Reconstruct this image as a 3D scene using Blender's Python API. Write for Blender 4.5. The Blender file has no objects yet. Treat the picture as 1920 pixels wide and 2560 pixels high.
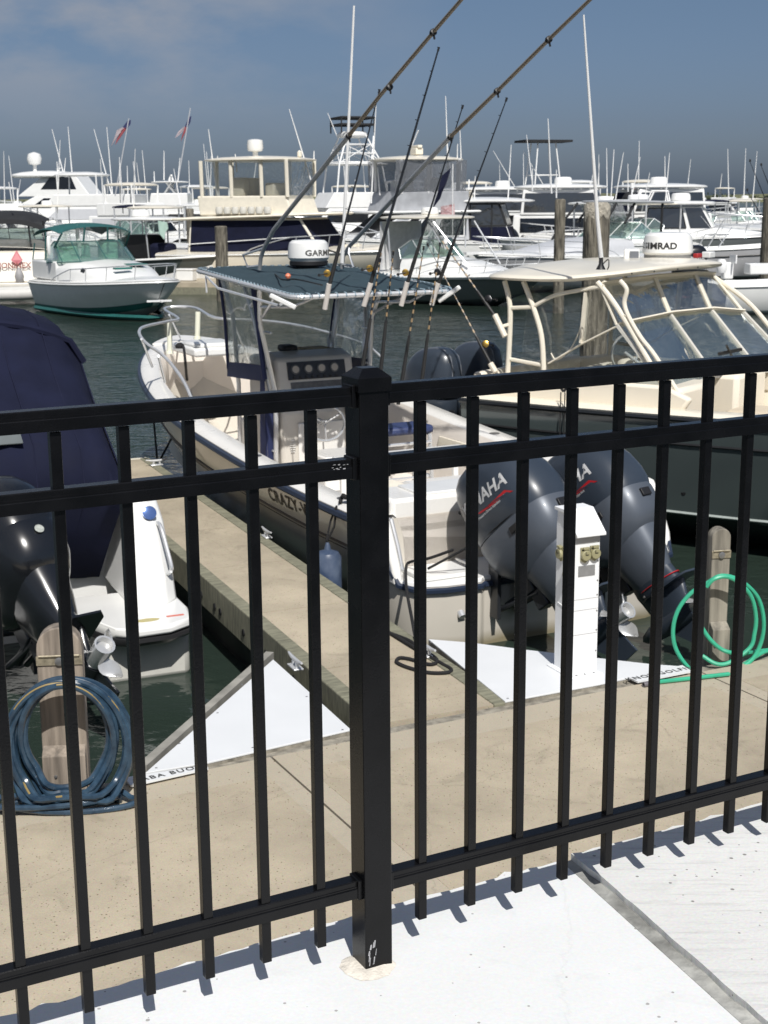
import bpy, math, random
from mathutils import Vector, Matrix
from mathutils.bvhtree import BVHTree
random.seed(7)
sc=bpy.context.scene
col=sc.collection
V=Vector
rad=math.radians
# ---------------------------------------------------------------- camera
CZ=3.2; FP=3500.0; PIT=.22; ROL=-.0076
_cp,_sp=math.cos(PIT),math.sin(PIT); _c,_s=math.cos(ROL),math.sin(ROL)
FW=V((0,_cp,-_sp)); U0=V((0,_sp,_cp)); R0=V((1,0,0))
RT=_c*R0+_s*U0; UP=-_s*R0+_c*U0
CAM=V((0,0,CZ))
cd=bpy.data.cameras.new('camera'); co=bpy.data.objects.new('camera',cd); col.objects.link(co)
cd.sensor_fit='VERTICAL'; cd.sensor_height=36; cd.sensor_width=27; cd.lens=FP/2560*36
cd.clip_start=.05; cd.clip_end=12000
co.matrix_world=Matrix(((RT.x,UP.x,-FW.x,0),(RT.y,UP.y,-FW.y,0),(RT.z,UP.z,-FW.z,CZ),(0,0,0,1)))
sc.camera=co
cd.dof.use_dof=True; cd.dof.focus_distance=3.0; cd.dof.aperture_fstop=19
# ---------------------------------------------------------------- light
SUN_EL=rad(50); SUN_AZ=rad(-77)
tosun=V((math.cos(SUN_EL)*math.cos(SUN_AZ),math.cos(SUN_EL)*math.sin(SUN_AZ),math.sin(SUN_EL)))
sd=bpy.data.lights.new('sun','SUN'); sd.energy=4.85; sd.angle=rad(.55); sd.color=(1,.972,.925)
so=bpy.data.objects.new('sun',sd); col.objects.link(so); so.location=(0,0,30)
so.rotation_euler=tosun.to_track_quat('Z','Y').to_euler()
w=bpy.data.worlds.new('World'); sc.world=w; w.use_nodes=True
nt=w.node_tree; N=nt.nodes; L=nt.links; N.clear()
out=N.new('ShaderNodeOutputWorld'); bg=N.new('ShaderNodeBackground')
sky=N.new('ShaderNodeTexSky'); sky.sky_type='NISHITA'; sky.sun_disc=False
sky.sun_elevation=SUN_EL; sky.sun_rotation=math.pi/2-SUN_AZ; sky.dust_density=1.5; sky.air_density=1.0; sky.ozone_density=2.0
tc=N.new('ShaderNodeTexCoord'); sep=N.new('ShaderNodeSeparateXYZ'); L.new(tc.outputs['Generated'],sep.inputs[0])
rmp=N.new('ShaderNodeValToRGB'); L.new(sep.outputs['Z'],rmp.inputs[0])
# a slate-blue storm haze low over the water: the clear-sky light is dimmed towards the horizon
el=rmp.color_ramp.elements
el[0].position=0.0; el[0].color=(.45,.545,.80,1)
el[1].position=1.0; el[1].color=(.80,.80,.80,1)
for p,c in ((.05,(.41,.47,.67)),(.12,(.435,.482,.60)),(.25,(.53,.55,.58)),(.45,(.64,.65,.66))):
    e=el.new(p); e.color=(*c,1)
mul=N.new('ShaderNodeMixRGB'); mul.blend_type='MULTIPLY'; mul.inputs[0].default_value=1
L.new(sky.outputs[0],mul.inputs[1]); L.new(rmp.outputs[0],mul.inputs[2])
# soft clouds, upper left
mp=N.new('ShaderNodeMapping'); mp.inputs['Scale'].default_value=(3.2,3.2,7.5); mp.inputs['Rotation'].default_value=(0,rad(24),0)
L.new(tc.outputs['Generated'],mp.inputs[0])
cn=N.new('ShaderNodeTexNoise'); cn.inputs['Scale'].default_value=2.6; cn.inputs['Detail'].default_value=7; cn.inputs['Roughness'].default_value=.55
L.new(mp.outputs[0],cn.inputs['Vector'])
cr=N.new('ShaderNodeValToRGB'); cr.color_ramp.elements[0].position=.38; cr.color_ramp.elements[1].position=.60
L.new(cn.outputs['Fac'],cr.inputs[0])
mx=N.new('ShaderNodeMapRange'); mx.inputs['From Min'].default_value=.05; mx.inputs['From Max'].default_value=-.16; L.new(sep.outputs['X'],mx.inputs[0])
mz=N.new('ShaderNodeMapRange'); mz.inputs['From Min'].default_value=.035; mz.inputs['From Max'].default_value=.115; L.new(sep.outputs['Z'],mz.inputs[0])
m1=N.new('ShaderNodeMath'); m1.operation='MULTIPLY'; L.new(mx.outputs[0],m1.inputs[0]); L.new(mz.outputs[0],m1.inputs[1])
m2=N.new('ShaderNodeMath'); m2.operation='MULTIPLY'; L.new(m1.outputs[0],m2.inputs[0]); L.new(cr.outputs[0],m2.inputs[1])
m3=N.new('ShaderNodeMath'); m3.operation='MULTIPLY'; L.new(m2.outputs[0],m3.inputs[0]); m3.inputs[1].default_value=.62
cm=N.new('ShaderNodeMixRGB'); L.new(m3.outputs[0],cm.inputs[0]); L.new(mul.outputs[0],cm.inputs[1]); cm.inputs[2].default_value=(3.9,3.85,4.0,1)
L.new(cm.outputs[0],bg.inputs[0]); bg.inputs[1].default_value=.10
L.new(bg.outputs[0],out.inputs[0])
sc.view_settings.view_transform='Standard'; sc.view_settings.look='None'; sc.view_settings.gamma=1; sc.view_settings.exposure=0
sc.cycles.max_bounces=8; sc.cycles.transparent_max_bounces=24; sc.cycles.use_denoising=True
sc.cycles.caustics_reflective=False; sc.cycles.caustics_refractive=False
# ---------------------------------------------------------------- geometry helpers
def ray(x,y): return FW+RT*((x-960)/FP)+UP*((1280-y)/FP)     # x, y: photograph pixels, 1920 x 2560
def uz(x,y,z):
    d=ray(x,y); return CAM+d*((z-CZ)/d.z)
def uy(x,y,Y):
    d=ray(x,y); return CAM+d*(Y/d.y)
class Fr:
    def __init__(s,o,yaw): s.o=V(o); s.yaw=rad(yaw); s.M=Matrix.Rotation(s.yaw,3,'Z'); s.MT=s.M.transposed()
    def l(s,P): return s.MT@(V(P)-s.o)
    def w(s,P): return s.M@V(P)+s.o
    def px(s,x,y,ax,val):
        i='xyz'.index(ax); C=s.l(CAM); d=s.MT@ray(x,y); return C+d*((val-C[i])/d[i])
class MB:
    def __init__(s): s.v=[]; s.f=[]
    def add(s,vs,fs):
        b=len(s.v); s.v+=[V(p) for p in vs]; s.f+=[tuple(i+b for i in f) for f in fs]; return s
    def box(s,c,d,rz=0,R=None):
        x,y,z=[k/2 for k in d]; R=R or Matrix.Rotation(rz,3,'Z')
        vs=[R@V((a*x,b*y,e*z))+V(c) for e in(-1,1) for a,b in((-1,-1),(1,-1),(1,1),(-1,1))]
        return s.add(vs,[(3,2,1,0),(4,5,6,7),(0,1,5,4),(1,2,6,5),(2,3,7,6),(3,0,4,7)])
    def bar(s,a,b,w,h,up=(0,0,1)):      # rectangular bar from a to b
        a=V(a);b=V(b);d=(b-a).normalized();x=d.cross(V(up))
        if x.length<1e-4: x=d.cross(V((1,0,0)))
        x.normalize(); u=x.cross(d)
        vs=[p+x*i*w/2+u*j*h/2 for p in(a,b) for i,j in((-1,-1),(1,-1),(1,1),(-1,1))]
        return s.add(vs,[(0,1,2,3),(7,6,5,4),(0,4,5,1),(1,5,6,2),(2,6,7,3),(3,7,4,0)])
    def tube(s,pts,r,n=8,closed=False):
        pts=[V(p) for p in pts]; m=len(pts); rs=r if isinstance(r,(list,tuple)) else [r]*m
        T=[]
        for i in range(m):
            a=pts[i-1] if (i or closed) else pts[0]; b=pts[(i+1)%m] if (i<m-1 or closed) else pts[-1]
            t=(b-a); T.append(t.normalized() if t.length>1e-9 else V((0,0,1)))
        u=T[0].orthogonal().normalized(); vs=[]
        for i in range(m):
            u=(u-T[i]*u.dot(T[i])); u=u.normalized() if u.length>1e-6 else T[i].orthogonal().normalized()
            w_=T[i].cross(u)
            for k in range(n):
                a=2*math.pi*k/n; vs.append(pts[i]+(u*math.cos(a)+w_*math.sin(a))*rs[i])
        fs=[]
        for i in range(m if closed else m-1):
            j=(i+1)%m
            for k in range(n): fs.append((i*n+k,i*n+(k+1)%n,j*n+(k+1)%n,j*n+k))
        if not closed: fs+=[tuple(range(n-1,-1,-1)),tuple((m-1)*n+k for k in range(n))]
        return s.add(vs,fs)
    def lathe(s,prof,o=(0,0,0),n=24,ax=None):      # prof: (r, z) pairs
        R=V(ax).to_track_quat('Z','Y').to_matrix() if ax is not None else Matrix.Identity(3)
        vs=[];m=len(prof)
        for r,z in prof:
            for k in range(n):
                a=2*math.pi*k/n; vs.append(R@V((r*math.cos(a),r*math.sin(a),z))+V(o))
        fs=[(i*n+k,i*n+(k+1)%n,(i+1)*n+(k+1)%n,(i+1)*n+k) for i in range(m-1) for k in range(n)]
        fs+=[tuple(range(n-1,-1,-1)),tuple((m-1)*n+k for k in range(n))]
        return s.add(vs,fs)
    def loft(s,secs,ring=True,cap=True):
        n=len(secs[0]);m=len(secs);vs=[p for q in secs for p in q];fs=[]
        for i in range(m-1):
            for k in range(n if ring else n-1): fs.append((i*n+k,i*n+(k+1)%n,(i+1)*n+(k+1)%n,(i+1)*n+k))
        if cap and ring: fs+=[tuple(range(n-1,-1,-1)),tuple((m-1)*n+k for k in range(n))]
        return s.add(vs,fs)
    def slab(s,pts,vec):                # ring of points extruded by vec
        pts=[V(p) for p in pts];n=len(pts);v=V(vec)
        return s.add(pts+[p+v for p in pts],[tuple(range(n-1,-1,-1)),tuple(range(n,2*n))]+[(k,(k+1)%n,n+(k+1)%n,n+k) for k in range(n)])
    def sheet(s,rows,th):               # grid of points given a thickness along its normals
        m=len(rows);n=len(rows[0]);P=[[V(p) for p in r] for r in rows];Q=[]
        for i in range(m):
            for j in range(n):
                a=P[min(i+1,m-1)][j]-P[max(i-1,0)][j]; b=P[i][min(j+1,n-1)]-P[i][max(j-1,0)]
                c=a.cross(b); c=c.normalized() if c.length>1e-9 else V((0,0,1)); Q.append(P[i][j]+c*th)
        fl=[p for r in P for p in r]; b=m*n
        f1=[(i*n+j,i*n+j+1,(i+1)*n+j+1,(i+1)*n+j) for i in range(m-1) for j in range(n-1)]
        fs=[tuple(reversed(f)) for f in f1]+[tuple(k+b for k in f) for f in f1]
        ed=[(i*n,(i+1)*n) for i in range(m-1)]+[((i+1)*n+n-1,i*n+n-1) for i in range(m-1)]+[(j+1,j) for j in range(n-1)]+[((m-1)*n+j,(m-1)*n+j+1) for j in range(n-1)]
        fs+=[(a,b2,b2+b,a+b) for a,b2 in ed]
        return s.add(fl+Q,fs)
    def xf(s,M):
        s.v=[M@p for p in s.v]; return s
def obj(name,mb,mat,parent=None,smooth=35,bevel=0,label=None,cat=None,group=None,kind=None):
    me=bpy.data.meshes.new(name); me.from_pydata([tuple(p) for p in mb.v],[],mb.f); me.materials.append(mat)
    import bmesh
    bm=bmesh.new(); bm.from_mesh(me); bmesh.ops.recalc_face_normals(bm,faces=bm.faces); bm.to_mesh(me); bm.free()
    if smooth:
        for p in me.polygons: p.use_smooth=True
        me.set_sharp_from_angle(angle=rad(smooth))
    o=bpy.data.objects.new(name,me); col.objects.link(o)
    if parent is not None: o.parent=parent
    if bevel:
        b=o.modifiers.new('bevel','BEVEL'); b.width=bevel; b.segments=2; b.limit_method='ANGLE'; b.angle_limit=rad(40); b.harden_normals=False
    tag(o,label,cat,group,kind); return o
def tag(o,label=None,cat=None,group=None,kind=None):
    if label:o['label']=label
    if cat:o['category']=cat
    if group:o['group']=group
    if kind:o['kind']=kind
    return o
def thing(name,label,cat,loc=(0,0,0),yaw=0,group=None):
    o=bpy.data.objects.new(name,None); col.objects.link(o); o.location=loc; o.rotation_euler=(0,0,rad(yaw)); o.empty_display_size=.2
    return tag(o,label,cat,group)
def copy_tree(o,parent=None):
    c=o.copy(); col.objects.link(c)
    if parent is not None: c.parent=parent
    for ch in [k for k in o.children]: copy_tree(ch,c)
    return c
def text(name,s,size,mat,parent,M,ext=.001,bold=0,shear=0,space=1,sx=1,fit=None,off=.003,axis='y',label=None):
    cu=bpy.data.curves.new(name,'FONT'); cu.body=s; cu.size=size; cu.extrude=ext; cu.offset=bold; cu.shear=shear; cu.space_character=space; cu.align_x='CENTER'
    cu.resolution_u=3
    t=bpy.data.objects.new('tmp',cu); col.objects.link(t); bpy.context.view_layer.update()
    me=bpy.data.meshes.new_from_object(t.evaluated_get(bpy.context.evaluated_depsgraph_get()))
    bpy.data.objects.remove(t); me.name=name
    for v in me.vertices: v.co.x*=sx
    me.transform(M)
    if fit:         # lay the letters on a curved surface: (bvh, direction)
        bvh,d=fit; d=V(d)
        for v in me.vertices:
            h=bvh.ray_cast(v.co-d*.6,d)
            if h[0] is not None: v.co=h[0]-d*off
    me.materials.clear(); me.materials.append(mat)
    o=bpy.data.objects.new(name,me); col.objects.link(o); o.parent=parent
    if label:o['label']=label
    return o
def axes(o,x,y):         # text matrix: origin, reading direction, up direction
    x=V(x).normalized(); y=V(y); y=(y-x*y.dot(x)).normalized(); z=x.cross(y)
    return Matrix(((x.x,y.x,z.x,o[0]),(x.y,y.y,z.y,o[1]),(x.z,y.z,z.z,o[2]),(0,0,0,1)))
def spl(pts,k=8,closed=False):   # Catmull-Rom
    P=[V(p) for p in pts]; n=len(P); o=[]
    for i in range(n if closed else n-1):
        a=P[i-1] if (i or closed) else P[0]; b=P[i]; c=P[(i+1)%n]; d=P[(i+2)%n] if (i+2<n or closed) else P[-1]
        for j in range(k):
            t=j/k; o.append(.5*((2*b)+(c-a)*t+(2*a-5*b+4*c-d)*t*t+(3*b-a-3*c+d)*t**3))
    if not closed:o.append(P[-1])
    return o
def se(cx,cy,z,a,b,n=2.6,k=24,tz=0):   # superellipse ring
    r=[]
    for i in range(k):
        t=2*math.pi*i/k; c,s_=math.cos(t),math.sin(t)
        x=math.copysign(abs(c)**(2/n),c)*a; r.append(V((cx+x,cy+math.copysign(abs(s_)**(2/n),s_)*b,z+tz*x)))
    return r
# ---------------------------------------------------------------- materials
MATS={}
def mat(name,c,rough=.5,metal=0,var=.06,vs=6,bump=0,bs=60,spec=.5,coat=0,c2=None,cs=None,stretch=None,det=4,bd=.01,stain=None):
    if name in MATS:return MATS[name]
    m=bpy.data.materials.new(name); m.use_nodes=True; n=m.node_tree.nodes; l=m.node_tree.links; b=n['Principled BSDF']
    b.inputs['Roughness'].default_value=rough; b.inputs['Metallic'].default_value=metal; b.inputs['Specular IOR Level'].default_value=spec
    b.inputs['Coat Weight'].default_value=coat; b.inputs['Coat Roughness'].default_value=.08
    t=n.new('ShaderNodeTexCoord'); mp=n.new('ShaderNodeMapping'); l.new(t.outputs['Object'],mp.inputs[0])
    if stretch: mp.inputs['Scale'].default_value=stretch
    ns=n.new('ShaderNodeTexNoise'); ns.inputs['Scale'].default_value=vs; ns.inputs['Detail'].default_value=det; l.new(mp.outputs[0],ns.inputs['Vector'])
    mr=n.new('ShaderNodeValToRGB'); mr.color_ramp.elements[0].position=.3; mr.color_ramp.elements[1].position=.7
    a=[max(0,k*(1-var)) for k in c]; d=c2 or [min(1,k*(1+var)) for k in c]
    mr.color_ramp.elements[0].color=(*a,1); mr.color_ramp.elements[1].color=(*d,1)
    l.new(ns.outputs['Fac'],mr.inputs[0]); l.new(mr.outputs[0],b.inputs['Base Color'])
    if not metal and rough>.05:
        q=n.new('ShaderNodeMapRange'); q.inputs['To Min'].default_value=rough*.8; q.inputs['To Max'].default_value=min(1,rough*1.2); l.new(ns.outputs['Fac'],q.inputs[0]); l.new(q.outputs[0],b.inputs['Roughness'])
    if bump:
        n2=n.new('ShaderNodeTexNoise'); n2.inputs['Scale'].default_value=bs; n2.inputs['Detail'].default_value=3; l.new(mp.outputs[0],n2.inputs['Vector'])
        bp=n.new('ShaderNodeBump'); bp.inputs['Strength'].default_value=min(1,bump); bp.inputs['Distance'].default_value=bd; l.new(n2.outputs['Fac'],bp.inputs['Height']); l.new(bp.outputs[0],b.inputs['Normal'])
    if stain:       # tide mark: a scummy band of its own colour just above the water
        sp=n.new('ShaderNodeSeparateXYZ'); l.new(t.outputs['Object'],sp.inputs[0]); a_=n.new('ShaderNodeMath'); a_.operation='MULTIPLY_ADD'; a_.inputs[1].default_value=-.10; l.new(ns.outputs['Fac'],a_.inputs[0]); l.new(sp.outputs['Z'],a_.inputs[2])
        g_=n.new('ShaderNodeMapRange'); g_.inputs['From Min'].default_value=.075; g_.inputs['From Max'].default_value=-.03; g_.inputs['To Max'].default_value=.8; l.new(a_.outputs[0],g_.inputs[0])
        x_=n.new('ShaderNodeMixRGB'); l.new(g_.outputs[0],x_.inputs[0]); l.new(mr.outputs[0],x_.inputs[1]); x_.inputs[2].default_value=(*stain,1); l.new(x_.outputs[0],b.inputs['Base Color'])
    MATS[name]=m; return m
def film(name,tint,refl=.12,rough=.08,opac=0,body=(.1,.12,.12)):    # clear vinyl / glazing
    if name in MATS:return MATS[name]
    m=bpy.data.materials.new(name); m.use_nodes=True; n=m.node_tree.nodes; l=m.node_tree.links; n.clear()
    o=n.new('ShaderNodeOutputMaterial'); tr=n.new('ShaderNodeBsdfTransparent'); tr.inputs[0].default_value=(*tint,1)
    gl=n.new('ShaderNodeBsdfGlossy'); gl.inputs['Roughness'].default_value=rough; gl.inputs[0].default_value=(1,1,1,1)
    df=n.new('ShaderNodeBsdfDiffuse'); df.inputs[0].default_value=(*body,1)
    fr=n.new('ShaderNodeLayerWeight'); fr.inputs['Blend'].default_value=.35
    ml=n.new('ShaderNodeMath'); ml.operation='MULTIPLY_ADD'; ml.inputs[1].default_value=.42; ml.inputs[2].default_value=refl; l.new(fr.outputs['Fresnel'],ml.inputs[0])
    a=n.new('ShaderNodeMixShader'); a.inputs[0].default_value=opac; l.new(tr.outputs[0],a.inputs[1]); l.new(df.outputs[0],a.inputs[2])
    b=n.new('ShaderNodeMixShader'); l.new(ml.outputs[0],b.inputs[0]); l.new(a.outputs[0],b.inputs[1]); l.new(gl.outputs[0],b.inputs[2])
    tx=n.new('ShaderNodeTexCoord'); ns=n.new('ShaderNodeTexNoise'); ns.inputs['Scale'].default_value=2.5; ns.inputs['Detail'].default_value=2; ns.inputs['Distortion'].default_value=1.2
    l.new(tx.outputs['Object'],ns.inputs['Vector']); bp=n.new('ShaderNodeBump'); bp.inputs['Strength'].default_value=.35; bp.inputs['Distance'].default_value=.06
    l.new(ns.outputs['Fac'],bp.inputs['Height']); l.new(bp.outputs[0],gl.inputs['Normal'])
    l.new(b.outputs[0],o.inputs[0]); MATS[name]=m; return m
BLACK=mat('black_powder_coat',(.0035,.0035,.004),.27,var=.35,vs=14,bump=.05,bs=260,spec=.26)
GEL=mat('white_gelcoat',(.77,.755,.72),.28,var=.03,vs=3,coat=.3)
GELW=mat('bright_white_gelcoat',(.78,.78,.76),.25,var=.03,vs=3,coat=.3)
CREAM=mat('cream_gelcoat',(.76,.71,.60),.3,var=.04,vs=3,coat=.3)
CREAMC=mat('cream_fabric',(.74,.69,.58),.8,var=.05,vs=8,bump=.1,bs=30)
NAVY=mat('navy_canvas',(.009,.011,.028),.85,spec=.15,var=.18,vs=4,bump=.12,bs=14)
NAVY2=mat('dark_blue_trim',(.02,.03,.055),.35,var=.1)
BLKC=mat('black_canvas',(.014,.015,.017),.8,var=.2,vs=5)
TEALC=mat('teal_canvas',(.012,.085,.085),.8,var=.15,vs=6)
TEAL=mat('teal_paint',(.015,.10,.09),.4,var=.15,vs=2)
HGREY=mat('grey_hull_gelcoat',(.15,.165,.165),.16,var=.05,vs=1.5,coat=.5)
HDARK=mat('dark_grey_hull_gelcoat',(.062,.078,.078),.14,var=.06,vs=1.5,coat=.6)
STEEL=mat('stainless_steel',(.66,.67,.68),.22,.55,var=.05)
ALU=mat('anodised_aluminium',(.68,.69,.70),.3,.45,var=.05)
WHTP=mat('white_paint',(.80,.80,.79),.35,var=.03,vs=8)
RUBBER=mat('black_rubber',(.012,.012,.012),.6,var=.2)
DARK=mat('dark_recess',(.01,.01,.011),.5,var=.2)
VINYL=film('clear_vinyl',(.95,.96,.955),.035,.05,.03,(.35,.35,.33))
TINT=film('smoked_glass',(.38,.40,.40),.14,.02,.5,(.01,.01,.012))
GREENG=film('green_glass',(.84,.93,.89),.08,.03,.07,(.40,.55,.48))
BLKG=mat('black_window',(.006,.007,.009),.08,var=.1,spec=.8)
COWL=mat('navy_grey_cowl',(.031,.041,.057),.34,var=.08,vs=4,coat=.15)
COWLG=mat('steel_grey_cowl',(.085,.099,.122),.42,.2,var=.08,vs=4,coat=.1)
COWLB=mat('black_cowl',(.008,.009,.011),.22,var=.1,coat=.5)
REDP=mat('red_decal',(.42,.015,.02),.4,var=.1)
WHTD=mat('white_lettering',(.82,.82,.82),.5,var=.02)
GREYD=mat('grey_lettering',(.16,.16,.15),.5,var=.05)
CHROME=mat('polished_propeller',(.70,.70,.69),.25,.6,var=.08,vs=20)
TTOPC=mat('dark_teal_sunbrella',(.020,.042,.055),.85,var=.12,vs=10,bump=.15,bs=40)
GOLD=mat('gold_reel',(.62,.38,.09),.28,1,var=.3,vs=90)
GRAPH=mat('rod_graphite',(.010,.012,.016),.3,var=.2)
TANP=mat('tan_outrigger_pole',(.23,.19,.14),.4,var=.12,vs=4)
ROPE=mat('black_rope',(.010,.010,.011),.9,var=.3,bump=.6,bs=250)
# ---------------------------------------------------------------- setting
def conc(name,c,dark,sp_scale,sp_amt,wob=.06,streak=0,smudge=.10,crack=.20,bmp=1):
    m=bpy.data.materials.new(name); m.use_nodes=True; n=m.node_tree.nodes; l=m.node_tree.links; b=n['Principled BSDF']; b.inputs['Roughness'].default_value=.85
    t=n.new('ShaderNodeTexCoord')
    a=n.new('ShaderNodeTexNoise'); a.inputs['Scale'].default_value=1.3; a.inputs['Detail'].default_value=8; a.inputs['Roughness'].default_value=.65; l.new(t.outputs['Object'],a.inputs['Vector'])
    r=n.new('ShaderNodeValToRGB'); r.color_ramp.elements[0].position=.3; r.color_ramp.elements[1].position=.7
    r.color_ramp.elements[0].color=(*[k*(1-wob*1.8) for k in c],1); r.color_ramp.elements[1].color=(*[min(1,k*(1+wob)) for k in c],1); l.new(a.outputs['Fac'],r.inputs[0])
    g=n.new('ShaderNodeTexNoise'); g.inputs['Scale'].default_value=130; g.inputs['Detail'].default_value=2; l.new(t.outputs['Object'],g.inputs['Vector'])
    gm=n.new('ShaderNodeMixRGB'); gm.blend_type='OVERLAY'; gm.inputs[0].default_value=.22; l.new(r.outputs[0],gm.inputs[1]); l.new(g.outputs['Color'],gm.inputs[2])
    hs=n.new('ShaderNodeHueSaturation'); hs.inputs['Saturation'].default_value=.9; l.new(gm.outputs[0],hs.inputs['Color'])
    v=n.new('ShaderNodeTexVoronoi'); v.inputs['Scale'].default_value=sp_scale; v.inputs['Randomness'].default_value=1; l.new(t.outputs['Object'],v.inputs['Vector'])
    th=n.new('ShaderNodeMath'); th.operation='LESS_THAN'; l.new(v.outputs['Distance'],th.inputs[0])
    # only some cells carry a speck, more of them in patches
    v2=n.new('ShaderNodeSeparateColor'); l.new(v.outputs['Color'],v2.inputs[0])
    pn=n.new('ShaderNodeMath'); pn.operation='MULTIPLY_ADD'; l.new(a.outputs['Fac'],pn.inputs[0]); pn.inputs[1].default_value=.6; pn.inputs[2].default_value=sp_amt-.3
    c2=n.new('ShaderNodeMath'); c2.operation='LESS_THAN'; l.new(v2.outputs[0],c2.inputs[0]); l.new(pn.outputs[0],c2.inputs[1])
    sz=n.new('ShaderNodeMath'); sz.operation='MULTIPLY'; l.new(v2.outputs[1],sz.inputs[0]); sz.inputs[1].default_value=.30; l.new(sz.outputs[0],th.inputs[1])
    an=n.new('ShaderNodeMath'); an.operation='MULTIPLY'; l.new(th.outputs[0],an.inputs[0]); l.new(c2.outputs[0],an.inputs[1])
    mm=n.new('ShaderNodeMixRGB'); l.new(an.outputs[0],mm.inputs[0]); l.new(hs.outputs[0],mm.inputs[1]); mm.inputs[2].default_value=(*dark,1)
    # soft smudges and scuffed patches
    s1=n.new('ShaderNodeTexNoise'); s1.inputs['Scale'].default_value=4.2; s1.inputs['Detail'].default_value=6; s1.inputs['Roughness'].default_value=.7; s1.inputs['Distortion'].default_value=.8; l.new(t.outputs['Object'],s1.inputs['Vector'])
    s2=n.new('ShaderNodeMapRange'); s2.inputs['From Min'].default_value=.56; s2.inputs['From Max'].default_value=.76; s2.inputs['To Min'].default_value=1; s2.inputs['To Max'].default_value=1-smudge*1.6; l.new(s1.outputs['Fac'],s2.inputs[0])
    s3=n.new('ShaderNodeMixRGB'); s3.blend_type='MULTIPLY'; s3.inputs[0].default_value=1; l.new(mm.outputs[0],s3.inputs[1]); l.new(s2.outputs[0],s3.inputs[2]); mm=s3
    # hairline cracks
    vc=n.new('ShaderNodeTexVoronoi'); vc.feature='DISTANCE_TO_EDGE'; vc.inputs['Scale'].default_value=.55; dn=n.new('ShaderNodeMixRGB'); dn.inputs[0].default_value=.12; l.new(t.outputs['Object'],dn.inputs[1]); l.new(s1.outputs['Color'],dn.inputs[2]); l.new(dn.outputs[0],vc.inputs['Vector'])
    cl=n.new('ShaderNodeMapRange'); cl.inputs['From Min'].default_value=.0; cl.inputs['From Max'].default_value=.0022; cl.inputs['To Min'].default_value=1-crack; cl.inputs['To Max'].default_value=1; l.new(vc.outputs['Distance'],cl.inputs[0])
    s4=n.new('ShaderNodeMixRGB'); s4.blend_type='MULTIPLY'; s4.inputs[0].default_value=1; l.new(mm.outputs[0],s4.inputs[1]); l.new(cl.outputs[0],s4.inputs[2]); mm=s4
    if streak:
        mp=n.new('ShaderNodeMapping'); mp.inputs['Rotation'].default_value=(0,0,rad(68)); mp.inputs['Scale'].default_value=(1,14,1); l.new(t.outputs['Object'],mp.inputs[0])
        k1=n.new('ShaderNodeTexNoise'); k1.inputs['Scale'].default_value=5; k1.inputs['Detail'].default_value=5; k1.inputs['Roughness'].default_value=.7; l.new(mp.outputs[0],k1.inputs['Vector'])
        k2=n.new('ShaderNodeMapRange'); k2.inputs['From Min'].default_value=.52; k2.inputs['From Max'].default_value=.72; k2.inputs['To Min'].default_value=1; k2.inputs['To Max'].default_value=1-streak; l.new(k1.outputs['Fac'],k2.inputs[0])
        k3=n.new('ShaderNodeMixRGB'); k3.blend_type='MULTIPLY'; k3.inputs[0].default_value=1; l.new(mm.outputs[0],k3.inputs[1]); l.new(k2.outputs[0],k3.inputs[2]); mm=k3
    l.new(mm.outputs[0],b.inputs['Base Color'])
    bp=n.new('ShaderNodeBump'); bp.inputs['Strength'].default_value=.35*bmp; bp.inputs['Distance'].default_value=.004; l.new(g.outputs['Fac'],bp.inputs['Height'])
    b2=n.new('ShaderNodeBump'); b2.inputs['Strength'].default_value=.5*bmp; b2.inputs['Distance'].default_value=.01; l.new(a.outputs['Fac'],b2.inputs['Height']); l.new(bp.outputs[0],b2.inputs['Normal']); l.new(b2.outputs[0],b.inputs['Normal'])
    return m
DOCK=conc('tan_dock_concrete',(.42,.355,.25),(.17,.135,.09),75,.42,.15,0,.20)
DOCK2=conc('tan_smooth_concrete',(.415,.36,.265),(.16,.12,.08),60,.2,.04)
WCON=conc('white_painted_concrete',(.70,.71,.705),(.36,.35,.34),70,.05,.035,0,.06,.06,.35)
WCON2=conc('white_broomed_concrete',(.64,.64,.62),(.25,.24,.23),60,.13,.05,.22,.10,.15,.6)
GUNK=mat('grey_joint_filler',(.30,.30,.28),.9,var=.5,vs=12,bump=.6,bs=40)
WOODG=mat('greenish_weathered_timber',(.195,.19,.135),.85,var=.35,vs=9,bump=.5,bs=30,stretch=(6,1,1))
WOODN=mat('grey_weathered_timber',(.235,.215,.175),.85,var=.5,vs=18,bump=.7,bs=60,stretch=(1,1,.09))
WOODP=mat('warm_weathered_timber',(.25,.21,.17),.8,var=.5,vs=22,bump=.7,bs=70,stretch=(1,1,.07))
PILE=mat('weathered_piling_timber',(.15,.135,.105),.9,var=.7,vs=16,bump=1,bs=26,stretch=(1,1,.16),bd=.05,det=8)
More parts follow.
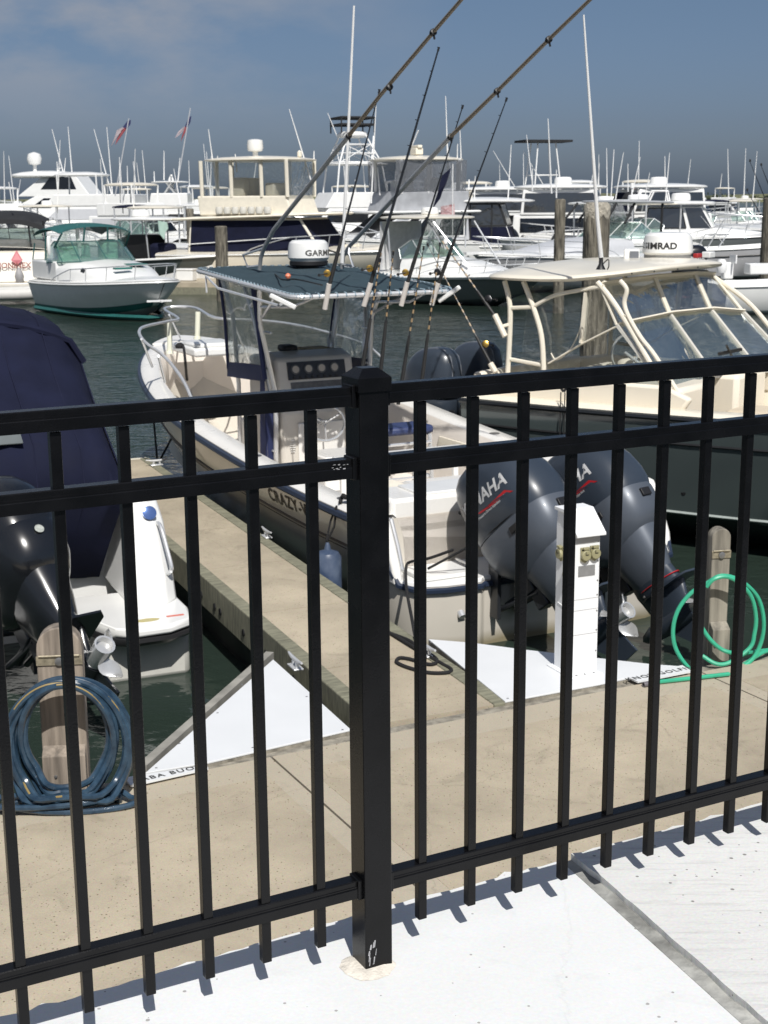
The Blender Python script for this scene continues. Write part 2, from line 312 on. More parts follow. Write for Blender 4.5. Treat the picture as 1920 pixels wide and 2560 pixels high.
# water
def water():
    m=bpy.data.materials.new('harbour_water'); m.use_nodes=True; n=m.node_tree.nodes; l=m.node_tree.links; b=n['Principled BSDF']
    b.inputs['Base Color'].default_value=(.022,.034,.027,1); b.inputs['Roughness'].default_value=.07; b.inputs['IOR'].default_value=1.33
    t=n.new('ShaderNodeTexCoord'); hs=[]
    for s,d,st,ro in ((3.4,.045,(1,1.7,1),.3),(10,.012,(1.3,1,1),.7),(.35,.12,(1,1.4,1),.2)):
        mp=n.new('ShaderNodeMapping'); mp.inputs['Scale'].default_value=st; mp.inputs['Rotation'].default_value=(0,0,ro); l.new(t.outputs['Object'],mp.inputs[0])
        a=n.new('ShaderNodeTexNoise'); a.inputs['Scale'].default_value=s; a.inputs['Detail'].default_value=2.5; a.inputs['Distortion'].default_value=.6; l.new(mp.outputs[0],a.inputs['Vector'])
        k=n.new('ShaderNodeMath'); k.operation='MULTIPLY'; k.inputs[1].default_value=d; l.new(a.outputs['Fac'],k.inputs[0]); hs.append(k)
    s1=n.new('ShaderNodeMath'); s1.operation='ADD'; l.new(hs[0].outputs[0],s1.inputs[0]); l.new(hs[1].outputs[0],s1.inputs[1])
    s2=n.new('ShaderNodeMath'); s2.operation='ADD'; l.new(s1.outputs[0],s2.inputs[0]); l.new(hs[2].outputs[0],s2.inputs[1])
    # wind: calm among the hulls and the docks, rippled in the open fairway
    sp=n.new('ShaderNodeSeparateXYZ'); l.new(t.outputs['Object'],sp.inputs[0])
    mr=n.new('ShaderNodeMapRange'); mr.inputs['From Min'].default_value=11; mr.inputs['From Max'].default_value=19; mr.inputs['To Min'].default_value=.22; mr.inputs['To Max'].default_value=1.0; l.new(sp.outputs['Y'],mr.inputs[0])
    bp=n.new('ShaderNodeBump'); bp.inputs['Distance'].default_value=1; l.new(mr.outputs[0],bp.inputs['Strength']); l.new(s2.outputs[0],bp.inputs['Height']); l.new(bp.outputs[0],b.inputs['Normal'])
    return m
WATER=water()
mb=MB(); mb.add([(-3000,-60,0),(3000,-60,0),(3000,6000,0),(-3000,6000,0)],[(0,1,2,3)])
obj('water',mb,WATER,kind='structure',smooth=0)
mb=MB(); mb.add([(-3000,-60,-2.5),(3000,-60,-2.5),(3000,6000,-2.5),(-3000,6000,-2.5)],[(0,1,2,3)])
obj('ground',mb,mat('harbour_mud',(.05,.045,.03),.9),kind='structure',smooth=0)
# far shore
SHG=mat('dune_grass',(.145,.150,.075),.95,var=.35,vs=.02); SHB=mat('far_shrub_leaves',(.042,.055,.032),.95,var=.4,vs=.08)
rows=[]
for j,(yy,zz) in enumerate(((760,-.3),(768,.6),(800,2.6),(850,4.6),(900,4.4),(940,-1))):
    rows.append([V((x,yy+18*math.sin(x*.011)+9*math.sin(x*.037),zz*(1+.25*math.sin(x*.017+1)+.12*math.sin(x*.06)) if zz>0 else zz)) for x in range(-900,901,15)])
mb=MB(); mb.sheet(rows,-.5); obj('shore_terrain',mb,SHG,kind='structure')
mb=MB()
for i in range(60):
    x=random.uniform(-330,330); 
    if i<16: x=random.uniform(150,300)
    y=790+random.uniform(-6,14); h=random.choice((2.5,3.5,4.5,6))*(1.3 if x>200 else 1)
    for k in range(90):
        a=random.uniform(0,6.28); r=random.random()**.5*h*random.uniform(1.0,1.6); q=V((x+math.cos(a)*r,y+math.sin(a)*r*.4,1.6+h*.6*random.random()*(1-(r/(h*1.7))**2)))
        s_=random.uniform(.35,.8); d=[V((random.uniform(-1,1),random.uniform(-1,1),random.uniform(-1,1)))*s_ for _ in range(4)]
        mb.add([q+d_ for d_ in d],[(0,1,2),(0,2,3),(1,3,2),(0,3,1)])
obj('far_shrubs',mb,SHB,kind='stuff',smooth=0,label='dark shrubs and small trees along the distant shore',cat='shrubs')
# walkway (floating concrete dock)
AZ=rad(26.95); wu=V((math.cos(AZ),math.sin(AZ),0)); wv=V((-math.sin(AZ),math.cos(AZ),0)); W0=V((0,6.816,0))
DZ=.5
def wp(a,b,z=DZ): return W0+wu*a+wv*b+V((0,0,z))     # a along the walkway, b>0 over the water
js=[-9.0,-.64,2.06,11]     # joint positions along the walkway at its far edge
def wslab(a0,a1,b0,b1,z,th,mb): mb.slab([wp(a0,b0,z-th),wp(a1,b0,z-th),wp(a1,b1,z-th),wp(a0,b1,z-th)],(0,0,th))
mb=MB(); mb2=MB()
g=.006
for a0,a1 in zip(js[:-1],js[1:]):
    wslab(a0+g+.10,a1-g-.10,-4.6,-.22,DZ,.35,mb)
    wslab(a0+g,a0+g+.10,-4.6,-.22,DZ-.0015,.35,mb2); wslab(a1-g-.10,a1-g,-4.6,-.22,DZ-.0015,.35,mb2)
    wslab(a0+g,a1-g,-.22,-.0,DZ-.0015,.35,mb2)
obj('pavement_dock_walkway',mb,DOCK,kind='structure',smooth=0)
obj('pavement_dock_border',mb2,DOCK2,kind='structure',smooth=0)
mb=MB(); wslab(-9,11,-4.6,-.01,DZ-.05,.4,mb); wslab(-9,11,0,.10,DZ-.012,.3,mb)
obj('pavement_dock_timber_edge',mb,WOODN,kind='structure',smooth=0,bevel=.006)
# finger pier
fd=V((-.391,.921,0)).normalized(); fn=V((fd.y,-fd.x,0))       # fn points to the starboard (right) side
FR0=V((.039,8.78,0)); FWD=.82
yw=math.degrees(math.atan2(fd.y,fd.x))
fo=FR0-fn*(FWD/2); fo=fo-fd*((fo-W0).dot(wv)/fd.dot(wv)-.115/fd.dot(wv))
FP_=Fr((fo.x,fo.y,0),yw)
pier=thing('finger_pier','narrow concrete finger pier with green timber edges between the moored boats','dock',FP_.o,yw)
Lp=8.2; hw=FWD/2
mb=MB(); xs=[0,.95,2.2,3.45,4.7,5.95,7.1,Lp]
for a,b in zip(xs[:-1],xs[1:]): mb.box(((a+b)/2,0,DZ-.1),(b-a-.012,FWD-.2,.2))
# first slab follows the skewed root
obj('deck_slab',mb,DOCK,pier,smooth=0)
mb=MB(); mb.box((Lp/2,0,DZ-.12),(Lp-.02,FWD-.21,.215)); obj('joint_filler',mb,mat('pale_joint',(.5,.44,.34),.9),pier,smooth=0)
for s in (1,-1):
    mb=MB(); mb.box((Lp/2,s*(hw-.05),DZ-.11),(Lp,.098,.235))
    w_=obj('edge_beam',mb,WOODG,pier,smooth=0,bevel=.008)
    mb=MB()
    for k in range(9):
        x=.55+k*.34+(.2 if k%3==0 else 0)
        mb.lathe([(.026,0),(.026,.006)],(x,s*(hw+.0005),DZ-.14),10,(0,s,0))
    obj('bolt_hole',mb,DARK,w_,smooth=0)
# bright metal cap at the pier end
mb=MB(); mb.box((Lp+.05,0,DZ-.13),(.09,FWD,.26)); obj('end_fender',mb,mat('cream_fender_strip',(.6,.57,.48),.6),pier,bevel=.02)
mb=MB(); mb.box((Lp/2,0,.12),(Lp-.3,.6,.3)); obj('float',mb,DARK,pier,smooth=0)
def cleat(pos,yaw,label,m=ALU):
    c=thing('dock_cleat',label,'cleat',pos,yaw,'cleats on the finger pier')
    mb=MB(); mb.box((0,0,.006),(.13,.06,.012)); obj('base_plate',mb,m,c,bevel=.004)
    mb=MB(); mb.tube([(-.035,0,.01),(-.03,0,.045)],.011); mb.tube([(.035,0,.01),(.03,0,.045)],.011); obj('leg',mb,m,c)
    mb=MB(); mb.tube([(-.115,0,.062),(-.06,0,.052),(0,0,.05),(.06,0,.052),(.115,0,.062)],[.007,.012,.013,.012,.007]); obj('horn',mb,m,c)
    return c
def Z(x0,y0,k): return lambda X,Y:(x0+X*k,y0+Y*k)
zc=Z(440,940,.3978)
for (X,Y),lb in zip(((570,1010),(750,1830)),('galvanised cleat on the boat side of the finger pier, far from the corner plate','galvanised cleat beside the tip of the left white corner plate')):
    p=uz(*zc(X,Y),DZ+.01); cleat((p.x,p.y,DZ+.007),yw,lb)
p=uz(1068,1640,DZ); cleat((p.x,p.y,DZ+.007),yw,'cleat under the coils of black dock line at the pier root')
p=uz(392,1165,DZ); cleat((p.x,p.y,DZ+.007),yw+90,'dark roped cleat on the far end of the finger pier')
# white corner plates
PLATE=mat('white_plate',(.70,.715,.725),.45,var=.02,vs=3)
SCR=mat('screw_head',(.3,.3,.3),.4,.8)
def plate(name,label,pix,scr):
    P=[uz(x,y,DZ+.012) for x,y in pix]; t=thing(name,label,'corner plate',(P[0].x,P[0].y,DZ),0,'white triangular corner plates of the dock')
    loc=[p-V((P[0].x,P[0].y,DZ)) for p in P]
    mb=MB(); mb.slab([p-V((0,0,.008)) for p in loc],(0,0,.010)); obj('plate',mb,PLATE,t,smooth=0,bevel=.002)
    c=sum(loc,V())/len(loc)
    mb=MB(); mb.slab([c+(p-c)*1.0+V((0,0,-.10)) for p in loc],(0,0,.09)); obj('timber_gusset',mb,WOODN,t,smooth=0)
    mb=MB()
    for x,y in scr:
        q=uz(x,y,DZ+.014)-V((P[0].x,P[0].y,DZ)); mb.lathe([(.007,0),(.005,.002)],q,8)
    obj('screw',mb,SCR,t,smooth=0)
    return t
z3=Z(0,1700,.57866)
plate('corner_plate','white triangular corner plate left of the finger pier',[z3(628,402),z3(900,356),z3(1516,215),(683,1649)],[z3(675,380),z3(775,275),z3(940,142),z3(1325,72),z3(1480,215),z3(1092,292),z3(1045,20)])
z1=Z(900,1080,.5184)
plate('corner_plate','white triangular corner plate under the power pedestal',[z1(330,1000),z1(540,1017),z1(790,1050),z1(1400,1120),z1(1570,1132),z1(1300,1185),z1(1160,1215),z1(700,1300)],[z1(712,1285),z1(345,1015),z1(1130,1168)])
# grey metal lip of the left plate
a=z3(628,402);b=(683,1649)
mb=MB(); mb.bar(uz(a[0]-8,a[1]-6,DZ-.02),uz(b[0]-8,b[1]-8,DZ-.02),.05,.06); obj('edge_strip',mb,mat('grey_timber_strip',(.27,.26,.23),.9,var=.3),label='grey timber strip along the left white corner plate',cat='timber strip')
# name boards
def sign(pix,s,size,label,fs):
    P=[uz(x,y,DZ+.016) for x,y in pix]     # near left, near right, far right, far left
    o=(P[0]+P[1])/2; t=thing('name_board',label,'name board',(o.x,o.y,DZ+.008),0,'boat name boards on the dock edge')
    loc=[V((p.x-o.x,p.y-o.y,.004)) for p in P]
    mb=MB(); mb.slab(loc,(0,0,.010)); obj('board',mb,PLATE,t,smooth=0)
    x=(loc[1]-loc[0]).normalized(); c=sum(loc,V())/4; up=V((-x.y,x.x,0))
    text('lettering',s,size,mat('dark_letters',(.05,.05,.05),.5),t,axes(c+V((0,0,.0115))-up*size*.34,x,up),.0006,.0008,0,1.25,1.0)
    return t
sign([z3(565,460),z3(900,385),z3(893,371),z3(538,426)],'BABA BUOY',.054,'white name board reading BABA BUOY on the left dock corner',0)
zz=Z(1560,1640,.12056)
sign([zz(285,548),zz(1400,330),zz(1210,208),zz(75,450)],'KNOT GOLFIN',.060,'white name board starting with KN beside the green hose',0)
# ---------------------------------------------------------------- white quay and fence
GZ=1.681
FO=V((-.0131,2.5852,CZ-1.4493)); FA=.4896; fdr=V((math.cos(FA),math.sin(FA),0)); fnn=V((math.sin(FA),-math.cos(FA),0))
def fp(a,b,z): return V((FO.x,FO.y,0))+fdr*a+fnn*b+V((0,0,z))       # along the fence, towards the viewer, height
def ragged(a0,a1,z,seed):
    r=random.Random(seed); P=[]; n=int((a1-a0)/.03)
    for i in range(n+1):
        a=a0+(a1-a0)*i/n; P.append(fp(a,-.185-.012*math.sin(a*3+seed)-r.uniform(-.004,.005)-(.012 if r.random()<.08 else 0),z))
    return P
sl=lambda b:.562-.13*b if False else .555-.115*b+.02   # joint between the two slabs, a(b)
mb=MB(); P=[fp(.59-.128*1.6-.01,1.6,GZ)]+[fp(-2.6,1.6,GZ),]+ragged(-2.6,.585,GZ,1); 
P[0]=fp(.595-.14*1.6,1.6,GZ); mb.slab([p-V((0,0,.8)) for p in P],(0,0,.8))
obj('pavement_white_quay',mb,WCON,kind='structure',smooth=0)
mb=MB(); z2=GZ+.018
P=[fp(.700-.20*1.6,1.6,z2)]; A0=ragged(.602,4.2,z2,2); P=[fp(4.2,1.6,z2)]+list(reversed(A0))+[fp(.594,-.10,z2)]
# wandering chipped edge of the raised slab
r_=random.Random(5)
for i in range(1,46):
    b=-.10+1.7*i/46; P.append(fp(.588-.122*b+r_.uniform(-.0015,.0015)+(.003 if r_.random()<.1 else 0),b,z2))
mb.slab([p-V((0,0,.83)) for p in P],(0,0,.83)); obj('pavement_raised_quay',mb,WCON2,kind='structure',smooth=0)
mb=MB(); n_=40; rows=[[],[]]
for i in range(n_+1):
    b=-.18+1.78*i/n_; rows[0].append(fp(.556-.124*b,b,GZ+.0015)); rows[1].append(fp(.596-.122*b,b,GZ+.003+.002*math.sin(i*1.7)))
mb.sheet(rows,.004); obj('pavement_joint',mb,GUNK,kind='structure',smooth=0)
# fence
fence=thing('metal_fence','black metal picket fence on the white quay in front of the boats','fence',fp(-.015,.0095,GZ),math.degrees(FA))
FL=Fr(fence.location,math.degrees(FA))
def fl(a,b,z): return FL.l(fp(a,b,z))
Zr=CZ-1.4493     # picket foot height
mb=MB(); mb.box(fl(-.015,-.0095,(GZ-.0+Zr+1.128)/2),(.061,.061,Zr+1.128-GZ+.01)); post=obj('post',mb,BLACK,fence,smooth=0,bevel=.0025)
mb=MB(); c=fl(-.015,-.0095,0); h=.0345
def sq(s,z): return [V((c.x-s,c.y-s,z-0)),V((c.x+s,c.y-s,z)),V((c.x+s,c.y+s,z)),V((c.x-s,c.y+s,z))]
zb=Zr+1.125-GZ
mb.loft([sq(h,zb-.021),sq(h,zb+.004),sq(h-.002,zb+.0062),sq(.017,zb+.020),sq(.016,zb+.021)]); obj('post_cap',mb,BLACK,post,smooth=0)
def rail(a0,a1,zc,h=.036,d=.034):
    mb=MB(); d2=d/2; prof=[(-d2,-h/2),(-d2,h/2-.002),(-d2+.002,h/2),(d2-.0055,h/2),(d2-.0035,h/2-.002),(d2-.0035,.0075),(d2-.002,.0065),(d2-.002,.0035),(d2-.0005,.003),(d2,.0015),(d2,-h/2)]
    secs=[]
    for a in(a0,a1):
        o=fl(a,-.0095,zc); secs.append([o+V((0,-y,z)) for y,z in prof])
    mb.loft(secs); return obj('rail',mb,BLACK,fence,smooth=0)
for zc in (1.0955,.9605,.108):
    rail(-.0455-.004,-2.3,Zr+zc); rail(.0155+.004,3.9,Zr+zc)
    for a,s in((-.050,-1),(.020,1)):      # bracket collars at the post
        mb=MB(); o=fl(a,-.0095,Zr+zc); mb.box(o,(.010,.040,.043)); obj('rail_bracket',mb,BLACK,fence,smooth=0,bevel=.002)
PK=[.1084+.118*k-.0095 for k in range(0,30)]+[-.1215-.118*k-.0095 for k in range(0,18)]
pm=None
for a in PK:
    if pm is None:
        mb=MB(); mb.box((0,0,.5375),(.019,.019,1.075)); pk=obj('picket',mb,BLACK,fence,smooth=0,bevel=.0015); pm=pk
    else: pk=pm.copy(); col.objects.link(pk); pk.parent=fence
    pk.location=fl(a,-.0095,Zr)
# white scuffs on post foot and rail
SCUF=mat('white_scuff',(.30,.30,.31),.7,var=.5,vs=60)
mb=MB(); r_=random.Random(3)
for i in range(9):
    x=-.018+r_.uniform(-.012,.014); z=.012+r_.random()*.045; L_=r_.uniform(.004,.02); w_=r_.uniform(.0006,.0018)
    q=V((c.x+x,c.y-.0309,z)); mb.add([q+V((-w_,0,0)),q+V((w_,0,0)),q+V((w_+.002,0,L_)),q+V((.002-w_,0,L_))],[(0,1,2,3)])
obj('paint_scuff',mb,SCUF,post,smooth=0)
mb=MB()
for i in range(11):
    a=-.062-r_.random()*.035 if i<18 else -.058-r_.random()*.006; z=.9605+r_.uniform(.002,.012) if i<18 else .9605+r_.uniform(-.008,.016)
    q=fl(a,.0078,Zr+z); w_=r_.uniform(.0008,.0028); h_=r_.uniform(.0004,.0012); mb.add([q+V((-w_,0,-h_)),q+V((w_,0,-h_)),q+V((w_,0,h_)),q+V((-w_,0,h_*.6))],[(0,1,2,3)])
obj('paint_scuff',mb,SCUF,fence,smooth=0)
# cream grout bed round the post
mb=MB(); r_=random.Random(9); P=[]
for i in range(30):
    t=i/30*6.283; R_=.052+.018*math.cos(t+2.6)+r_.uniform(-.004,.004); P.append(V((c.x+math.cos(t)*R_*1.05,c.y+math.sin(t)*R_,0)))
mb.loft([[p+V((0,0,.001)) for p in P],[c+(p-c)*.86+V((0,0,.004-c.z)) if False else V((c.x+(p.x-c.x)*.86,c.y+(p.y-c.y)*.86,.004)) for p in P],[V((c.x+(p.x-c.x)*.6,c.y+(p.y-c.y)*.6,.008)) for p in P]])
obj('grout_bed',mb,mat('cream_grout',(.66,.615,.54),.9,var=.15,vs=40,bump=.4,bs=120),post)
# ---------------------------------------------------------------- power pedestal
c0=V((1.07,7.62,0)); c1=V((1.25,7.70,0)); pyaw=math.degrees(math.atan2(c1.y-c0.y,c1.x-c0.x))
ped=thing('power_pedestal','white metal shore power pedestal with khaki sockets on the right corner plate','power pedestal',(1.07,7.62,DZ+.014),pyaw)
PM=mat('white_powder_coat',(.80,.81,.82),.4,var=.02)
W_,D_,H_=.165,.20,.845
mb=MB(); mb.box((.085,.115,.004),(.215,.27,.008)); obj('base_plate',mb,PM,ped,bevel=.002)
mb=MB(); mb.box((.012+W_/2,.02+D_/2,H_/2+.008),(W_,D_,H_)); 
mb.slab([(.012,.02,H_+.008),(.012,.02+D_,H_+.008),(.012,.02+D_*.95,H_+.10),(.012,.02+D_*.55,H_+.10)],(W_,0,0)); body=obj('cabinet',mb,PM,ped,smooth=0,bevel=.002)
x0,x1=.012-.012,.012+W_+.014
mb=MB(); mb.slab([(x0,-.022,H_-.018),(x0,-.022,H_-.004),(x0,.02+D_*.50,H_+.118),(x0,.02+D_+.01,H_+.118),(x0,.02+D_+.01,H_+.098),(x0,.02+D_*.52,H_+.098)],(x1-x0,0,0)); obj('slanted_hood',mb,PM,ped,smooth=0,bevel=.002)
mb=MB(); mb.box((.012+W_/2,.0185,H_-.045),(W_*.98,.004,.03)); obj('hood_lip',mb,mat('grey_lip',(.42,.42,.43),.5),ped,smooth=0)
KH=mat('khaki_plastic',(.30,.28,.16),.45,var=.08)
def socket(x,y,z,R):
    s=MB(); s.box((0,0,0),(.056,.012,.078)); s.lathe([(.031,0),(.031,.014),(.027,.018)],(0,-.006,-.006),20,(0,-1,0)); s.box((0,-.013,.034),(.036,.018,.014)); s.slab([(-.024,-.006,-.036),(.024,-.006,-.036),(0,-.006,-.052)],(0,.012,0))
    s.xf(Matrix.Translation((x,y,z))@R.to_4x4()); o=obj('socket',s,KH,ped,bevel=.002)
    d=MB(); d.box((0,-.0255,0),(.020,.002,.004)); d.box((-.008,-.0255,.008),(.003,.002,.018)); d.box((-.01,-.008,.027),(.03,.004,.006)); d.xf(Matrix.Translation((x,y,z))@R.to_4x4()); obj('latch',d,DARK,o,smooth=0)
I3=Matrix.Identity(3); RL=Matrix.Rotation(rad(-90),3,'Z')
socket(.075,.0135,H_-.125,I3); socket(.138,.0135,H_-.120,I3)
socket(.0055,.155,H_-.14,RL); socket(.0055,.075,H_-.245,RL)
mb=MB(); mb.box((.092,.0185,H_-.225),(.11,.003,.062)); obj('data_plate',mb,mat('grey_label',(.22,.22,.22),.6,var=.1,vs=30),ped,smooth=0)
mb=MB(); 
for z in (H_-.39,H_-.455,H_-.60): mb.box((.012+W_/2,.0192,z),(W_*.99,.002,.0016))
obj('panel_seam',mb,mat('seam_grey',(.35,.35,.36),.6),ped,smooth=0)
mb=MB()
for z in (H_-.06,H_-.175,H_-.29,H_-.375,H_-.47,H_-.585,H_-.71): mb.lathe([(.005,0),(.004,.003)],(.012+W_-.010,.0195,z),8,(0,-1,0))
for x in(.03,.085,.145): mb.lathe([(.008,0),(.006,.005)],(x,.0,.008),8)
obj('bolt',mb,SCR,ped,smooth=0)
mb=MB(); mb.tube([(.0105,.19,.40),(.0105,.10,.385),(.0105,.085,.37),(.0105,.085,.30)],.0022,6); obj('side_groove',mb,WHTD,ped)
# ---------------------------------------------------------------- hose posts
def hpost(name,label,base,yaw,wd,H,m,th=.09):
    t=thing(name,label,'timber post',base,yaw,'round topped timber hose posts')
    mb=MB(); P=[(-wd/2,0,-.9),(wd/2,0,-.9),(wd/2,0,H-wd*.5)]
    for i in range(1,12): a=math.pi*i/12; P.append((wd/2*math.cos(a),0,H-wd*.5+wd*.5*math.sin(a)))
    P.append((-wd/2,0,H-wd*.5)); mb.slab([V(p)+V((0,-th/2,0)) for p in P],(0,th,0)); obj('board',mb,m,t,smooth=30,bevel=.006)
    mb=MB(); mb.slab([(-wd/2+.004,-th/2,-.3),(-wd/2+.004,-th/2-.06,-.3),(-wd/2+.004,-th/2-.06,.20),(-wd/2+.004,-th/2,.235)],(wd-.008,0,0)); b=obj('front_block',mb,m,t,bevel=.005)
    mb=MB(); mb.lathe([(.009,0),(.006,.006)],(-.04,-th/2-.061,.10),8,(0,-1,0)); mb.lathe([(.009,0),(.006,.006)],(.055,-th/2-.061,.05),8,(0,-1,0)); obj('bolt',mb,SCR,b,smooth=0)
    mb=MB(); mb.box((0,-th/2-.004,H-.155),(wd*1.02,.006,.045)); mb.tube([(-wd*.45,-th/2-.01,H-.132),(wd*.45,-th/2-.01,H-.132)],.006,6); br=obj('bracket',mb,mat('rusty_galvanised',(.33,.29,.21),.5,.5,var=.3,vs=40),t,bevel=.001)
    mb=MB(); mb.lathe([(.020,0),(.020,.008),(.012,.010)],(0,-th/2-.006,H-.158),14,(0,-1,0)); obj('disc',mb,SCR,br)
    return t
hpost('hose_post','timber post with round top holding the blue hose coil',(-1.50,6.17,DZ),6,.205,.80,WOODP)
hpost('hose_post','grey timber post with round top inside the green hose loops',(1.975,8.02,DZ),10,.115,.80,WOODN,.08)
# ---------------------------------------------------------------- hoses
BLUEH=mat('blue_hose_rubber',(.020,.045,.080),.26,var=.3,vs=20,c2=(.035,.07,.11)); GREENH=mat('green_hose_rubber',(.04,.37,.22),.35,var=.08,vs=10)
YEL=mat('yellow_hose_stripe',(.26,.19,.07),.4)
hb=Fr((-1.50,6.10,0),6)
r_=random.Random(12)
loops=[];base=[(.05,.30,.25,.28),(.09,.31,.265,.30),(.0,.34,.225,.275),(.08,.29,.285,.30),(.05,.36,.175,.235),(-.02,.31,.25,.30),(.10,.32,.225,.28),(.03,.35,.20,.255),(.02,.30,.285,.285),(.07,.33,.25,.295)]
pts=[]
for i,(cx,cz,a,b) in enumerate(base):
    for j in range(20):
        t=-math.pi/2+2*math.pi*j/20; f=j/20; nx=base[(i+1)%len(base)]
        A=a+(nx[2]-a)*f; Bz=b+(nx[3]-b)*f; X=cx+(nx[0]-cx)*f; Zc=cz+(nx[1]-cz)*f
        z=Zc-.015+Bz*math.sin(t)
        y=-.125+.0*i-.03*math.cos(t*1+i)-.022*((i%3)-1)
        z_=max(z,.030+.030*(i%3)) if math.sin(t)<-.5 else z
        pts.append(V((X+A*math.cos(t)*1.0,y-(.08 if math.sin(t)<-.8 else 0),z_+.50)))
pts=[hb.w((p.x,p.y,p.z)) for p in spl(pts,3)]
hose=thing('garden_hose','blue hose with yellow stripe coiled round the left timber post','hose',(-1.5,6.1,DZ))
ho=V(hose.location); mb=MB(); mb.tube([p-ho for p in pts],.0155,8); obj('coil',mb,BLUEH,hose)
# floor loops spilling on the dock
fl_pts=[]
for i in range(70):
    t=i/70*2*math.pi*2.3+.6; a=.30+.06*math.sin(i*.31); b=.075+.015*math.cos(i*.23)
    fl_pts.append(hb.w((.0+a*math.cos(t),-.17+b*math.sin(t),DZ+.02+.030*((i//30)%2)+.008*math.sin(i*.5))))
mb=MB(); mb.tube([p-ho for p in spl(fl_pts,2)],.0145,8); obj('loose_loop',mb,BLUEH,hose)
mb=MB()
for k0,k1 in((20,40),(100,122),(200,215),(262,280),(318,332)):
    mb.tube([p-ho+V((0,-.0095,.0095)) for p in pts[k0:k1]],.0050,6)
obj('yellow_stripe',mb,YEL,hose)
# green hose on the right
zg=Z(1500,1280,.2532); gf=Fr((1.975,7.93,0),8)
def gp(X,Y,y): return gf.w(gf.px(*zg(X,Y),'y',y))
P=[uz(*zg(1700,1365),DZ+.02),gp(1600,1390,.0),gp(1430,1500,-.03),gp(1270,1590,-.06),gp(980,1590,-.08),gp(850,1510,-.05),gp(745,1340,-.03),gp(722,1150,-.03),gp(775,960,-.03),gp(900,800,-.03),gp(1060,700,-.05),gp(1190,630,-.06),gp(1340,655,-.06),gp(1470,740,-.05),gp(1570,870,-.04),gp(1615,1060,-.04),gp(1600,1250,-.04),gp(1530,1420,-.05),gp(1420,1525,-.07),gp(1270,1600,-.10)]
P2=[gp(1270,1600,-.10),gp(980,1640,-.12),gp(600,1675,-.13)]
G=thing('garden_hose','bright green hose looped over the right timber post and trailing on the dock','hose',(1.975,7.9,DZ)); go=V(G.location)
mb=MB(); mb.tube([p-go for p in spl(P,7)],.0125,8)
Q=[gp(1540,1040,-.07),gp(1525,1200,-.07),gp(1480,1340,-.08),gp(1290,1480,-.10),gp(1150,1500,-.10),gp(1010,1420,-.07)]
Q0=[gp(1050,740,-.06),gp(1130,660,-.07),gp(1260,640,-.07),gp(1400,720,-.07),gp(1500,850,-.07)]
mb.tube([p-go for p in spl(Q0+Q,7)],.0125,8)
mb.tube([p-go for p in spl([gp(1000,1130,-.05),gp(1080,1250,-.06),gp(1190,1350,-.08),gp(1300,1390,-.09),gp(1440,1395,-.03),uz(*zg(1560,1375),DZ+.015),uz(*zg(1700,1360),DZ+.015)],7)],.0125,8)
obj('coil',mb,GREENH,G)
e1=uz(*zg(600,1675),DZ+.014); e2=uz(*zg(430,1705),DZ+.014); e0=uz(*zg(1270,1600),DZ+.016)
mb=MB(); mb.tube([gp(1270,1600,-.10)-go,e0-go,e1-go,e1+(e2-e1)*.2-go],.0125,8); obj('trailing_end',mb,GREENH,G)
mb=MB(); d=(e2-e1); mb.lathe([(.013,0),(.016,.005),(.016,.055),(.0155,.056),(.010,.056),(.010,.02)],e2-d.normalized()*.055-go,14,d); obj('end_fitting',mb,mat('grey_fitting',(.12,.11,.12),.5),G)
# black dock line
zr=Z(900,1080,.5184)
def rp(X,Y,z=.512): return uz(*zr(X,Y),z)
rope=thing('dock_line','black dock line from the white boat lying in loops on the finger pier','rope',(.45,8.0,DZ)); ro=V(rope.location)
mb=MB()
mb.tube([p-ro for p in spl([rp(450,568,.78),rp(330,610,.70),rp(240,628,.62),rp(222,660,.60),rp(225,760,.56),rp(250,900,.53),rp(270,1000,.52),rp(300,1060),rp(250,1030,.52),rp(130,960),rp(145,970),rp(235,1005),rp(300,1050),rp(360,1085),rp(370,1110),rp(330,1120),rp(240,1095),rp(190,1090),rp(178,1110),rp(230,1135),rp(330,1160),rp(420,1160),rp(440,1145),rp(400,1120),rp(330,1080),rp(310,1060)],7)],.011,7)
obj('line',mb,ROPE,rope)
# ---------------------------------------------------------------- boat building blocks (local: x forward, y port, z up, water at 0)
def hull_pts(L,B,zs,zb,full=.42,pw=2.2,ex=.62,cf=.84,zc=.16,kz=-.25,n=26,stern_in=.03,rake=.9,zmid=None):
    S=[]
    for i in range(n):
        t=1-(1-i/(n-1))**1.6
        h=B*(max(0,1-max(0,(t-full)/(1-full))**pw))**ex*(1-stern_in*(1-min(1,t*3))**2); h=max(h,.015)
        z=zs+(zb-zs)*t**1.7
        fl=t**2.2; c=h*(cf-.42*fl); zch=zc+(z*.42-zc)*t**3.0
        x=t*L; rk=rake*t**3
        S.append([V((x,h,z)),V((x-.02*fl,h*1.0,z-.07)),V((x-rk*.25,c+(h-c)*.62,zch+(z-zch)*.55)),V((x-rk*.6,c,zch)),V((x-rk*.75,c*.94,zch-.05)),V((x-rk,0,kz+(zch-kz)*t**4))])
    return S
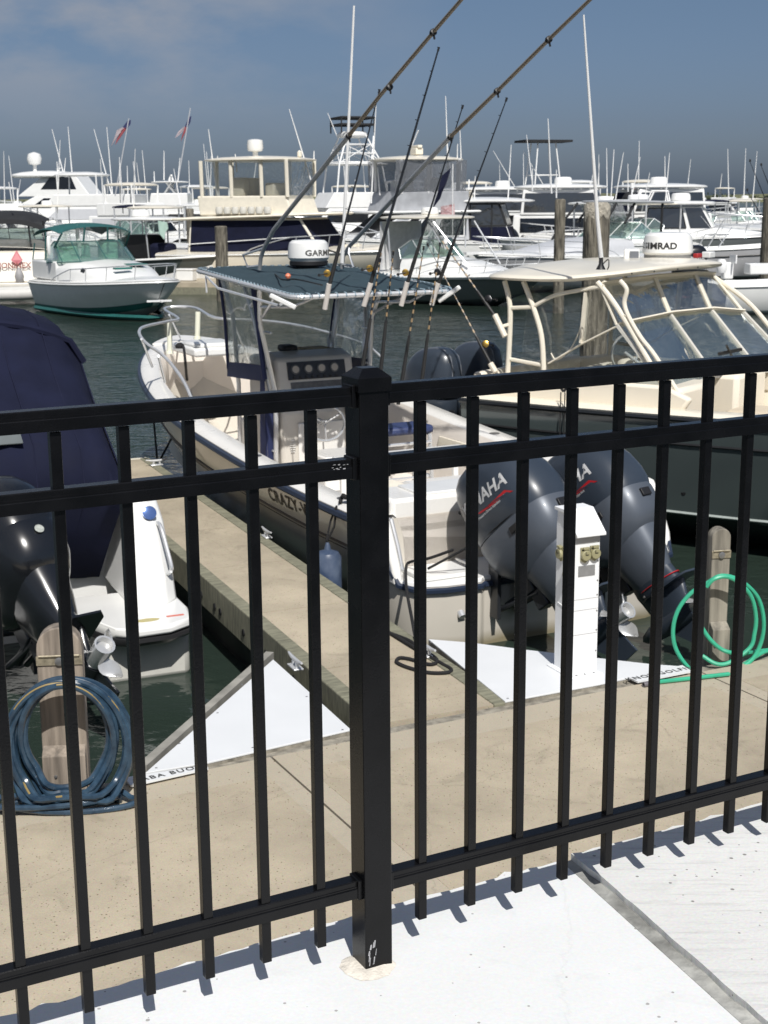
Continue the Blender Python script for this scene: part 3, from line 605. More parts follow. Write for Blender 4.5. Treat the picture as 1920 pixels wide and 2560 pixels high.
def hull(root,S,m,name='hull',boot=None,transom_drop=0):
    mb=MB(); rows=[]
    for s in S:
        rows.append(s+[V((p.x,-p.y,p.z)) for p in reversed(s[:-1])])
    mb.loft(rows,ring=False,cap=False)
    k=len(rows[0]); mb.f.append(tuple(range(k)))                        # transom
    o=obj(name,mb,m,root,smooth=40)
    if boot:
        b2=MB()
        for sg in(1,-1):
            R_=[]
            for s in S[:-1]:
                a,b=s[2],s[3]; a2=b+(a-b)*(.25); R_.append([V((a2.x,sg*(a2.y+.006),a2.z)),V((b.x,sg*(b.y+.006),b.z)),V((s[4].x,sg*(s[4].y+.006),s[4].z-.02))])
            b2.sheet(R_,.004*sg)
        obj('boot_stripe',b2,boot,root)
    return o
def rub(root,S,m,r=.022,dz=-.03,out=.012,name='rub_rail',aft=True):
    mb=MB()
    P=[V((s[0].x,s[0].y+out,s[0].z+dz)) for s in S]; Q=[V((p.x,-p.y,p.z)) for p in P]
    mb.tube(list(P)+list(reversed(Q)),r,6); return obj(name,mb,m,root)
def deck(root,S,m,i0=0,i1=None,camber=.08,inset=0,dz=0,name='deck'):
    mb=MB(); rows=[]; i1=i1 or len(S)
    for s in S[i0:i1]:
        h=max(.01,s[0].y-inset); rows.append([V((s[0].x,h*u,s[0].z+dz+camber*(1-u*u)*min(1,h))) for u in(1,.97,.8,.5,0,-.5,-.8,-.97,-1)])
    mb.sheet(rows,-.02); return obj(name,mb,m,root,smooth=50)
def coaming(root,S,i0,i1,m,w=.20,sole=.25,cm=None,th=.0):
    # side decks round an open cockpit, with inner walls and sole
    mb=MB()
    for sg in(1,-1):
        R_=[]
        for s in S[i0:i1]:
            h=s[0].y; wi=max(h-w,.02); R_.append([V((s[0].x,sg*h,s[0].z)),V((s[0].x,sg*(h-.03),s[0].z+.028)),V((s[0].x,sg*(wi+.03),s[0].z+.03)),V((s[0].x,sg*wi,s[0].z+.0))])
        mb.loft(R_,ring=False,cap=False)
    g=obj('gunwale',mb,m,root,smooth=50)
    mb=MB(); R_=[]
    for s in S[i0:i1]:
        wi=max(s[0].y-w,.02); wj=max(.02,wi-.05); R_.append([V((s[0].x,wi,s[0].z)),V((s[0].x,wj,s[0].z-.12)),V((s[0].x,wj*.97,sole+.03)),V((s[0].x,wj*.9,sole)),V((s[0].x,0,sole)),V((s[0].x,-wj*.9,sole)),V((s[0].x,-wj*.97,sole+.03)),V((s[0].x,-wj,s[0].z-.12)),V((s[0].x,-wi,s[0].z))])
    mb.loft(R_,ring=False,cap=False); mb.f.append(tuple(len(R_[0])*(len(R_)-1)+k for k in range(len(R_[0])))); mb.f.append(tuple(range(len(R_[0]))))
    l=obj('cockpit_liner',mb,cm or m,root,smooth=40); return g,l
def sheer(S,x):
    for a,b in zip(S[:-1],S[1:]):
        if a[0].x<=x<=b[0].x:
            t=(x-a[0].x)/max(1e-6,b[0].x-a[0].x); return a[0].lerp(b[0],t)
    return S[-1][0] if x>S[-1][0].x else S[0][0]
def bowrail(root,S,x0,h=.5,step=.8,m=STEEL,r=.014,inset=.08,mid=False,round_=True):
    x1=S[-1][0].x; mb=MB(); P=[]; n=max(4,int((x1-x0)/.3))
    for i in range(n+1):
        x=x0+(x1-.08-x0)*i/n; s=sheer(S,x); u=i/n; P.append(V((x+.12*u,max(.0,s.y-inset),s.z+h*min(1,u*3.2)**.6*(.85+.25*u))))
    Q=[V((p.x,-p.y,p.z)) for p in reversed(P)]
    mb.tube(P+Q,r,6)
    if mid: mb.tube([V((p.x,p.y,p.z-.2)) for p in P[2:]]+[V((p.x,p.y,p.z-.2)) for p in Q[:-2]],r*.6,5)
    x=x0+step*.7
    while x<x1-.2:
        s=sheer(S,x); u=(x-x0)/(x1-.08-x0)
        for sg in(1,-1): mb.tube([V((x-.06,sg*(s.y-inset-.02),s.z)),V((x+.12*u,sg*max(0,s.y-inset),s.z+h*min(1,u*3.2)**.6*(.85+.25*u)))],r*.85,6)
        x+=step
    return obj('bow_rail',mb,m,root)
def prism4(root,name,lo,hi,m,bevel=.03):        # lofted box between two quads (lists of 4 points)
    mb=MB(); mb.loft([[V(p) for p in lo],[V(p) for p in hi]]); return obj(name,mb,m,root,smooth=0,bevel=bevel)
def house(root,name,x0,x1,w,z0,z1,ra,rf,m,tw=.9,bevel=.05,cy=0):    # cabin: rake aft, rake front
    lo=[(x0,cy-w,z0),(x1,cy-w*.96,z0),(x1,cy+w*.96,z0),(x0,cy+w,z0)]; hi=[(x0+ra,cy-w*tw,z1),(x1-rf,cy-w*tw*.96,z1),(x1-rf,cy+w*tw*.96,z1),(x0+ra,cy+w*tw,z1)]
    o=prism4(root,name,lo,hi,m,bevel); return [V(p) for p in lo],[V(p) for p in hi]
def pane(parent,lo,hi,i,u0,v0,u1,v1,m,name='window',off=.012,frame=None,fw=.03):       # window on side i of a lofted box: 0 stbd, 1 front, 2 port, 3 aft
    a,b=lo[i],lo[(i+1)%4]; c,d=hi[i],hi[(i+1)%4]
    def q(u,v): return (a.lerp(b,u)).lerp(c.lerp(d,u),v)
    n=(b-a).cross(c-a).normalized(); P=[q(u0,v0),q(u1,v0),q(u1,v1),q(u0,v1)]
    ct=(sum(lo,V())+sum(hi,V()))/8
    if (P[0]-ct).dot(n)<0:n=-n
    mb=MB(); mb.slab([p-n*.01 for p in P],n*(off+.01)); o=obj(name,mb,m,parent,smooth=0)
    if frame:
        f=MB(); PP=[p+n*off for p in P]
        for k in range(4): f.bar(PP[k],PP[(k+1)%4],fw,.02,n)
        obj('frame',f,frame,o,smooth=0)
    return o
def hardtop(root,x0,x1,w,z,m,th=.07,crown=.06,name='hardtop',tilt=0,n=3.2,cy=0):
    mb=MB(); cx=(x0+x1)/2; a=(x1-x0)/2; R_=[]
    for s,dz in((.94,-th*.5),(1,-th*.15),(1,th*.2),(.95,th*.5),(.7,th*.5+crown*.6),(.3,th*.5+crown)): R_.append(se(cx,cy,z+dz,a*s,w*s,n,28,tilt))
    mb.loft(R_); return obj(name,mb,m,root,smooth=40)
def legs(root,pts,m,r=.025,name='support'):
    for p in pts:
        mb=MB(); mb.tube([V(q) for q in p],r,7); o=obj(name,mb,m,root)
    return o
def wscreen(root,x,w,z,h,rk,side,m=GREENG,fm=ALU,wf=.62,tw=.9,name='windshield',mull=1):
    # wrap-round windshield: base centre at x, swept sides
    base=[V((x-side,w,z-.06)),V((x-side*.35,w*.93,z-.02)),V((x,w*wf,z)),V((x+.05,0,z+.02)),V((x,-w*wf,z)),V((x-side*.35,-w*.93,z-.02)),V((x-side,-w,z-.06))]
    top=[V((p.x-rk*(1 if 1<=i<=5 else .3),p.y*tw,z+h*(1 if 1<=i<=5 else .45))) for i,p in enumerate(base)]
    mb=MB(); mb.sheet([base,top],.008); o=obj(name,mb,m,root,smooth=0)
    f=MB(); f.tube(top,.016,6); f.tube(base,.014,6)
    for i in range(7): f.tube([base[i],top[i]],.013,6)
    obj('frame',f,fm,o); return o,base,top
def radome(root,x,y,z,r,h,m=GELW,ped=.0,name='radar_dome'):
    mb=MB()
    if ped: mb.lathe([(r*.35,0),(r*.25,ped)],(x,y,z),12); 
    mb.lathe([(r*.86,0),(r*.93,h*.10),(r*1.0,h*.18),(r*.98,h*.6),(r*.92,h*.85),(r*.78,h*.97),(r*.3,h*1.0),(.001,h)],(x,y,z+ped),28); return obj(name,mb,m,root,smooth=30)
def openarray(root,x,y,z,L=1.2,yaw=0,m=GELW):
    mb=MB(); mb.lathe([(.16,0),(.16,.1),(.1,.22),(.08,.26)],(x,y,z),12); mb.box((x,y,z+.31),(.10,L,.09),rad(yaw)); return obj('radar_scanner',mb,m,root,bevel=.01)
def antenna(root,x,y,z,h,lx=0,ly=0,r=.013,m=WHTP,name='antenna'):
    mb=MB(); b=V((x,y,z)); t=V((x+lx,y+ly,z+h)); mb.tube([b,b+(t-b)*.5,t],[r,r*.8,r*.4],5); return obj(name,mb,m,root)
def blades(root,o,ax,r,m=CHROME,hub=.055,hl=.2,n=3,ph=0,name='propeller'):
    ax=V(ax).normalized(); R=ax.to_track_quat('Z','Y').to_matrix(); mb=MB(); mb.lathe([(hub*.75,-hl/2),(hub,-hl*.3),(hub,hl*.3),(hub*1.05,hl/2),(hub*.85,hl/2),(hub*.8,hl*.3)],o,16,ax)
    for k in range(n):
        a0=ph+2*math.pi*k/n; rows=[]
        for i in range(7):
            t=i/6; rr=hub*.9+(r-hub)*t; wd=(.55+.9*math.sin(math.pi*min(1,t*.85+.12)))*r*.42*(1-.75*t**5); tw=.95-.45*t; row=[]
            for j in range(6):
                s=(j/5-.5)*wd; a=a0+s*math.cos(tw)/max(rr,.03)*.9+t*.35; row.append(R@V((rr*math.cos(a),rr*math.sin(a),s*math.sin(tw)*1.0+.05*t*(s/wd)**2))+V(o))
            rows.append(row)
        mb.sheet(rows,.006)
    return obj(name,mb,m,root,smooth=50)
def outboard(root,x,y,z,tilt=0,sc_=1.0,cm=COWL,gm=COWLG,midm=COWLG,legm=COWL,prop=True,brand=None,detail=True,yawo=0,bracket=True,hs=1,name='outboard'):
    # engine as one part with sub-parts; upright frame: origin at the clamp, x forward, z up
    Mx=Matrix.Translation((x,y,z))@Matrix.Rotation(yawo,4,'Z')@Matrix.Rotation(tilt,4,'Y')@Matrix.Scale(sc_,4)
    def up(mb): return mb.xf(Mx)
    mb=MB(); R_=[]     # upper cowl
    for zz,cx,a,b,n_ in((.20,-.30,.400,.235,3),(.26,-.30,.412,.250,3),(.36,-.295,.412,.254,2.9),(.48,-.28,.398,.250,2.8),(.58,-.262,.370,.236,2.7),(.66,-.245,.325,.212,2.6),(.715,-.235,.262,.178,2.5),(.75,-.225,.185,.128,2.4),(.765,-.22,.09,.06,2.3)):
        R_.append(se(cx,0,zz*hs,a,b,n_,32,.10*(zz-.2)))
    mb.loft(R_); up(mb); eng=obj(name,mb,cm,root,smooth=50)
    bv=BVHTree.FromPolygons(mb.v,mb.f)
    mb=MB(); R_=[]     # lower cowl band
    for zz,cx,a,b in((-.16,-.33,.21,.155),(-.10,-.33,.31,.195),(-.02,-.32,.375,.228),(.08,-.31,.398,.243),(.17,-.30,.408,.246),(.197,-.30,.404,.243)): R_.append(se(cx,0,zz,a,b,2.9,32,-.10 if zz<.1 else -.03))
    mb.loft(R_); up(mb); obj('lower_cowl',mb,gm,eng,smooth=50)
    mb=MB(); R_=[]     # midsection apron
    for zz,cx,a,b in((-.06,-.36,.27,.18),(-.16,-.375,.245,.16),(-.28,-.385,.215,.135),(-.38,-.39,.19,.11),(-.45,-.39,.18,.08)): R_.append(se(cx,0,zz,a,b,2.5,24))
    mb.loft(R_); up(mb); obj('midsection',mb,midm,eng,smooth=50)
    mb=MB(); R_=[]     # leg, anti-ventilation plate, gearcase, skeg
    for zz,cx,a,b in((-.40,-.39,.205,.09),(-.49,-.40,.215,.08),(-.54,-.42,.225,.06),(-.70,-.41,.18,.05),(-.76,-.40,.16,.055)): R_.append(se(cx,0,zz,a,b,2.2,20))
    mb.loft(R_)
    mb.slab([(-.22,-.03,-.54),(-.34,-.10,-.54),(-.70,-.125,-.54),(-.76,-.09,-.54),(-.76,.09,-.54),(-.70,.125,-.54),(-.34,.10,-.54),(-.22,.03,-.54)],(0,0,.014))
    mb.lathe([(.005,-.40),(.035,-.36),(.062,-.27),(.074,-.14),(.074,.05),(.062,.17)],(-.43,0,-.76),18,(-1,0,0))
    mb.slab([(-.28,-.008,-.79),(-.60,-.008,-.79),(-.68,-.008,-1.02),(-.52,-.008,-1.04)],(0,.016,0))
    up(mb); leg=obj('gearcase',mb,legm,eng,smooth=45)
    if prop:
        o=Mx@V((-.68,0,-.76)); ax=(Mx.to_3x3()@V((-1,0,0))); blades(eng,o,ax,.19*sc_,hub=.058*sc_,hl=.2*sc_,ph=.5)
    if bracket:
        b=MB()
        for s in(1,-1):
            b.box((x+.07*sc_,y+s*.105*sc_,z-.17*sc_),(.13*sc_,.028*sc_,.46*sc_)); b.box((x-.01*sc_,y+s*.105*sc_,z+.01),(.16*sc_,.032*sc_,.12*sc_))
        b.tube([(x,y-.16*sc_,z),(x,y+.16*sc_,z)],.028*sc_,10)
        e=Mx@V((-.13,0,-.22)); b.tube([(x+.05,y,z-.32*sc_),tuple(e)],[.03*sc_,.022*sc_],8)
        for s in(1,-1): b.tube([(x+.05,y+s*.06,z-.34*sc_),tuple(Mx@V((-.15,s*.05,-.30)))],[.022*sc_,.016*sc_],8)
        obj('bracket',b,mat('dark_engine_bracket',(.03,.033,.038),.35,.3),eng)
        s=MB(); s.box((-.08,0,-.10),(.14,.14,.34)); s.box((-.14,0,-.34),(.12,.12,.14)); up(s); obj('swivel',s,mat('dark_engine_bracket',(.03,.033,.038),.35,.3),eng,bevel=.01)
    if detail:
        for sg in(1,-1):
            d=V((0,-sg,0)); dw=(Mx.to_3x3()@d).normalized()
            if brand:
                Mt=Mx@axes((-.27,sg*.3,.42),(-sg*1,0,-.0) if sg>0 else (1,0,0),(0,0,1)); text('lettering',brand,.128,WHTD,eng,Mt,.0006,.004,.18,1.04,1.0,fit=(bv,dw),off=.004)
                Mt=Mx@axes((-.26,sg*.3,.335),(-sg*1,0,0) if sg>0 else (1,0,0),(0,0,1)); text('lettering','High Pressure Direct Injection',.026,WHTD,eng,Mt,.0004,.0006,.18,1,1.05,fit=(bv,dw),off=.004)
            for nm,pl,mm,th in (('red_flash',[(-.50,.385),(-.40,.375),(-.28,.372),(-.18,.38),(-.13,.39),(-.2,.366),(-.32,.354),(-.45,.352),(-.56,.34)],REDP,1),('white_flash',[(-.13,.392),(-.05,.40),(.02,.398),(.06,.385),(.02,.388),(-.05,.388)],WHTD,1)):
                m_=MB(); pp=[Mx@V((a,sg*.3,b)) for a,b in pl]; q=[]
                for p in pp:
                    h=bv.ray_cast(p-dw*.0,dw); q.append((h[0]-dw*.004) if h[0] is not None else p)
                k=len(q)//2; m_.add(q,[tuple(range(len(q)))]); obj(nm,m_,mm,eng,smooth=0)
            m_=MB(); m_.tube([V((-.30+.39*math.cos(t),sg*abs(.245*max(0,math.sin(t))**.7),.215)) for t in [k*math.pi/16 for k in range(17)]],.004,5); up(m_); obj('cowl_seam',m_,DARK,eng)
        m_=MB(); m_.tube([V((-.42+.205*math.cos(t),.088*math.sin(t),-.475)) for t in [k*math.pi/14 for k in range(28)]],.0045,5,closed=True); up(m_); obj('red_line',m_,REDP,eng)
        m_=MB(); m_.box((-.715,0,.13),(.02,.09,.06)); m_.box((-.42,.252,.12),(.09,.012,.05)); m_.box((-.42,-.252,.12),(.09,.012,.05)); up(m_); obj('latch',m_,DARK,eng,bevel=.004)
        m_=MB()
        for sg in (1,-1):
            for xx in (-.30,-.40,-.50): m_.lathe([(.010,0),(.008,.006)],(xx,sg*.072,-.51),8,(0,sg,0))
        up(m_); obj('bolt',m_,SCR,eng)
    return eng
# ---------------------------------------------------------------- main boat: white centre console
A=Fr((1.027,10.483,0),116.7)
boat=thing('centre_console_boat','white centre console boat with dark T-top and twin tilted outboards beside the finger pier','boat',A.o,116.7)
SA=hull_pts(8.0,1.343,.915,1.512,.42,2.211,.62,.84,.14,-.3,34,.05,1.0)
HULLT=mat('warm_beige_hull',(.60,.56,.49),.22,var=.05,vs=2,coat=.4,stain=(.20,.16,.07))
hull(boat,SA,HULLT); rub(boat,SA,NAVY2,.030,-.035,.012)
mb=MB()      # dark pin stripes along the topsides
for zz,r in((.50,.012),(.44,.004)):
    for sg in(1,-1):
        P=[]
        for s in SA[:-2]:
            a,b=s[1],s[3]; t=(1-zz)*.95; p=a.lerp(s[2],min(1,t/.45*.8)); p=s[1].lerp(s[2],.78+ (0 if r>.01 else .12)); P.append(V((p.x,sg*(p.y+.004),p.z)))
        mb.tube(P,r,5)
obj('pin_stripe',mb,mat('brown_stripe',(.05,.04,.035),.5),boat)
coaming(boat,SA,0,29,GEL,.23,.38,mat('pinkish_white_liner',(.80,.745,.68),.4,var=.03,vs=3))
deck(boat,SA,GEL,28,None,.03,.0,.02,'foredeck')
mb=MB(); mb.box((6.95,0,1.48),(.9,.62,.10)); mb.box((6.85,0,1.55),(.55,.5,.05)); obj('anchor_locker',mb,GELW,boat,bevel=.03)
# stern: lid, transom wall, swim platform, side fins
mb=MB(); mb.box((.24,0,.90),(.46,2.16,.30)); o=obj('transom_box',mb,GEL,boat,bevel=.03)
mb=MB(); mb.box((.24,.42,1.058),(.36,.80,.018)); mb.box((.24,-.45,1.058),(.36,.80,.018)); obj('lid',mb,GELW,o,bevel=.006)
pl=[(-.0,1.22),(-.30,1.20),(-.46,1.10),(-.52,.92),(-.54,.64),(-.50,.60),(-.50,-.60),(-.54,-.64),(-.52,-.92),(-.46,-1.10),(-.30,-1.20),(.0,-1.22)]
mb=MB(); mb.loft([[V((x*.82,y*.93,-.25)) for x,y in pl],[V((x*.97,y*.985,.20)) for x,y in pl],[V((x,y,.44)) for x,y in pl],[V((x,y,.50)) for x,y in pl]]); obj('stern_bracket',mb,HULLT,boat,bevel=.01)
mb=MB(); mb.loft([[V((x*1.0,y,.50)) for x,y in pl],[V((x*.985,y*.99,.535)) for x,y in pl]]); obj('swim_platform',mb,GELW,boat,bevel=.008)
mb=MB(); Pq=[V((x-.012*(1 if x<0 else 0),y*1.005,.478)) for x,y in pl]; mb.tube([V((.02,1.26,.87)),V((-.1,1.25,.80)),V((-.24,1.235,.62)),V((-.33,1.20,.50))]+Pq[2:-2]+[V((-.33,-1.20,.50)),V((-.24,-1.235,.62)),V((-.1,-1.25,.80)),V((.02,-1.26,.87))],.024,6); obj('stern_rub_rail',mb,NAVY2,boat)
for sg in(1,-1):
    mb=MB(); mb.slab([(.10,sg*1.16,.50),(-.33,sg*1.16,.50),(-.30,sg*1.16,.62),(-.18,sg*1.16,.84),(-.08,sg*1.16,1.0),(.10,sg*1.16,1.02)],(0,sg*.075,0)); f=obj('quarter_fin',mb,GEL,boat,bevel=.02)
    mb=MB(); mb.tube([(-.02,sg*1.15,.93),(-.10,sg*1.14,.93),(-.20,sg*1.14,.76),(-.27,sg*1.14,.60),(-.20,sg*1.15,.58)],.016,8); obj('grab_handle',mb,STEEL,f)
mb=MB(); mb.box((-.28,.86,.553),(.34,.42,.03)); mb.tube([(-.42,.60,.575),(-.10,.60,.575)],.012,6); obj('ladder_cover',mb,GELW,boat,bevel=.006)
mb=MB(); mb.tube([(-.515,.80,.30),(-.55,.80,.27)],.028,10); mb.lathe([(.032,0),(.032,.03),(.014,.034)],(-.505,.70,.27),12,(-1,0,0)); obj('through_hull',mb,STEEL,boat)
# gunwale fittings
mb=MB(); 
for x in(.65,2.35): mb.lathe([(.05,0),(.05,.006),(.03,.008)],(x,sheer(SA,x).y-.13,sheer(SA,x).z+.028),16)
for x in(.65,2.35): mb.lathe([(.05,0),(.05,.006),(.03,.008)],(x,-sheer(SA,x).y+.13,sheer(SA,x).z+.028),16)
obj('rod_holder_cap',mb,mat('brushed_steel',(.35,.35,.36),.35,.9),boat)
# ribbed starboard bolster
mb=MB(); rows=[]
for i in range(61):
    x=.55+2.6*i/60; y=-(sheer(SA,x).y-.235); r_=.012*abs(math.sin(i*math.pi/2)) ; rows.append([V((x,y+.0,.90)),V((x,y+.055+r_,.89)),V((x,y+.075+r_,.80)),V((x,y+.055+r_,.70)),V((x,y+.0,.69))])
mb.loft(rows,ring=False,cap=False); obj('bolster',mb,mat('ribbed_cream_vinyl',(.74,.69,.58),.5,var=.04),boat,smooth=60)
mb=MB(); mb.box((1.15,-.25,.62),(.55,1.05,.5)); o=obj('stern_seat',mb,GEL,boat,bevel=.03)
mb=MB(); mb.box((1.15,.55,.64),(.5,.4,.52)); obj('livewell',mb,CREAMC,boat,bevel=.03)
# console
CX,CY=3.62,.02
mb=MB(); mb.slab([(CX+.85,CY-.42,.38),(CX,CY-.42,.38),(CX,CY-.42,1.18),(CX+.12,CY-.42,1.30),(CX+.06,CY-.42,1.34),(CX+.14,CY-.42,1.68),(CX+.34,CY-.42,1.735),(CX+.85,CY-.42,1.66)],(0,.84,0)); cons=obj('console',mb,mat('warm_grey_gelcoat',(.60,.565,.505),.35,var=.05),boat,bevel=.035)
def onface(u,v):   # u across (port +), v up the sloping dash
    return V((CX+.055+.08*v/.34,CY+u,1.34+.34*v/.34))
mb=MB(); fw=V((-1,0,.235)).normalized()
def dash(u0,u1,z0,z1,off,m,nm,par=cons,bev=.0):
    q=[V((CX+.06+(z-1.34)*.235-off,CY+u,z)) for u,z in((u0,z0),(u1,z0),(u1,z1),(u0,z1))]
    b=MB(); b.slab(q,fw*-.012 if False else V((.03,0,0))); return obj(nm,b,m,par,smooth=0,bevel=bev)
dash(.30,-.32,1.475,1.645,.014,mat('instrument_black',(.02,.02,.022),.35),'instrument_panel')
mb=MB(); m2=MB()
for u in(.22,.08,-.06,-.20):
    z=1.575; q=V((CX+.06+(z-1.34)*.235-.016,CY+u,z)); mb.lathe([(.050,0),(.050,.008),(.042,.010)],q,20,fw); m2.lathe([(.036,0),(.034,.002)],q+fw*.010,16,fw)
g_=obj('gauge',mb,mat('gauge_ring',(.10,.10,.10),.3,.5),cons); obj('dial',m2,mat('gauge_dial',(.42,.38,.32),.4),g_)
mb=MB()
for i in range(8): q=V((CX+.06+(1.495-1.34)*.235-.016,CY+.24-i*.065,1.495)); mb.box(q,(.02,.02,.025))
obj('switch',mb,DARK,cons)
dash(.28,-.32,1.35,1.45,.006,mat('locker_recess',(.10,.10,.10),.5,var=.3,vs=20),'electronics_box')
mb=MB(); mb.box((CX-.012,CY-.0,.80),(.02,.50,.52)); obj('console_door',mb,GEL,cons,bevel=.01)
mb=MB(); 
for k in range(6): mb.box((CX-.004,CY+.31,.78+.022*k),(.02,.07-.012*abs(k-2.5),.008))
obj('louvre',mb,GEL,cons)
mb=MB(); a=[V((CX-.16+.03*math.cos(t)*1,CY+.02+.19*math.cos(t),1.06+.17*math.sin(t)+.0)) for t in [k*math.pi/14 for k in range(28)]]; mb.tube(a,.014,6,closed=True)
for t in(.5,2.6,4.7): mb.tube([(CX-.14,CY+.02,1.06),(CX-.16,CY+.02+.19*math.cos(t),1.06+.17*math.sin(t))],.009,6)
mb.tube([(CX-.14,CY+.02,1.06),(CX+.02,CY+.02,1.06)],.03,8); obj('steering_wheel',mb,STEEL,cons)
mb=MB(); mb.box((CX-.08,CY-.30,1.16),(.12,.10,.10)); mb.tube([(CX-.1,CY-.28,1.2),(CX-.16,CY-.26,1.34)],.02,8); mb.tube([(CX-.1,CY-.33,1.2),(CX-.16,CY-.34,1.34)],.02,8); obj('throttle',mb,RUBBER,cons,bevel=.01)
mb=MB(); mb.box((CX+.45,CY+.15,1.75),(.20,.16,.07)); obj('black_pouch',mb,RUBBER,cons,bevel=.03)
mb=MB(); mb.box((CX+.50,CY-.16,1.725),(.22,.28,.03)); obj('folded_cloth',mb,mat('tan_cloth',(.42,.33,.2),.9,var=.4,vs=30),cons,bevel=.01)
mb=MB(); mb.lathe([(.036,0),(.036,.13),(.014,.17),(.014,.20)],(CX+.40,CY-.30,1.70),14); obj('bottle',mb,film('bottle_plastic',(.75,.78,.78),.15,.1,.1),cons)
mb=MB(); mb.box((4.75,0,.66),(.62,.66,.56)); obj('console_seat',mb,GEL,boat,bevel=.04)
# leaning post with seat pad
mb=MB(); 
for sg in(1,-1):
    yy=-.42+sg*.24; mb.tube([(2.55,yy,.38),(2.62,yy,1.02),(2.9,yy,1.02),(2.95,yy,.38)],.020,8); mb.tube([(2.57,yy,.62),(2.93,yy,.62)],.014,6)
mb.tube([(2.6,-.66,.95),(2.6,-.18,.95)],.016,6); mb.tube([(2.6,-.66,.62),(2.6,-.18,.62)],.016,6); lp=obj('leaning_post',mb,STEEL,boat)
mb=MB(); mb.box((2.76,-.42,1.07),(.32,.56,.08)); obj('seat',mb,mat('blue_vinyl',(.03,.045,.12),.5),lp,bevel=.03)
mb=MB(); mb.box((2.78,.12,.63),(.42,.66,.46)); obj('cooler',mb,GELW,boat,bevel=.03); mb=MB(); mb.box((2.78,.12,.875),(.44,.68,.05)); obj('cooler_lid',mb,GEL,boat,bevel=.015)
# T-top
TX0,TX1,TZ0,TZ1,TW=2.40,4.97,2.37,2.50,.80
def tz(x): return TZ0+(TZ1-TZ0)*(x-TX0)/(TX1-TX0)
rim=[]
for (cx,cy),a0 in(((TX1-.12,TW-.12),0),((TX0+.10,TW-.10),90),((TX0+.10,-TW+.10),180),((TX1-.12,-TW+.12),270)):
    r=.12 if cx>3 else .10
    for k in range(6): a=rad(a0+90*k/5); rim.append(V((cx+r*math.cos(a),cy+r*math.sin(a),0)))
rim=[V((p.x-.03*math.sin((p.y/TW+1)*math.pi/2)*(1 if p.x<2.6 else 0),p.y,tz(p.x))) for p in rim]
mb=MB(); mb.tube(rim,.021,8,closed=True)
for x in(2.95,3.65,4.35): mb.tube([(x,-TW,tz(x)-.005),(x,0,tz(x)+.02),(x,TW,tz(x)-.005)],.016,6)
tt=obj('t_top_frame',mb,ALU,boat)
mb=MB(); rows=[]
for i in range(15):
    x=TX0+.03+(TX1-TX0-.06)*i/14; e=.10 if i in(0,14) else (.03 if i in (1,13) else 0); rows.append([V((x,(TW-.025-e)*u,tz(x)+.022+.045*(1-u*u)*(1-abs(i-7)/9)+.008*math.sin(i*2.2+u*4))) for u in [k/8-1 for k in range(17)]])
mb.sheet(rows,-.012); obj('canvas_top',mb,TTOPC,tt,smooth=50)
mb=MB()
c=V((sum(p.x for p in rim)/len(rim),0,0))
zzp=[]
for i in range(len(rim)):
    p,q=rim[i],rim[(i+1)%len(rim)]; n=max(1,int((q-p).length/.085))
    for k in range(n):
        s=p.lerp(q,(k+.5)/n); e=V((c.x,s.y*.9,s.z)); zzp+=[s+V((0,0,-.022)),s+(s-e).normalized()*.022,s+V((0,0,.026)),s.lerp(e,.06)+V((0,0,.030))]
mb.tube(zzp,.0075,5,closed=True)
obj('lacing',mb,mat('blue_grey_lacing',(.22,.29,.34),.8),tt,smooth=40)
mb=MB()
for sg in(1,-1):
    mb.tube([(3.66,sg*.50,.38),(3.60,sg*.50,1.35),(3.72,sg*.60,2.05),(3.55,sg*.66,tz(3.5))],.024,8); mb.tube([(3.80,sg*.50,.38),(3.74,sg*.50,1.35),(3.86,sg*.60,2.05),(4.0,sg*.66,tz(4.0))],.020,8)
    mb.tube([(4.62,sg*.50,.38),(4.60,sg*.50,1.35),(4.5,sg*.58,2.05),(4.6,sg*.66,tz(4.6))],.024,8)
    for z in(.8,1.2,1.6,1.95): mb.tube([(3.64,sg*.52,z),(3.78,sg*.52,z)],.012,5)
    mb.tube([(3.0,sg*.70,tz(3)-.01),(3.2,sg*.68,2.28),(3.66,sg*.60,2.10)],.016,6)
    mb.tube([(TX0+.05,sg*.55,tz(2.45)),(2.9,sg*.60,2.25),(3.7,sg*.62,2.20)],.014,6)
obj('t_top_leg',mb,STEEL,boat)
# clear enclosure with navy hems
for sg in(1,-1):
    mb=MB(); mb.sheet([[V((3.72,sg*.56,1.62)),V((4.2,sg*.57,1.60)),V((4.72,sg*.56,1.56))],[V((3.74,sg*.60,2.0)),V((4.2,sg*.61,2.0)),V((4.66,sg*.60,2.0))],[V((3.70,sg*.66,2.38)),V((4.2,sg*.66,2.41)),V((4.62,sg*.66,2.44))]],.003); sc_=obj('side_curtain',mb,VINYL,boat)
    mb=MB(); mb.sheet([[V((3.70,sg*.565,1.48)),V((4.2,sg*.575,1.45)),V((4.74,sg*.565,1.42))],[V((3.72,sg*.565,1.63)),V((4.2,sg*.575,1.61)),V((4.72,sg*.565,1.57))]],.008); mb.tube([(3.72,sg*.565,1.5),(3.74,sg*.605,2.0),(3.70,sg*.665,2.38)],.028,6); mb.tube([(4.72,sg*.565,1.5),(4.66,sg*.605,2.0),(4.62,sg*.665,2.44)],.018,6)
    if sg>0: mb.sheet([[V((3.68,.56,.50)),V((3.66,.50,.5))],[V((3.72,.57,1.3)),V((3.64,.50,1.3))]],.01); mb.slab([(3.70,.56,.55),(3.86,.57,.55),(3.80,.57,1.48),(3.72,.565,1.48)],(0,.012,0))
    obj('curtain_hem',mb,mat('navy_hem',(.012,.02,.075),.6),sc_)
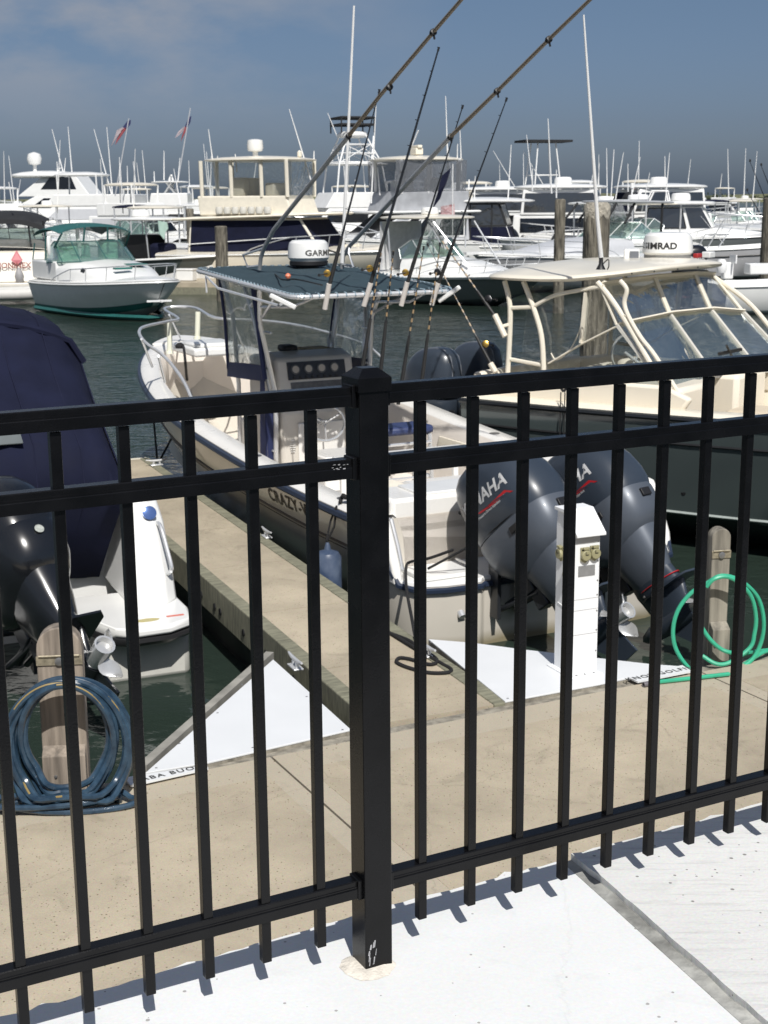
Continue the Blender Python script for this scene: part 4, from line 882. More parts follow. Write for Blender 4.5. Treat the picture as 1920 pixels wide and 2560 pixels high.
mb=MB(); mb.sheet([[V((4.74,.56,1.56)),V((4.80,0,1.56)),V((4.74,-.56,1.56))],[V((4.66,.63,2.44)),V((4.72,0,2.47)),V((4.66,-.63,2.44))]],.003); obj('front_curtain',mb,VINYL,boat)
# radar, outriggers, lights
zt=Z(480,560,.434)
def au(X,Y,ax,v): return A.px(*zt(X,Y),ax,v)
R0_=V((4.45,-.36,tz(4.45)+.06)); k0=A.px(722,690,'x',4.45); k1=A.px(822,690,'x',4.45); cy=(k0.y+k1.y)/2
rr=abs(k0.y-k1.y)/2*.95; zb_=A.px(772,662,'x',4.45).z
dm=radome(boat,4.45,cy,zb_+.035,rr,.22)
mb=MB(); mb.lathe([(rr*.8,0),(rr*.93,.015),(rr*.93,.05)],(4.45,cy,zb_-.012),24); mb.lathe([(.10,-.06),(.10,.02)],(4.45,cy,zb_-.012),12); obj('base_ring',mb,DARK,dm)
bvd=BVHTree.FromPolygons([v.co for v in dm.data.vertices],[tuple(p.vertices) for p in dm.data.polygons])
M_=axes((4.1,cy-.06,zb_+.10),(0,-1,0),(0,0,1)); text('lettering','GARMIN',.078,GREYD,dm,M_,.0005,.002,0,1.05,1.15,fit=(bvd,(1,0,0)),off=.003)
def pole(pts,r,m,nm,par,rings=()):
    mb=MB(); mb.tube(pts,r,8); o=obj(nm,mb,m,par); 
    if rings:
        for p in rings: b=MB(); b.lathe([(.016,-.02),(.026,-.015),(.026,.015),(.016,.02)],p,8,(pts[-1]-pts[-2])); b.tube([V(p),V(p)+V((-.02,0,-.05))],.008,5); obj('guide_ring',b,DARK,o)
    return o
OS=STEEL
for nm,yv,pix,rg in (('port',.40,[(649,674),(652,645),(660,620),(684,575),(872,339),(951,238),(1083,81),(1200,-55),(1330,-205)],((872,339),(974,218),(1083,81))),
                  ('stbd',-.42,[(855,671),(858,640),(874,615),(900,587),(1126,342),(1243,228),(1372,99),(1500,-25),(1640,-165)],((1126,342),(1243,228),(1372,99)))):
    P=[A.px(x,y,'y',yv) for x,y in pix]; zoff=0
    pole(P[:5],.021,mat('dull_aluminium',(.42,.43,.44),.4,.4),'outrigger_base',boat)
    pole(P[4:],[.018,.016,.015,.013,.010],TANP,'outrigger',boat,[A.px(x,y,'y',yv) for x,y in rg])
    mb=MB(); q=A.px(pix[0][0]-30 if nm=='port' else pix[0][0]+28,pix[0][1]-6,'y',yv); mb.tube([P[0]+V((.0,0,.04)),q+V((0,0,.0)),q+V((.04,.03,.12)),P[2]],.012,6); obj('outrigger_brace',mb,STEEL,boat)
P=[A.px(855,657,'y',-.30),A.px(862,520,'y',-.30),A.px(885,14,'y',-.30)]
pole(P,[.020,.017,.010],WHTP,'antenna',boat)
mb=MB(); mb.bar(au(450,410,'x',2.45),au(598,482,'x',2.30),.035,.04); obj('spreader_light',mb,GELW,boat,bevel=.008); mb=MB(); mb.bar(au(1420,445,'x',2.45),au(1543,362,'x',2.30),.035,.04); obj('spreader_light',mb,GELW,boat,bevel=.008)
mb=MB(); mb.tube([au(80,300,'y',.84),au(150,370,'y',.90),au(500,470,'y',.92),au(525,455,'y',.84),au(450,410,'y',.80)],.012,6); mb.tube([au(80,300,'y',.84),au(85,395,'y',.86)],.010,6); obj('t_top_bracket',mb,ALU,boat)
mb=MB(); p=au(553,300,'z',tz(3.3)+.09); mb.lathe([(.001,-.028),(.02,-.02),(.028,0),(.02,.02),(.001,.028)],p,12); obj('float_bob',mb,mat('orange_float',(.75,.22,.12),.4),boat)
P=[au(x,y,'z',tz(3.4)+.075) for x,y in((395,270),(470,285),(520,320),(600,318),(750,352))]; mb=MB(); mb.tube(spl(P,4),.007,5); obj('cable',mb,RUBBER,boat)
# rocket launcher rod holders
HB=[((790,345),(765,490)),((1030,340),(990,472)),((1240,335),(1205,470)),((1418,340),(1380,466))]
hold=[]
for (a,b) in HB:
    p,q=au(*a,'x',2.34),au(*b,'x',2.40); hold.append((p,q)); mb=MB(); mb.tube([q,p],.023,10); mb.tube([(p+q)/2,V((2.44,(p+q).y/2,tz(2.4)))],.012,6); obj('rod_holder',mb,mat('off_white_tube',(.62,.58,.54),.4),boat)
# bow rail (two halves as in the photograph) and posts
zr5=Z(330,620,.3797)
def ar(X,Y,z): return A.px(*zr5(X,Y),'z',z)
mb=MB()
P=[ar(390,985,1.40),ar(330,860,1.55),ar(215,715,1.72),ar(110,640,1.83),ar(62,590,1.88),ar(48,545,1.92),ar(90,515,1.94),ar(240,482,1.95),ar(305,463,1.95),ar(212,400,1.95),ar(320,385,1.96),ar(430,398,1.95),ar(550,460,1.93),ar(770,472,1.91),ar(990,492,1.86),ar(1190,530,1.76),ar(1440,600,1.60),ar(1560,650,1.46),ar(1640,718,1.33)]
mb.tube(spl(P,4),.016,7)
for a,b in(((62,600,1.88),(133,782,1.46)),((175,712,1.74),(218,882,1.40)),((245,440,1.95),(318,590,1.55)),((662,470,1.92),(742,668,1.44)),((1440,600,1.6),(1470,690,1.3))):
    mb.tube([ar(*a),ar(*b)],.013,6)
mb.tube([ar(175,712,1.50),ar(200,700,1.52)],.013,6)
obj('bow_rail',mb,STEEL,boat)
for a,b in(((248,482,1.86),(248,695,1.50)),((434,420,1.95),(430,600,1.60))):
    mb=MB(); t_=ar(*a); b_=A.px(*zr5(b[0],b[1]),'x',t_.x); mb.tube([b_,t_],.030,10); mb.lathe([(.045,-.0),(.04,.03)],b_,12); obj('bow_post',mb,mat('ivory_pvc',(.80,.80,.66),.4),boat)
mb=MB(); p=ar(315,660,1.52); mb.tube(spl([p+V((0,.03,.03)),p+V((.03,-.02,.05)),p+V((-.04,-.03,.02)),ar(345,690,1.50),ar(352,760,1.40),ar(360,850,1.1),ar(370,900,.9)],5),.016,6); mb.lathe([(.05,0),(.055,.03),(.03,.06)],p,10); obj('bow_line',mb,ROPE,boat)
mb=MB(); mb.tube([A.px(*zr5(120,920),'x',6.6),A.px(*zr5(132,1010),'x',6.6),A.px(*zr5(165,1385),'x',5.9)],.012,6); mb.tube([A.px(*zr5(380,985),'x',4.9),A.px(*zr5(310,1160),'x',5.2),A.px(*zr5(190,1385),'x',5.6)],.012,6)
obj('mooring_line',mb,ROPE,boat)
# name on the hull side: letters follow the curved topsides
bva=None
for ch in boat.children:
    if ch.name.startswith('hull'): bva=BVHTree.FromPolygons([v.co for v in ch.data.vertices],[tuple(p.vertices) for p in ch.data.polygons])
M_=axes((1.42,1.5,.735),(-1,0,0),(0,0,1)); text('name_lettering','CRAZY-W',.155,mat('brown_letters',(.10,.08,.06),.5),boat,M_,.0005,.003,0,1.15,1.1,fit=(bva,(0,-1,0)),off=.005)
# fenders with lines
def fender(x,zc_,y,r,h,label,m,yaw=0):
    P=A.w((x,y,zc_)); t=thing('boat_fender',label,'fender',P,116.7,'fenders on the white boat')
    mb=MB(); mb.lathe([(.02,-h/2-.05),(.03,-h/2-.02),(r*.7,-h/2+.02),(r,-h/2+.06),(r,h/2-.05),(r*.8,h/2-.015),(.028,h/2+.005),(.020,h/2+.04),(.012,h/2+.06)],(0,0,0),18); obj('body',mb,m,t)
    s=sheer(SA,x); tz_=s.z-zc_+.02; mb=MB(); dy=s.y-y
    mb.tube([(0,0,h/2+.08),(-.02,dy*.6,tz_*.75),(-.02,dy+.01,tz_)],.009,6); mb.tube([(.03,0,h/2+.05),(.06,dy*.7,tz_*.8),(-.02,dy+.01,tz_)],.008,6)
    mb.tube(spl([(-.02,dy-.02,tz_+.02),(.02,dy-.06,tz_+.06),(-.05,dy-.09,tz_+.05),(-.03,dy-.04,tz_+.08),(.03,dy-.10,tz_+.04)],4),.016,6); obj('line',mb,ROPE,t); return t
fender(.50,.30,1.38,.105,.60,'blue cylindrical fender hanging by the boat name near the fence post',mat('worn_blue_fender',(.035,.065,.14),.45,var=.35,vs=9,c2=(.10,.13,.19)))
fender(3.9,.28,1.30,.13,.42,'dark fender hanging midway along the port side of the white boat',mat('dark_fender',(.01,.012,.02),.4))
# outboards
e1=outboard(boat,-.60,.42,.62,rad(39),.99,brand='YAMAHA',yawo=rad(14)); e2=outboard(boat,-.60,-.29,.62,rad(39),.99,brand='YAMAHA',yawo=rad(13))
mb=MB(); mb.tube([(-.5,.3,.86),(-.55,0,.88),(-.5,-.3,.86)],.02,8); obj('tie_bar',mb,STEEL,boat)
mb=MB()
for s_ in(.36,.52): mb.tube(spl([(-.02,s_,.9),(-.25,s_+.05,.98),(-.45,s_,.90),(-.5,s_-.02,.80)],4),.016,6)
mb.tube([(-.34,.97,.60),(-.56,.72,.80)],.010,5)
obj('rigging_hose',mb,RUBBER,boat)
# ---------------------------------------------------------------- fishing rods
def rod(label,p0,p1,w0,grip=.42,reel='gold',r=.009,wr=False,reelside=1,rpos=.24,thing_loc=None,group='fishing rods standing in their holders'):
    p0,p1=V(p0),V(p1); t=thing('fishing_rod',label,'fishing rod',w0,0,group); o=V(w0); p0-=o;p1-=o; d=(p1-p0).normalized(); Lr=(p1-p0).length
    side=d.cross(V((0,1,0))).normalized()*reelside
    n=12; bend=V((0,0,-1)); pts=[p0+d*Lr*i/n+ (d.cross(V((0,1,0)))*0) for i in range(n+1)]
    mb=MB(); mb.tube(pts,[r*(1-.6*i/n) for i in range(n+1)],7); b=obj('blank',mb,GRAPH,t)
    mb=MB(); mb.tube([p0,p0+d*grip*.5,p0+d*grip],[.017,.018,.014],10); obj('grip',mb,RUBBER,t)
    mb=MB()
    for k in range(1,8):
        f=grip/Lr+(1-grip/Lr)*(k/7)**.85; q=p0+d*Lr*f; rr=.018*(1-f*.7); mb.tube([q,q+side*rr*1.6],.003,4); mb.tube([q+side*rr*1.6+ (d.cross(side)*math.cos(a)+side*math.sin(a))*rr for a in [j*math.pi/4 for j in range(8)]],.003,4,closed=True)
    mb.tube([p1-d*.03,p1+d*.005],.010,6)
    obj('guide',mb,DARK,b)
    if wr:
        mb=MB()
        for k in range(9): f=grip/Lr+.03+.055*k; q=p0+d*Lr*f; mb.tube([q,q+d*.035],r*1.12*(1-.5*f),7)
        obj('wrap',mb,mat('tan_thread_wrap',(.32,.22,.12),.4),b)
    if reel:
        q=p0+d*Lr*rpos if rpos<1 else p0+d*rpos; c=q+side*.045; ax=d.cross(side).normalized()
        mb=MB(); mb.lathe([(.022,-.030),(.031,-.027),(.031,-.020),(.018,-.016),(.018,.016),(.031,.020),(.031,.027),(.022,.030)],c,16,ax); mb.bar(q,c,.014,.02,ax); rl=obj('reel',mb,GOLD if reel=='gold' else mat('dark_reel',(.02,.02,.022),.3,.5),t)
        mb=MB(); mb.tube([c+ax*.035,c+ax*.055,c+ax*.055+side*.06-d*.03,c+ax*.085+side*.06-d*.03],.006,6); mb.lathe([(.014,-.012),(.014,.012)],c+ax*.095+side*.06-d*.03,8,ax); obj('crank',mb,DARK,rl)
        mb=MB(); mb.lathe([(.020,-.015),(.020,.015)],c,14,ax); obj('spool',mb,mat('bronze_spool',(.30,.16,.05),.35,.6),rl)
    return t
tips=[((820*1.1573,194*1.1573),.10),((948*1.1573,103*1.1573),.15),((1000*1.1573,228*1.1573),.20),((1095*1.1573,212*1.1573),.25)]
lbl=['rod leftmost in the T-top launcher with gold reel','thick black rod second from left in the T-top launcher, reaching highest','rod third from left in the T-top launcher with gold reel','rod rightmost in the T-top launcher with dark bronze reel']
for (p,q),(tp,dx),lb,kk in zip(hold,tips,lbl,range(4)):
    P0=A.w(p.lerp(q,.3)); tpw=A.w(A.px(*tp,'x',2.30-dx)); rod(lb,P0,tpw,P0,.48,'gold' if kk!=3 else 'dark',.017 if kk==1 else .012,rpos=.085,reelside=1)
zb5=[((985,805),(1075,280),(1085,200)),((1090,818),(1155,240),(1160,160)),((1210,900),(1330,200),(1335,130)),((1325,890),(1425,180),(1430,110))]
for (a,b,c_),lb in zip(zb5,['tan wrapped rod leftmost behind the console, beside the fence post','tan wrapped rod second from left behind the console','tan wrapped rod third from left behind the console','tan wrapped rod rightmost behind the console, before the black engines']):
    p=A.w(au(*a,'x',2.15)); q=A.w(au(*c_,'x',2.15)); p2=p-(q-p).normalized()*.22; rod(lb,p2,q,p2,.62,None,.010,True)
mb=MB(); mb.box((2.2,-.12,.93),(.12,1.3,.08)); mb.box((2.2,.45,.6),(.05,.05,.6)); mb.box((2.2,-.7,.6),(.05,.05,.6)); obj('rod_rack',mb,GELW,boat,bevel=.01)
# ---------------------------------------------------------------- right boat: grey hull, cream hardtop
H=Fr((1.556,14.98,0),-38)
hb_=thing('dual_console_boat','grey hulled boat with cream hardtop and clear curtains, bow towards the dock','boat',H.o,-38)
SH=hull_pts(7.0,1.3,1.25,1.42,.45,2.0,.62,.93,.34,-.3,30,.03,.9)
hull(hb_,SH,HDARK); rub(hb_,SH,mat('black_rub_rail',(.015,.017,.02),.35),.026,-.03)
mb=MB()
for sg in (1,-1): mb.tube([V((s[3].x,sg*(s[3].y+.004),s[3].z+.01)) for s in SH[:-3]],.016,5)
obj('chine_line',mb,mat('pale_grey_line',(.36,.40,.38),.4),hb_)
mb=MB(); mb.tube([V((s[1].lerp(s[2],.55).x,-s[1].lerp(s[2],.55).y-.004,s[1].lerp(s[2],.55).z)) for s in SH[:-3]],.014,5); obj('pin_stripe',mb,DARK,hb_)
coaming(hb_,SH,0,26,CREAM,.26,.55,CREAM)
deck(hb_,SH,CREAM,25,None,.05,0,.02,'foredeck')
CR2=mat('cream_shell',(.75,.69,.58),.35,var=.03,vs=2)
for sg in(1,-1):
    mb=MB(); mb.slab([(-.02,sg*1.00,1.22),(2.30,sg*1.00,1.22),(2.42,sg*1.00,1.40),(2.15,sg*1.0,1.50),(.4,sg*1.0,1.50),(-.02,sg*1.0,1.44)],(0,sg*.09,0)); obj('cockpit_side',mb,CR2,hb_,bevel=.03)
mb=MB(); mb.box((.02,0,1.28),(.12,2.0,.40)); obj('transom_seat_back',mb,CR2,hb_,bevel=.04)
mb=MB(); mb.box((1.9,-.60,1.05),(.75,.75,.85)); mb.box((1.9,.62,1.05),(.75,.72,.85)); obj('console',mb,CR2,hb_,bevel=.05)
mb=MB(); mb.box((3.3,-.55,.98),(1.4,.5,.62)); mb.box((3.3,.55,.98),(1.4,.5,.62)); obj('bow_seat',mb,mat('beige_cushion',(.62,.53,.40),.6,var=.05),hb_,bevel=.06)
mb=MB(); mb.box((1.2,.1,1.35),(.16,.5,.5)); mb.box((1.2,-.55,1.32),(.18,.5,.55)); obj('helm_seat',mb,CREAMC,hb_,bevel=.06)
# hardtop shell
mb=MB(); R_=[]
def htr(s,dz):
    r=[]
    for p in se(.80,.27,0,.86*s,1.40*s,3.6,40): 
        z=2.45+dz+.016*abs(p.y-.27)**2*-1+.02; x=p.x; 
        if p.x<.3: z-=.03*((.3-p.x)/.4)
        if p.x>1.0: z+=.05*((p.x-1.0)/.6)
        r.append(V((x,p.y,z)))
    return r
for s,dz in((.93,-.035),(1,-.02),(1.01,.0),(1,.018),(.96,.03),(.75,.075),(.4,.105),(.1,.112)): R_.append(htr(s,dz))
mb.loft(R_); ht=obj('hardtop',mb,CREAM,hb_,smooth=50)
PIP=mat('cream_pipe',(.74,.69,.58),.4,var=.03)
for sg in(1,-1):
    y=sg*1.0
    mb=MB(); mb.tube(spl([(.34,y,2.40),(.42,y*1.02,2.15),(.42,y*1.03,1.7),(.40,y*1.04,1.28)],5),.026,8)
    mb.tube(spl([(.56,y,2.40),(.68,y*1.02,2.18),(.79,y*1.03,1.90),(.83,y*1.04,1.58),(.84,y*1.04,1.28)],5),.026,8)
    mb.tube([(.42,y*1.02,2.14),(.69,y*1.02,2.16)],.020,7); mb.tube([(.41,y*1.03,1.64),(.83,y*1.03,1.60)],.020,7)
    mb.tube(spl([(.70,y*1.02,2.17),(.92,y*1.01,2.28),(1.20,y,2.34),(1.45,y,2.385)],5),.020,7)
    mb.tube(spl([(1.38,y,2.42),(1.52,y,2.28),(1.68,y*1.01,2.09),(1.95,y*1.02,1.72),(2.22,y*1.03,1.36)] if sg<0 else [(1.42,1.24,2.42),(1.71,1.25,2.25),(1.94,1.25,2.09),(2.16,1.25,1.87),(2.62,1.25,1.36)],5),.026,8)
    if sg<0: mb.tube(spl([(1.86,y*.98,2.49) if False else (1.62,y,2.44),(1.69,y,2.36),(1.67,y,2.24),(1.72,y*1.01,2.12),(1.86,y*1.02,1.93),(2.02,y*1.02,1.76),(2.3,y*1.03,1.40)],5),.022,8)
    if sg<0: mb.tube([(1.66,y*1.01,2.12),(1.72,y*1.01,2.12)],.018,6); mb.tube([(1.86,y*1.01,1.86),(1.90,y*1.01,1.88)],.018,6)
    obj('hardtop_frame',mb,PIP,hb_)
    mb=MB(); mb.bar((.86,y*.985,1.62),(1.22,y*.985,1.83),.012,.055,(0,1,0)); mb.bar((1.22,y*.985,1.83),(1.62,y*.985,2.03),.012,.055,(0,1,0)); mb.bar((1.22,y*.985,1.84),(1.26,y*.985,2.32),.012,.10,(0,1,0)); obj('curtain_strap',mb,CREAMC,hb_)
    mb=MB(); mb.slab([(.50,y*.97,1.50),(.86,y*.97,1.50),(2.15,y*.97,1.50),(1.62,y*.97,2.05),(1.40,y*.97,2.40),(.62,y*.97,2.36)],(0,.003,0)); obj('side_curtain',mb,VINYL,hb_,smooth=0)
    mb=MB(); mb.tube(spl([(.88,y*.99,1.72),(.95,y*.99,1.66),(1.1,y*.99,1.78),(1.2,y*.99,1.98),(1.22,y*.99,2.2)],5),.007,5); obj('zip',mb,CREAMC,hb_)
# front curtain and windscreen
T=[V((1.40,-.98,2.40)),V((1.36,.2,2.41)),V((1.47,.9,2.41)),V((1.52,1.22,2.39))]; Bn=[V((1.60,-.99,2.03)),V((1.54,.2,2.05)),V((1.66,.9,2.05)),V((1.88,1.22,2.01))]; G0=[V((2.15,-1.0,1.44)),V((2.05,.2,1.45)),V((2.22,.9,1.45)),V((2.50,1.22,1.45))]
mb=MB(); mb.sheet([Bn,T],.003); obj('front_curtain',mb,VINYL,hb_,smooth=0)
mb=MB(); mb.sheet([G0,Bn],.006); gl=obj('windscreen',mb,film('clear_glass',(.90,.93,.92),.06,.03,.05,(.3,.35,.35)),hb_,smooth=0)
mb=MB()
for a,b in zip(Bn[:-1],Bn[1:]): mb.bar(a,b,.014,.085,(1,0,.8))
for i in(1,2): mb.bar(T[i],Bn[i],.075,.014,(1,0,.6))
for i in(0,3): mb.bar(T[i],Bn[i],.06,.014,(1,0,.6))
for a,b in zip(T[:-1],T[1:]): mb.bar(a,b,.014,.09,(1,0,.8))
obj('front_strap',mb,CREAMC,hb_,smooth=0)
mb=MB()
for i in range(4): mb.bar(Bn[i],G0[i],.045,.03,(1,0,.6))
for a,b in zip(G0[:-1],G0[1:]): mb.bar(a,b,.03,.03)
obj('frame',mb,mat('ivory_frame',(.62,.60,.54),.35),gl,smooth=0)
mb=MB(); mb.tube([(1.95,.5,1.48),(2.2,.3,1.62),(2.3,-.1,1.80)],.012,6); mb.box((2.25,.1,1.72),(.03,.5,.03)); obj('wiper',mb,RUBBER,hb_)
mb=MB(); a=[V((1.45+.04*math.cos(t),-.55+.19*math.cos(t),1.72+.17*math.sin(t))) for t in [k*math.pi/10 for k in range(20)]]; mb.tube(a,.012,6,closed=True); mb.tube([(1.45,-.55,1.72),(1.65,-.55,1.6)],.02,6); obj('steering_wheel',mb,STEEL,hb_)
# radar dome, speaker, antenna, fittings on the hardtop
a=H.px(1612,640,'y',.3); b=H.px(1728,640,'y',.3)
P0=H.px(1668,655,'x',1.05); w0=H.px(1612,655,'x',1.05); w1=H.px(1730,655,'x',1.05); rr=.265
cyv=P0.y
dm=radome(hb_,1.05,cyv,2.575,rr,.26,GELW)
mb=MB(); mb.lathe([(rr*.8,-.0),(rr*.92,.015),(rr*.94,.05)],(1.05,cyv,2.545),24); obj('base_ring',mb,mat('grey_ring',(.2,.2,.2),.5),dm)
bvd=BVHTree.FromPolygons([v.co for v in dm.data.vertices],[tuple(p.vertices) for p in dm.data.polygons])
vd=(H.l(CAM)-V((1.05,cyv,2.6))); vd.z=0; vd.normalize(); rdir=V((-vd.y,vd.x,0))
M_=axes(V((1.05,cyv,2.665))+vd*.3-rdir*rr*.30,rdir,(0,0,1)); text('lettering','SIMRAD',.092,mat('dark_grey_letters',(.06,.06,.06),.5),dm,M_,.0005,.003,0,1,1.1,fit=(bvd,-vd),off=.003)
zh=Z(1400,240,.3134)
def hz(X,Y,ax,v): return H.px(*zh(X,Y),ax,v)
p=hz(570,1310,'x',.9); mb=MB(); mb.box((.9,p.y,2.60),(.16,.17,.15),.5); mb.box((.9,p.y,2.545),(.2,.24,.03)); sp=obj('horn_speaker',mb,GELW,hb_,bevel=.02)
mb=MB(); c=V((.9,p.y,2.61)); q=c+vd*.09; mb.bar(q-rdir*.045+rdir*.03,q+rdir*.045+rdir*.03,.02,.08); obj('speaker_grille',mb,mat('grey_mesh',(.15,.16,.18),.5),sp)
p=H.px(1502,671,'z',2.57); mb=MB(); mb.lathe([(.045,0),(.02,.05),(.018,.12)],p-V((0,0,.01)),10); mb.tube(spl([p+V((0,0,.02)),p+V((.05,.04,.08)),p+V((.07,.02,.02)),p+V((.04,.05,-.01))],4),.006,5); obj('antenna_mount',mb,DARK,hb_)
t_=H.px(1459,37,'x',p.x); mb=MB(); mb.tube([p+V((0,0,.1)),p.lerp(t_,.2),p.lerp(t_,.6),t_],[.022,.018,.013,.008],8); obj('antenna',mb,WHTP,hb_)
mb=MB(); q=H.px(1735,655,'x',1.1); mb.box((1.15,q.y-.02,2.57),(.06,.12,.05)); obj('red_light',mb,mat('red_lens',(.35,.03,.03),.3),hb_,bevel=.01)
mb=MB(); q=H.px(1760,655,'x',1.1); mb.box((1.15,q.y,2.57),(.10,.14,.07)); obj('white_box',mb,GELW,hb_,bevel=.01)
mb=MB()
for yy in (-.85,-.4,.1,.55): mb.lathe([(.008,0),(.008,.008)],(1.655,yy,2.50),6,(1,0,0))
for yy in(-.9,-.3,.3): mb.lathe([(.007,0),(.005,.008)],(.3,yy,2.54),6)
obj('fastener',mb,DARK,hb_)
# dock cleat line hanging over the side
mb=MB(); a=H.px(1409,979,'y',-1.26); mb.tube(spl([a,a+V((.03,.02,.05)),a+V((-.03,.0,.04)),a],4),.014,6)
for dx,dz in((0,-.55),(.045,-.53)): mb.tube([a+V((dx,-.05,0)),a+V((dx,-.06,dz))],.006,5)
mb.lathe([(.02,0),(.025,.06),(.01,.1)],a+V((0,-.06,-.62)),8); obj('hanging_line',mb,ROPE,hb_)
mb=MB(); mb.lathe([(.028,0),(.028,.01),(.018,.012)],H.px(1709,1231,'y',-1.18),12,(0,-1,0)); obj('through_hull',mb,DARK,hb_)
for yy,k in((12.76-.0,0),(0,1)): pass
ce=[H.px(1096,885,'x',-.62),H.px(1200,885,'x',-.62)]
for k,y_ in enumerate((ce[0].y,ce[1].y)):
    e_=outboard(hb_,-.50,y_+.05,.98,rad(0),.80,COWL,COWL,COWL,brand=None,detail=False,hs=1.12)
    bv_=BVHTree.FromPolygons([v.co for v in e_.data.vertices],[tuple(p.vertices) for p in e_.data.polygons])
    for dy in(-.09,.09):
        q=[]
        for k in range(13):
            a=rad(8+k*13.5); dv=V((-math.cos(a),0,-math.sin(a))); h=bv_.ray_cast(V((-.74,y_+.05+dy*(1-.3*math.sin(a)),1.25))-dv*2,dv)
            if h[0] is not None: q.append(h[0])
        if len(q)>3: mb=MB(); mb.tube(q,.007,5); obj('cowl_rib_highlight',mb,mat('rib_highlight_grey',(.16,.17,.19),.3),e_)  # cowl ribs in paler grey: their highlight lines are put into the colour
mb=MB(); mb.box((-.35,0,.7),(.7,2.0,.5)); obj('stern_bracket',mb,HDARK,hb_,bevel=.04)
# angled rods in the aft frame of this boat
z6=Z(900,620,.3617)
def hx(X,Y,v): return H.px(*z6(X,Y),'y',v)
def hrod(a,b,r0,yv,lb,reel,c_tip):
    p=H.w(hx(*b,yv)); q=H.w(hx(*a,yv)); tp=H.w(H.px(*c_tip,'y',yv)); rod(lb,q,tp,q,.34,reel,.010,True,rpos=.16,reelside=-1,group='fishing rods leaning aft on the cream hardtop boat')
    mb=MB(); mb.tube([H.l(p),H.l(q)+ (H.l(q)-H.l(p)).normalized()*.03],.030,10); o=obj('rod_holder',mb,mat('cream_tube',(.68,.62,.52),.4),hb_); return H.l((p+q)/2)
c1_=hrod((940,480),(1003,612),0,-1.12,'rod with black reel in the cream holder on the hardtop frame, leaning aft','dark',(1065,545))
c2_=hrod((912,815),(938,858),0,-1.12,'lower rod with gold reel above the black engines, leaning aft','gold',(1068,610))
mb=MB(); mb.tube([c1_,(.42,-1.03,c1_.z+.02)],.018,6); obj('holder_clamp',mb,PIP,hb_)
# ---------------------------------------------------------------- left boat: white hull under navy canvas
B=Fr((-2.27,8.76,0),113)
bb=thing('covered_bowrider','white runabout under navy canvas with black outboard, left of the finger pier','boat',B.o,113)
SB=hull_pts(5.7,1.12,.95,1.15,.45,2.2,.6,.86,.12,-.25,26,.03,.9)
SB=[[V((p.x+1.28,p.y,p.z)) for p in s] for s in SB]
hull(bb,SB,GELW); rub(bb,SB,RUBBER,.022,-.03)
coaming(bb,SB,1,22,GELW,.16,.4,CREAM); deck(bb,SB,GELW,21,None,.05,0,.02,'foredeck')
pl=[(.8,-1.08),(.25,-1.08),(-.02,-1.02),(-.12,-.86),(-.13,-.60),(-.05,-.50),(.38,-.34),(.46,-.20),(.46,.20),(.38,.34),(-.05,.50),(-.13,.60),(-.12,.86),(-.02,1.02),(.25,1.08),(.8,1.08)]
mb=MB(); mb.loft([[V((x+.06,y*.97,.34)) for x,y in pl],[V((x,y,.375)) for x,y in pl],[V((x,y,.41)) for x,y in pl],[V((x+.015,y*.99,.428)) for x,y in pl]]); pf=obj('swim_platform',mb,GELW,bb,bevel=.008)
mb=MB(); mb.loft([[V((x+.03,y*.985,.30)) for x,y in pl],[V((x-.005,y*1.005,.33)) for x,y in pl],[V((x-.005,y*1.005,.355)) for x,y in pl]]); obj('platform_rub',mb,mat('grey_black_strip',(.03,.03,.032),.3),pf)
mb=MB(); mb.slab([(.14,-.92,.4295),(-.0,-.80,.4295),(.0,-.66,.4295),(.14,-.60,.4295)],(0,0,.0015)) if False else mb.lathe([(.085,0),(.08,.0015)],(.05,-.74,.4285),24); o=obj('gold_badge',mb,mat('gold_badge',(.42,.36,.12),.4),pf,smooth=0); o.scale=(.45,1,1); o.location=(.05*.55,0,0)
mb=MB(); mb.slab([(.06,-1.00,.429),(.06,-.88,.429),(.09,-.88,.429),(.09,-1.00,.429)],(0,0,.0015)); obj('red_label',mb,mat('pale_red_label',(.62,.16,.12),.5),pf,smooth=0)
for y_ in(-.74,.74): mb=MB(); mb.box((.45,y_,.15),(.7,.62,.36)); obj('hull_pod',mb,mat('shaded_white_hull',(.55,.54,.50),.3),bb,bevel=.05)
# quarter pillars
for sg in(1,-1):
    mb=MB()
    secs=[]
    for z,x0,x1,y0,y1 in((.42,.36,1.3,.70,1.06),(.60,.44,1.3,.74,1.06),(.95,.62,1.3,.80,1.05),(1.10,.74,1.3,.83,1.03),(1.15,.92,1.3,.86,1.0)): secs.append([V((x0,sg*y0,z)),V((x1,sg*y0,z)),V((x1,sg*y1,z)),V((x0+.10,sg*y1,z)),V((x0,sg*(y1-.10),z))])
    mb.loft(secs); q=obj('quarter_pillar',mb,GELW,bb,smooth=30,bevel=.025)
    mb=MB(); mb.tube(spl([(.48,sg*1.0,.62),(.44,sg*1.02,.66),(.50,sg*1.01,.78),(.60,sg*.99,.94),(.66,sg*.98,.95)],4),.016,7); obj('grab_handle',mb,STEEL,q)
    mb=MB(); mb.lathe([(.05,0),(.05,.01),(.035,.014)],(.655,sg*.93,1.03),18,(-1,0,.45)); lt=obj('speaker',mb,mat('blue_chrome',(.12,.2,.45),.15,.6),q)
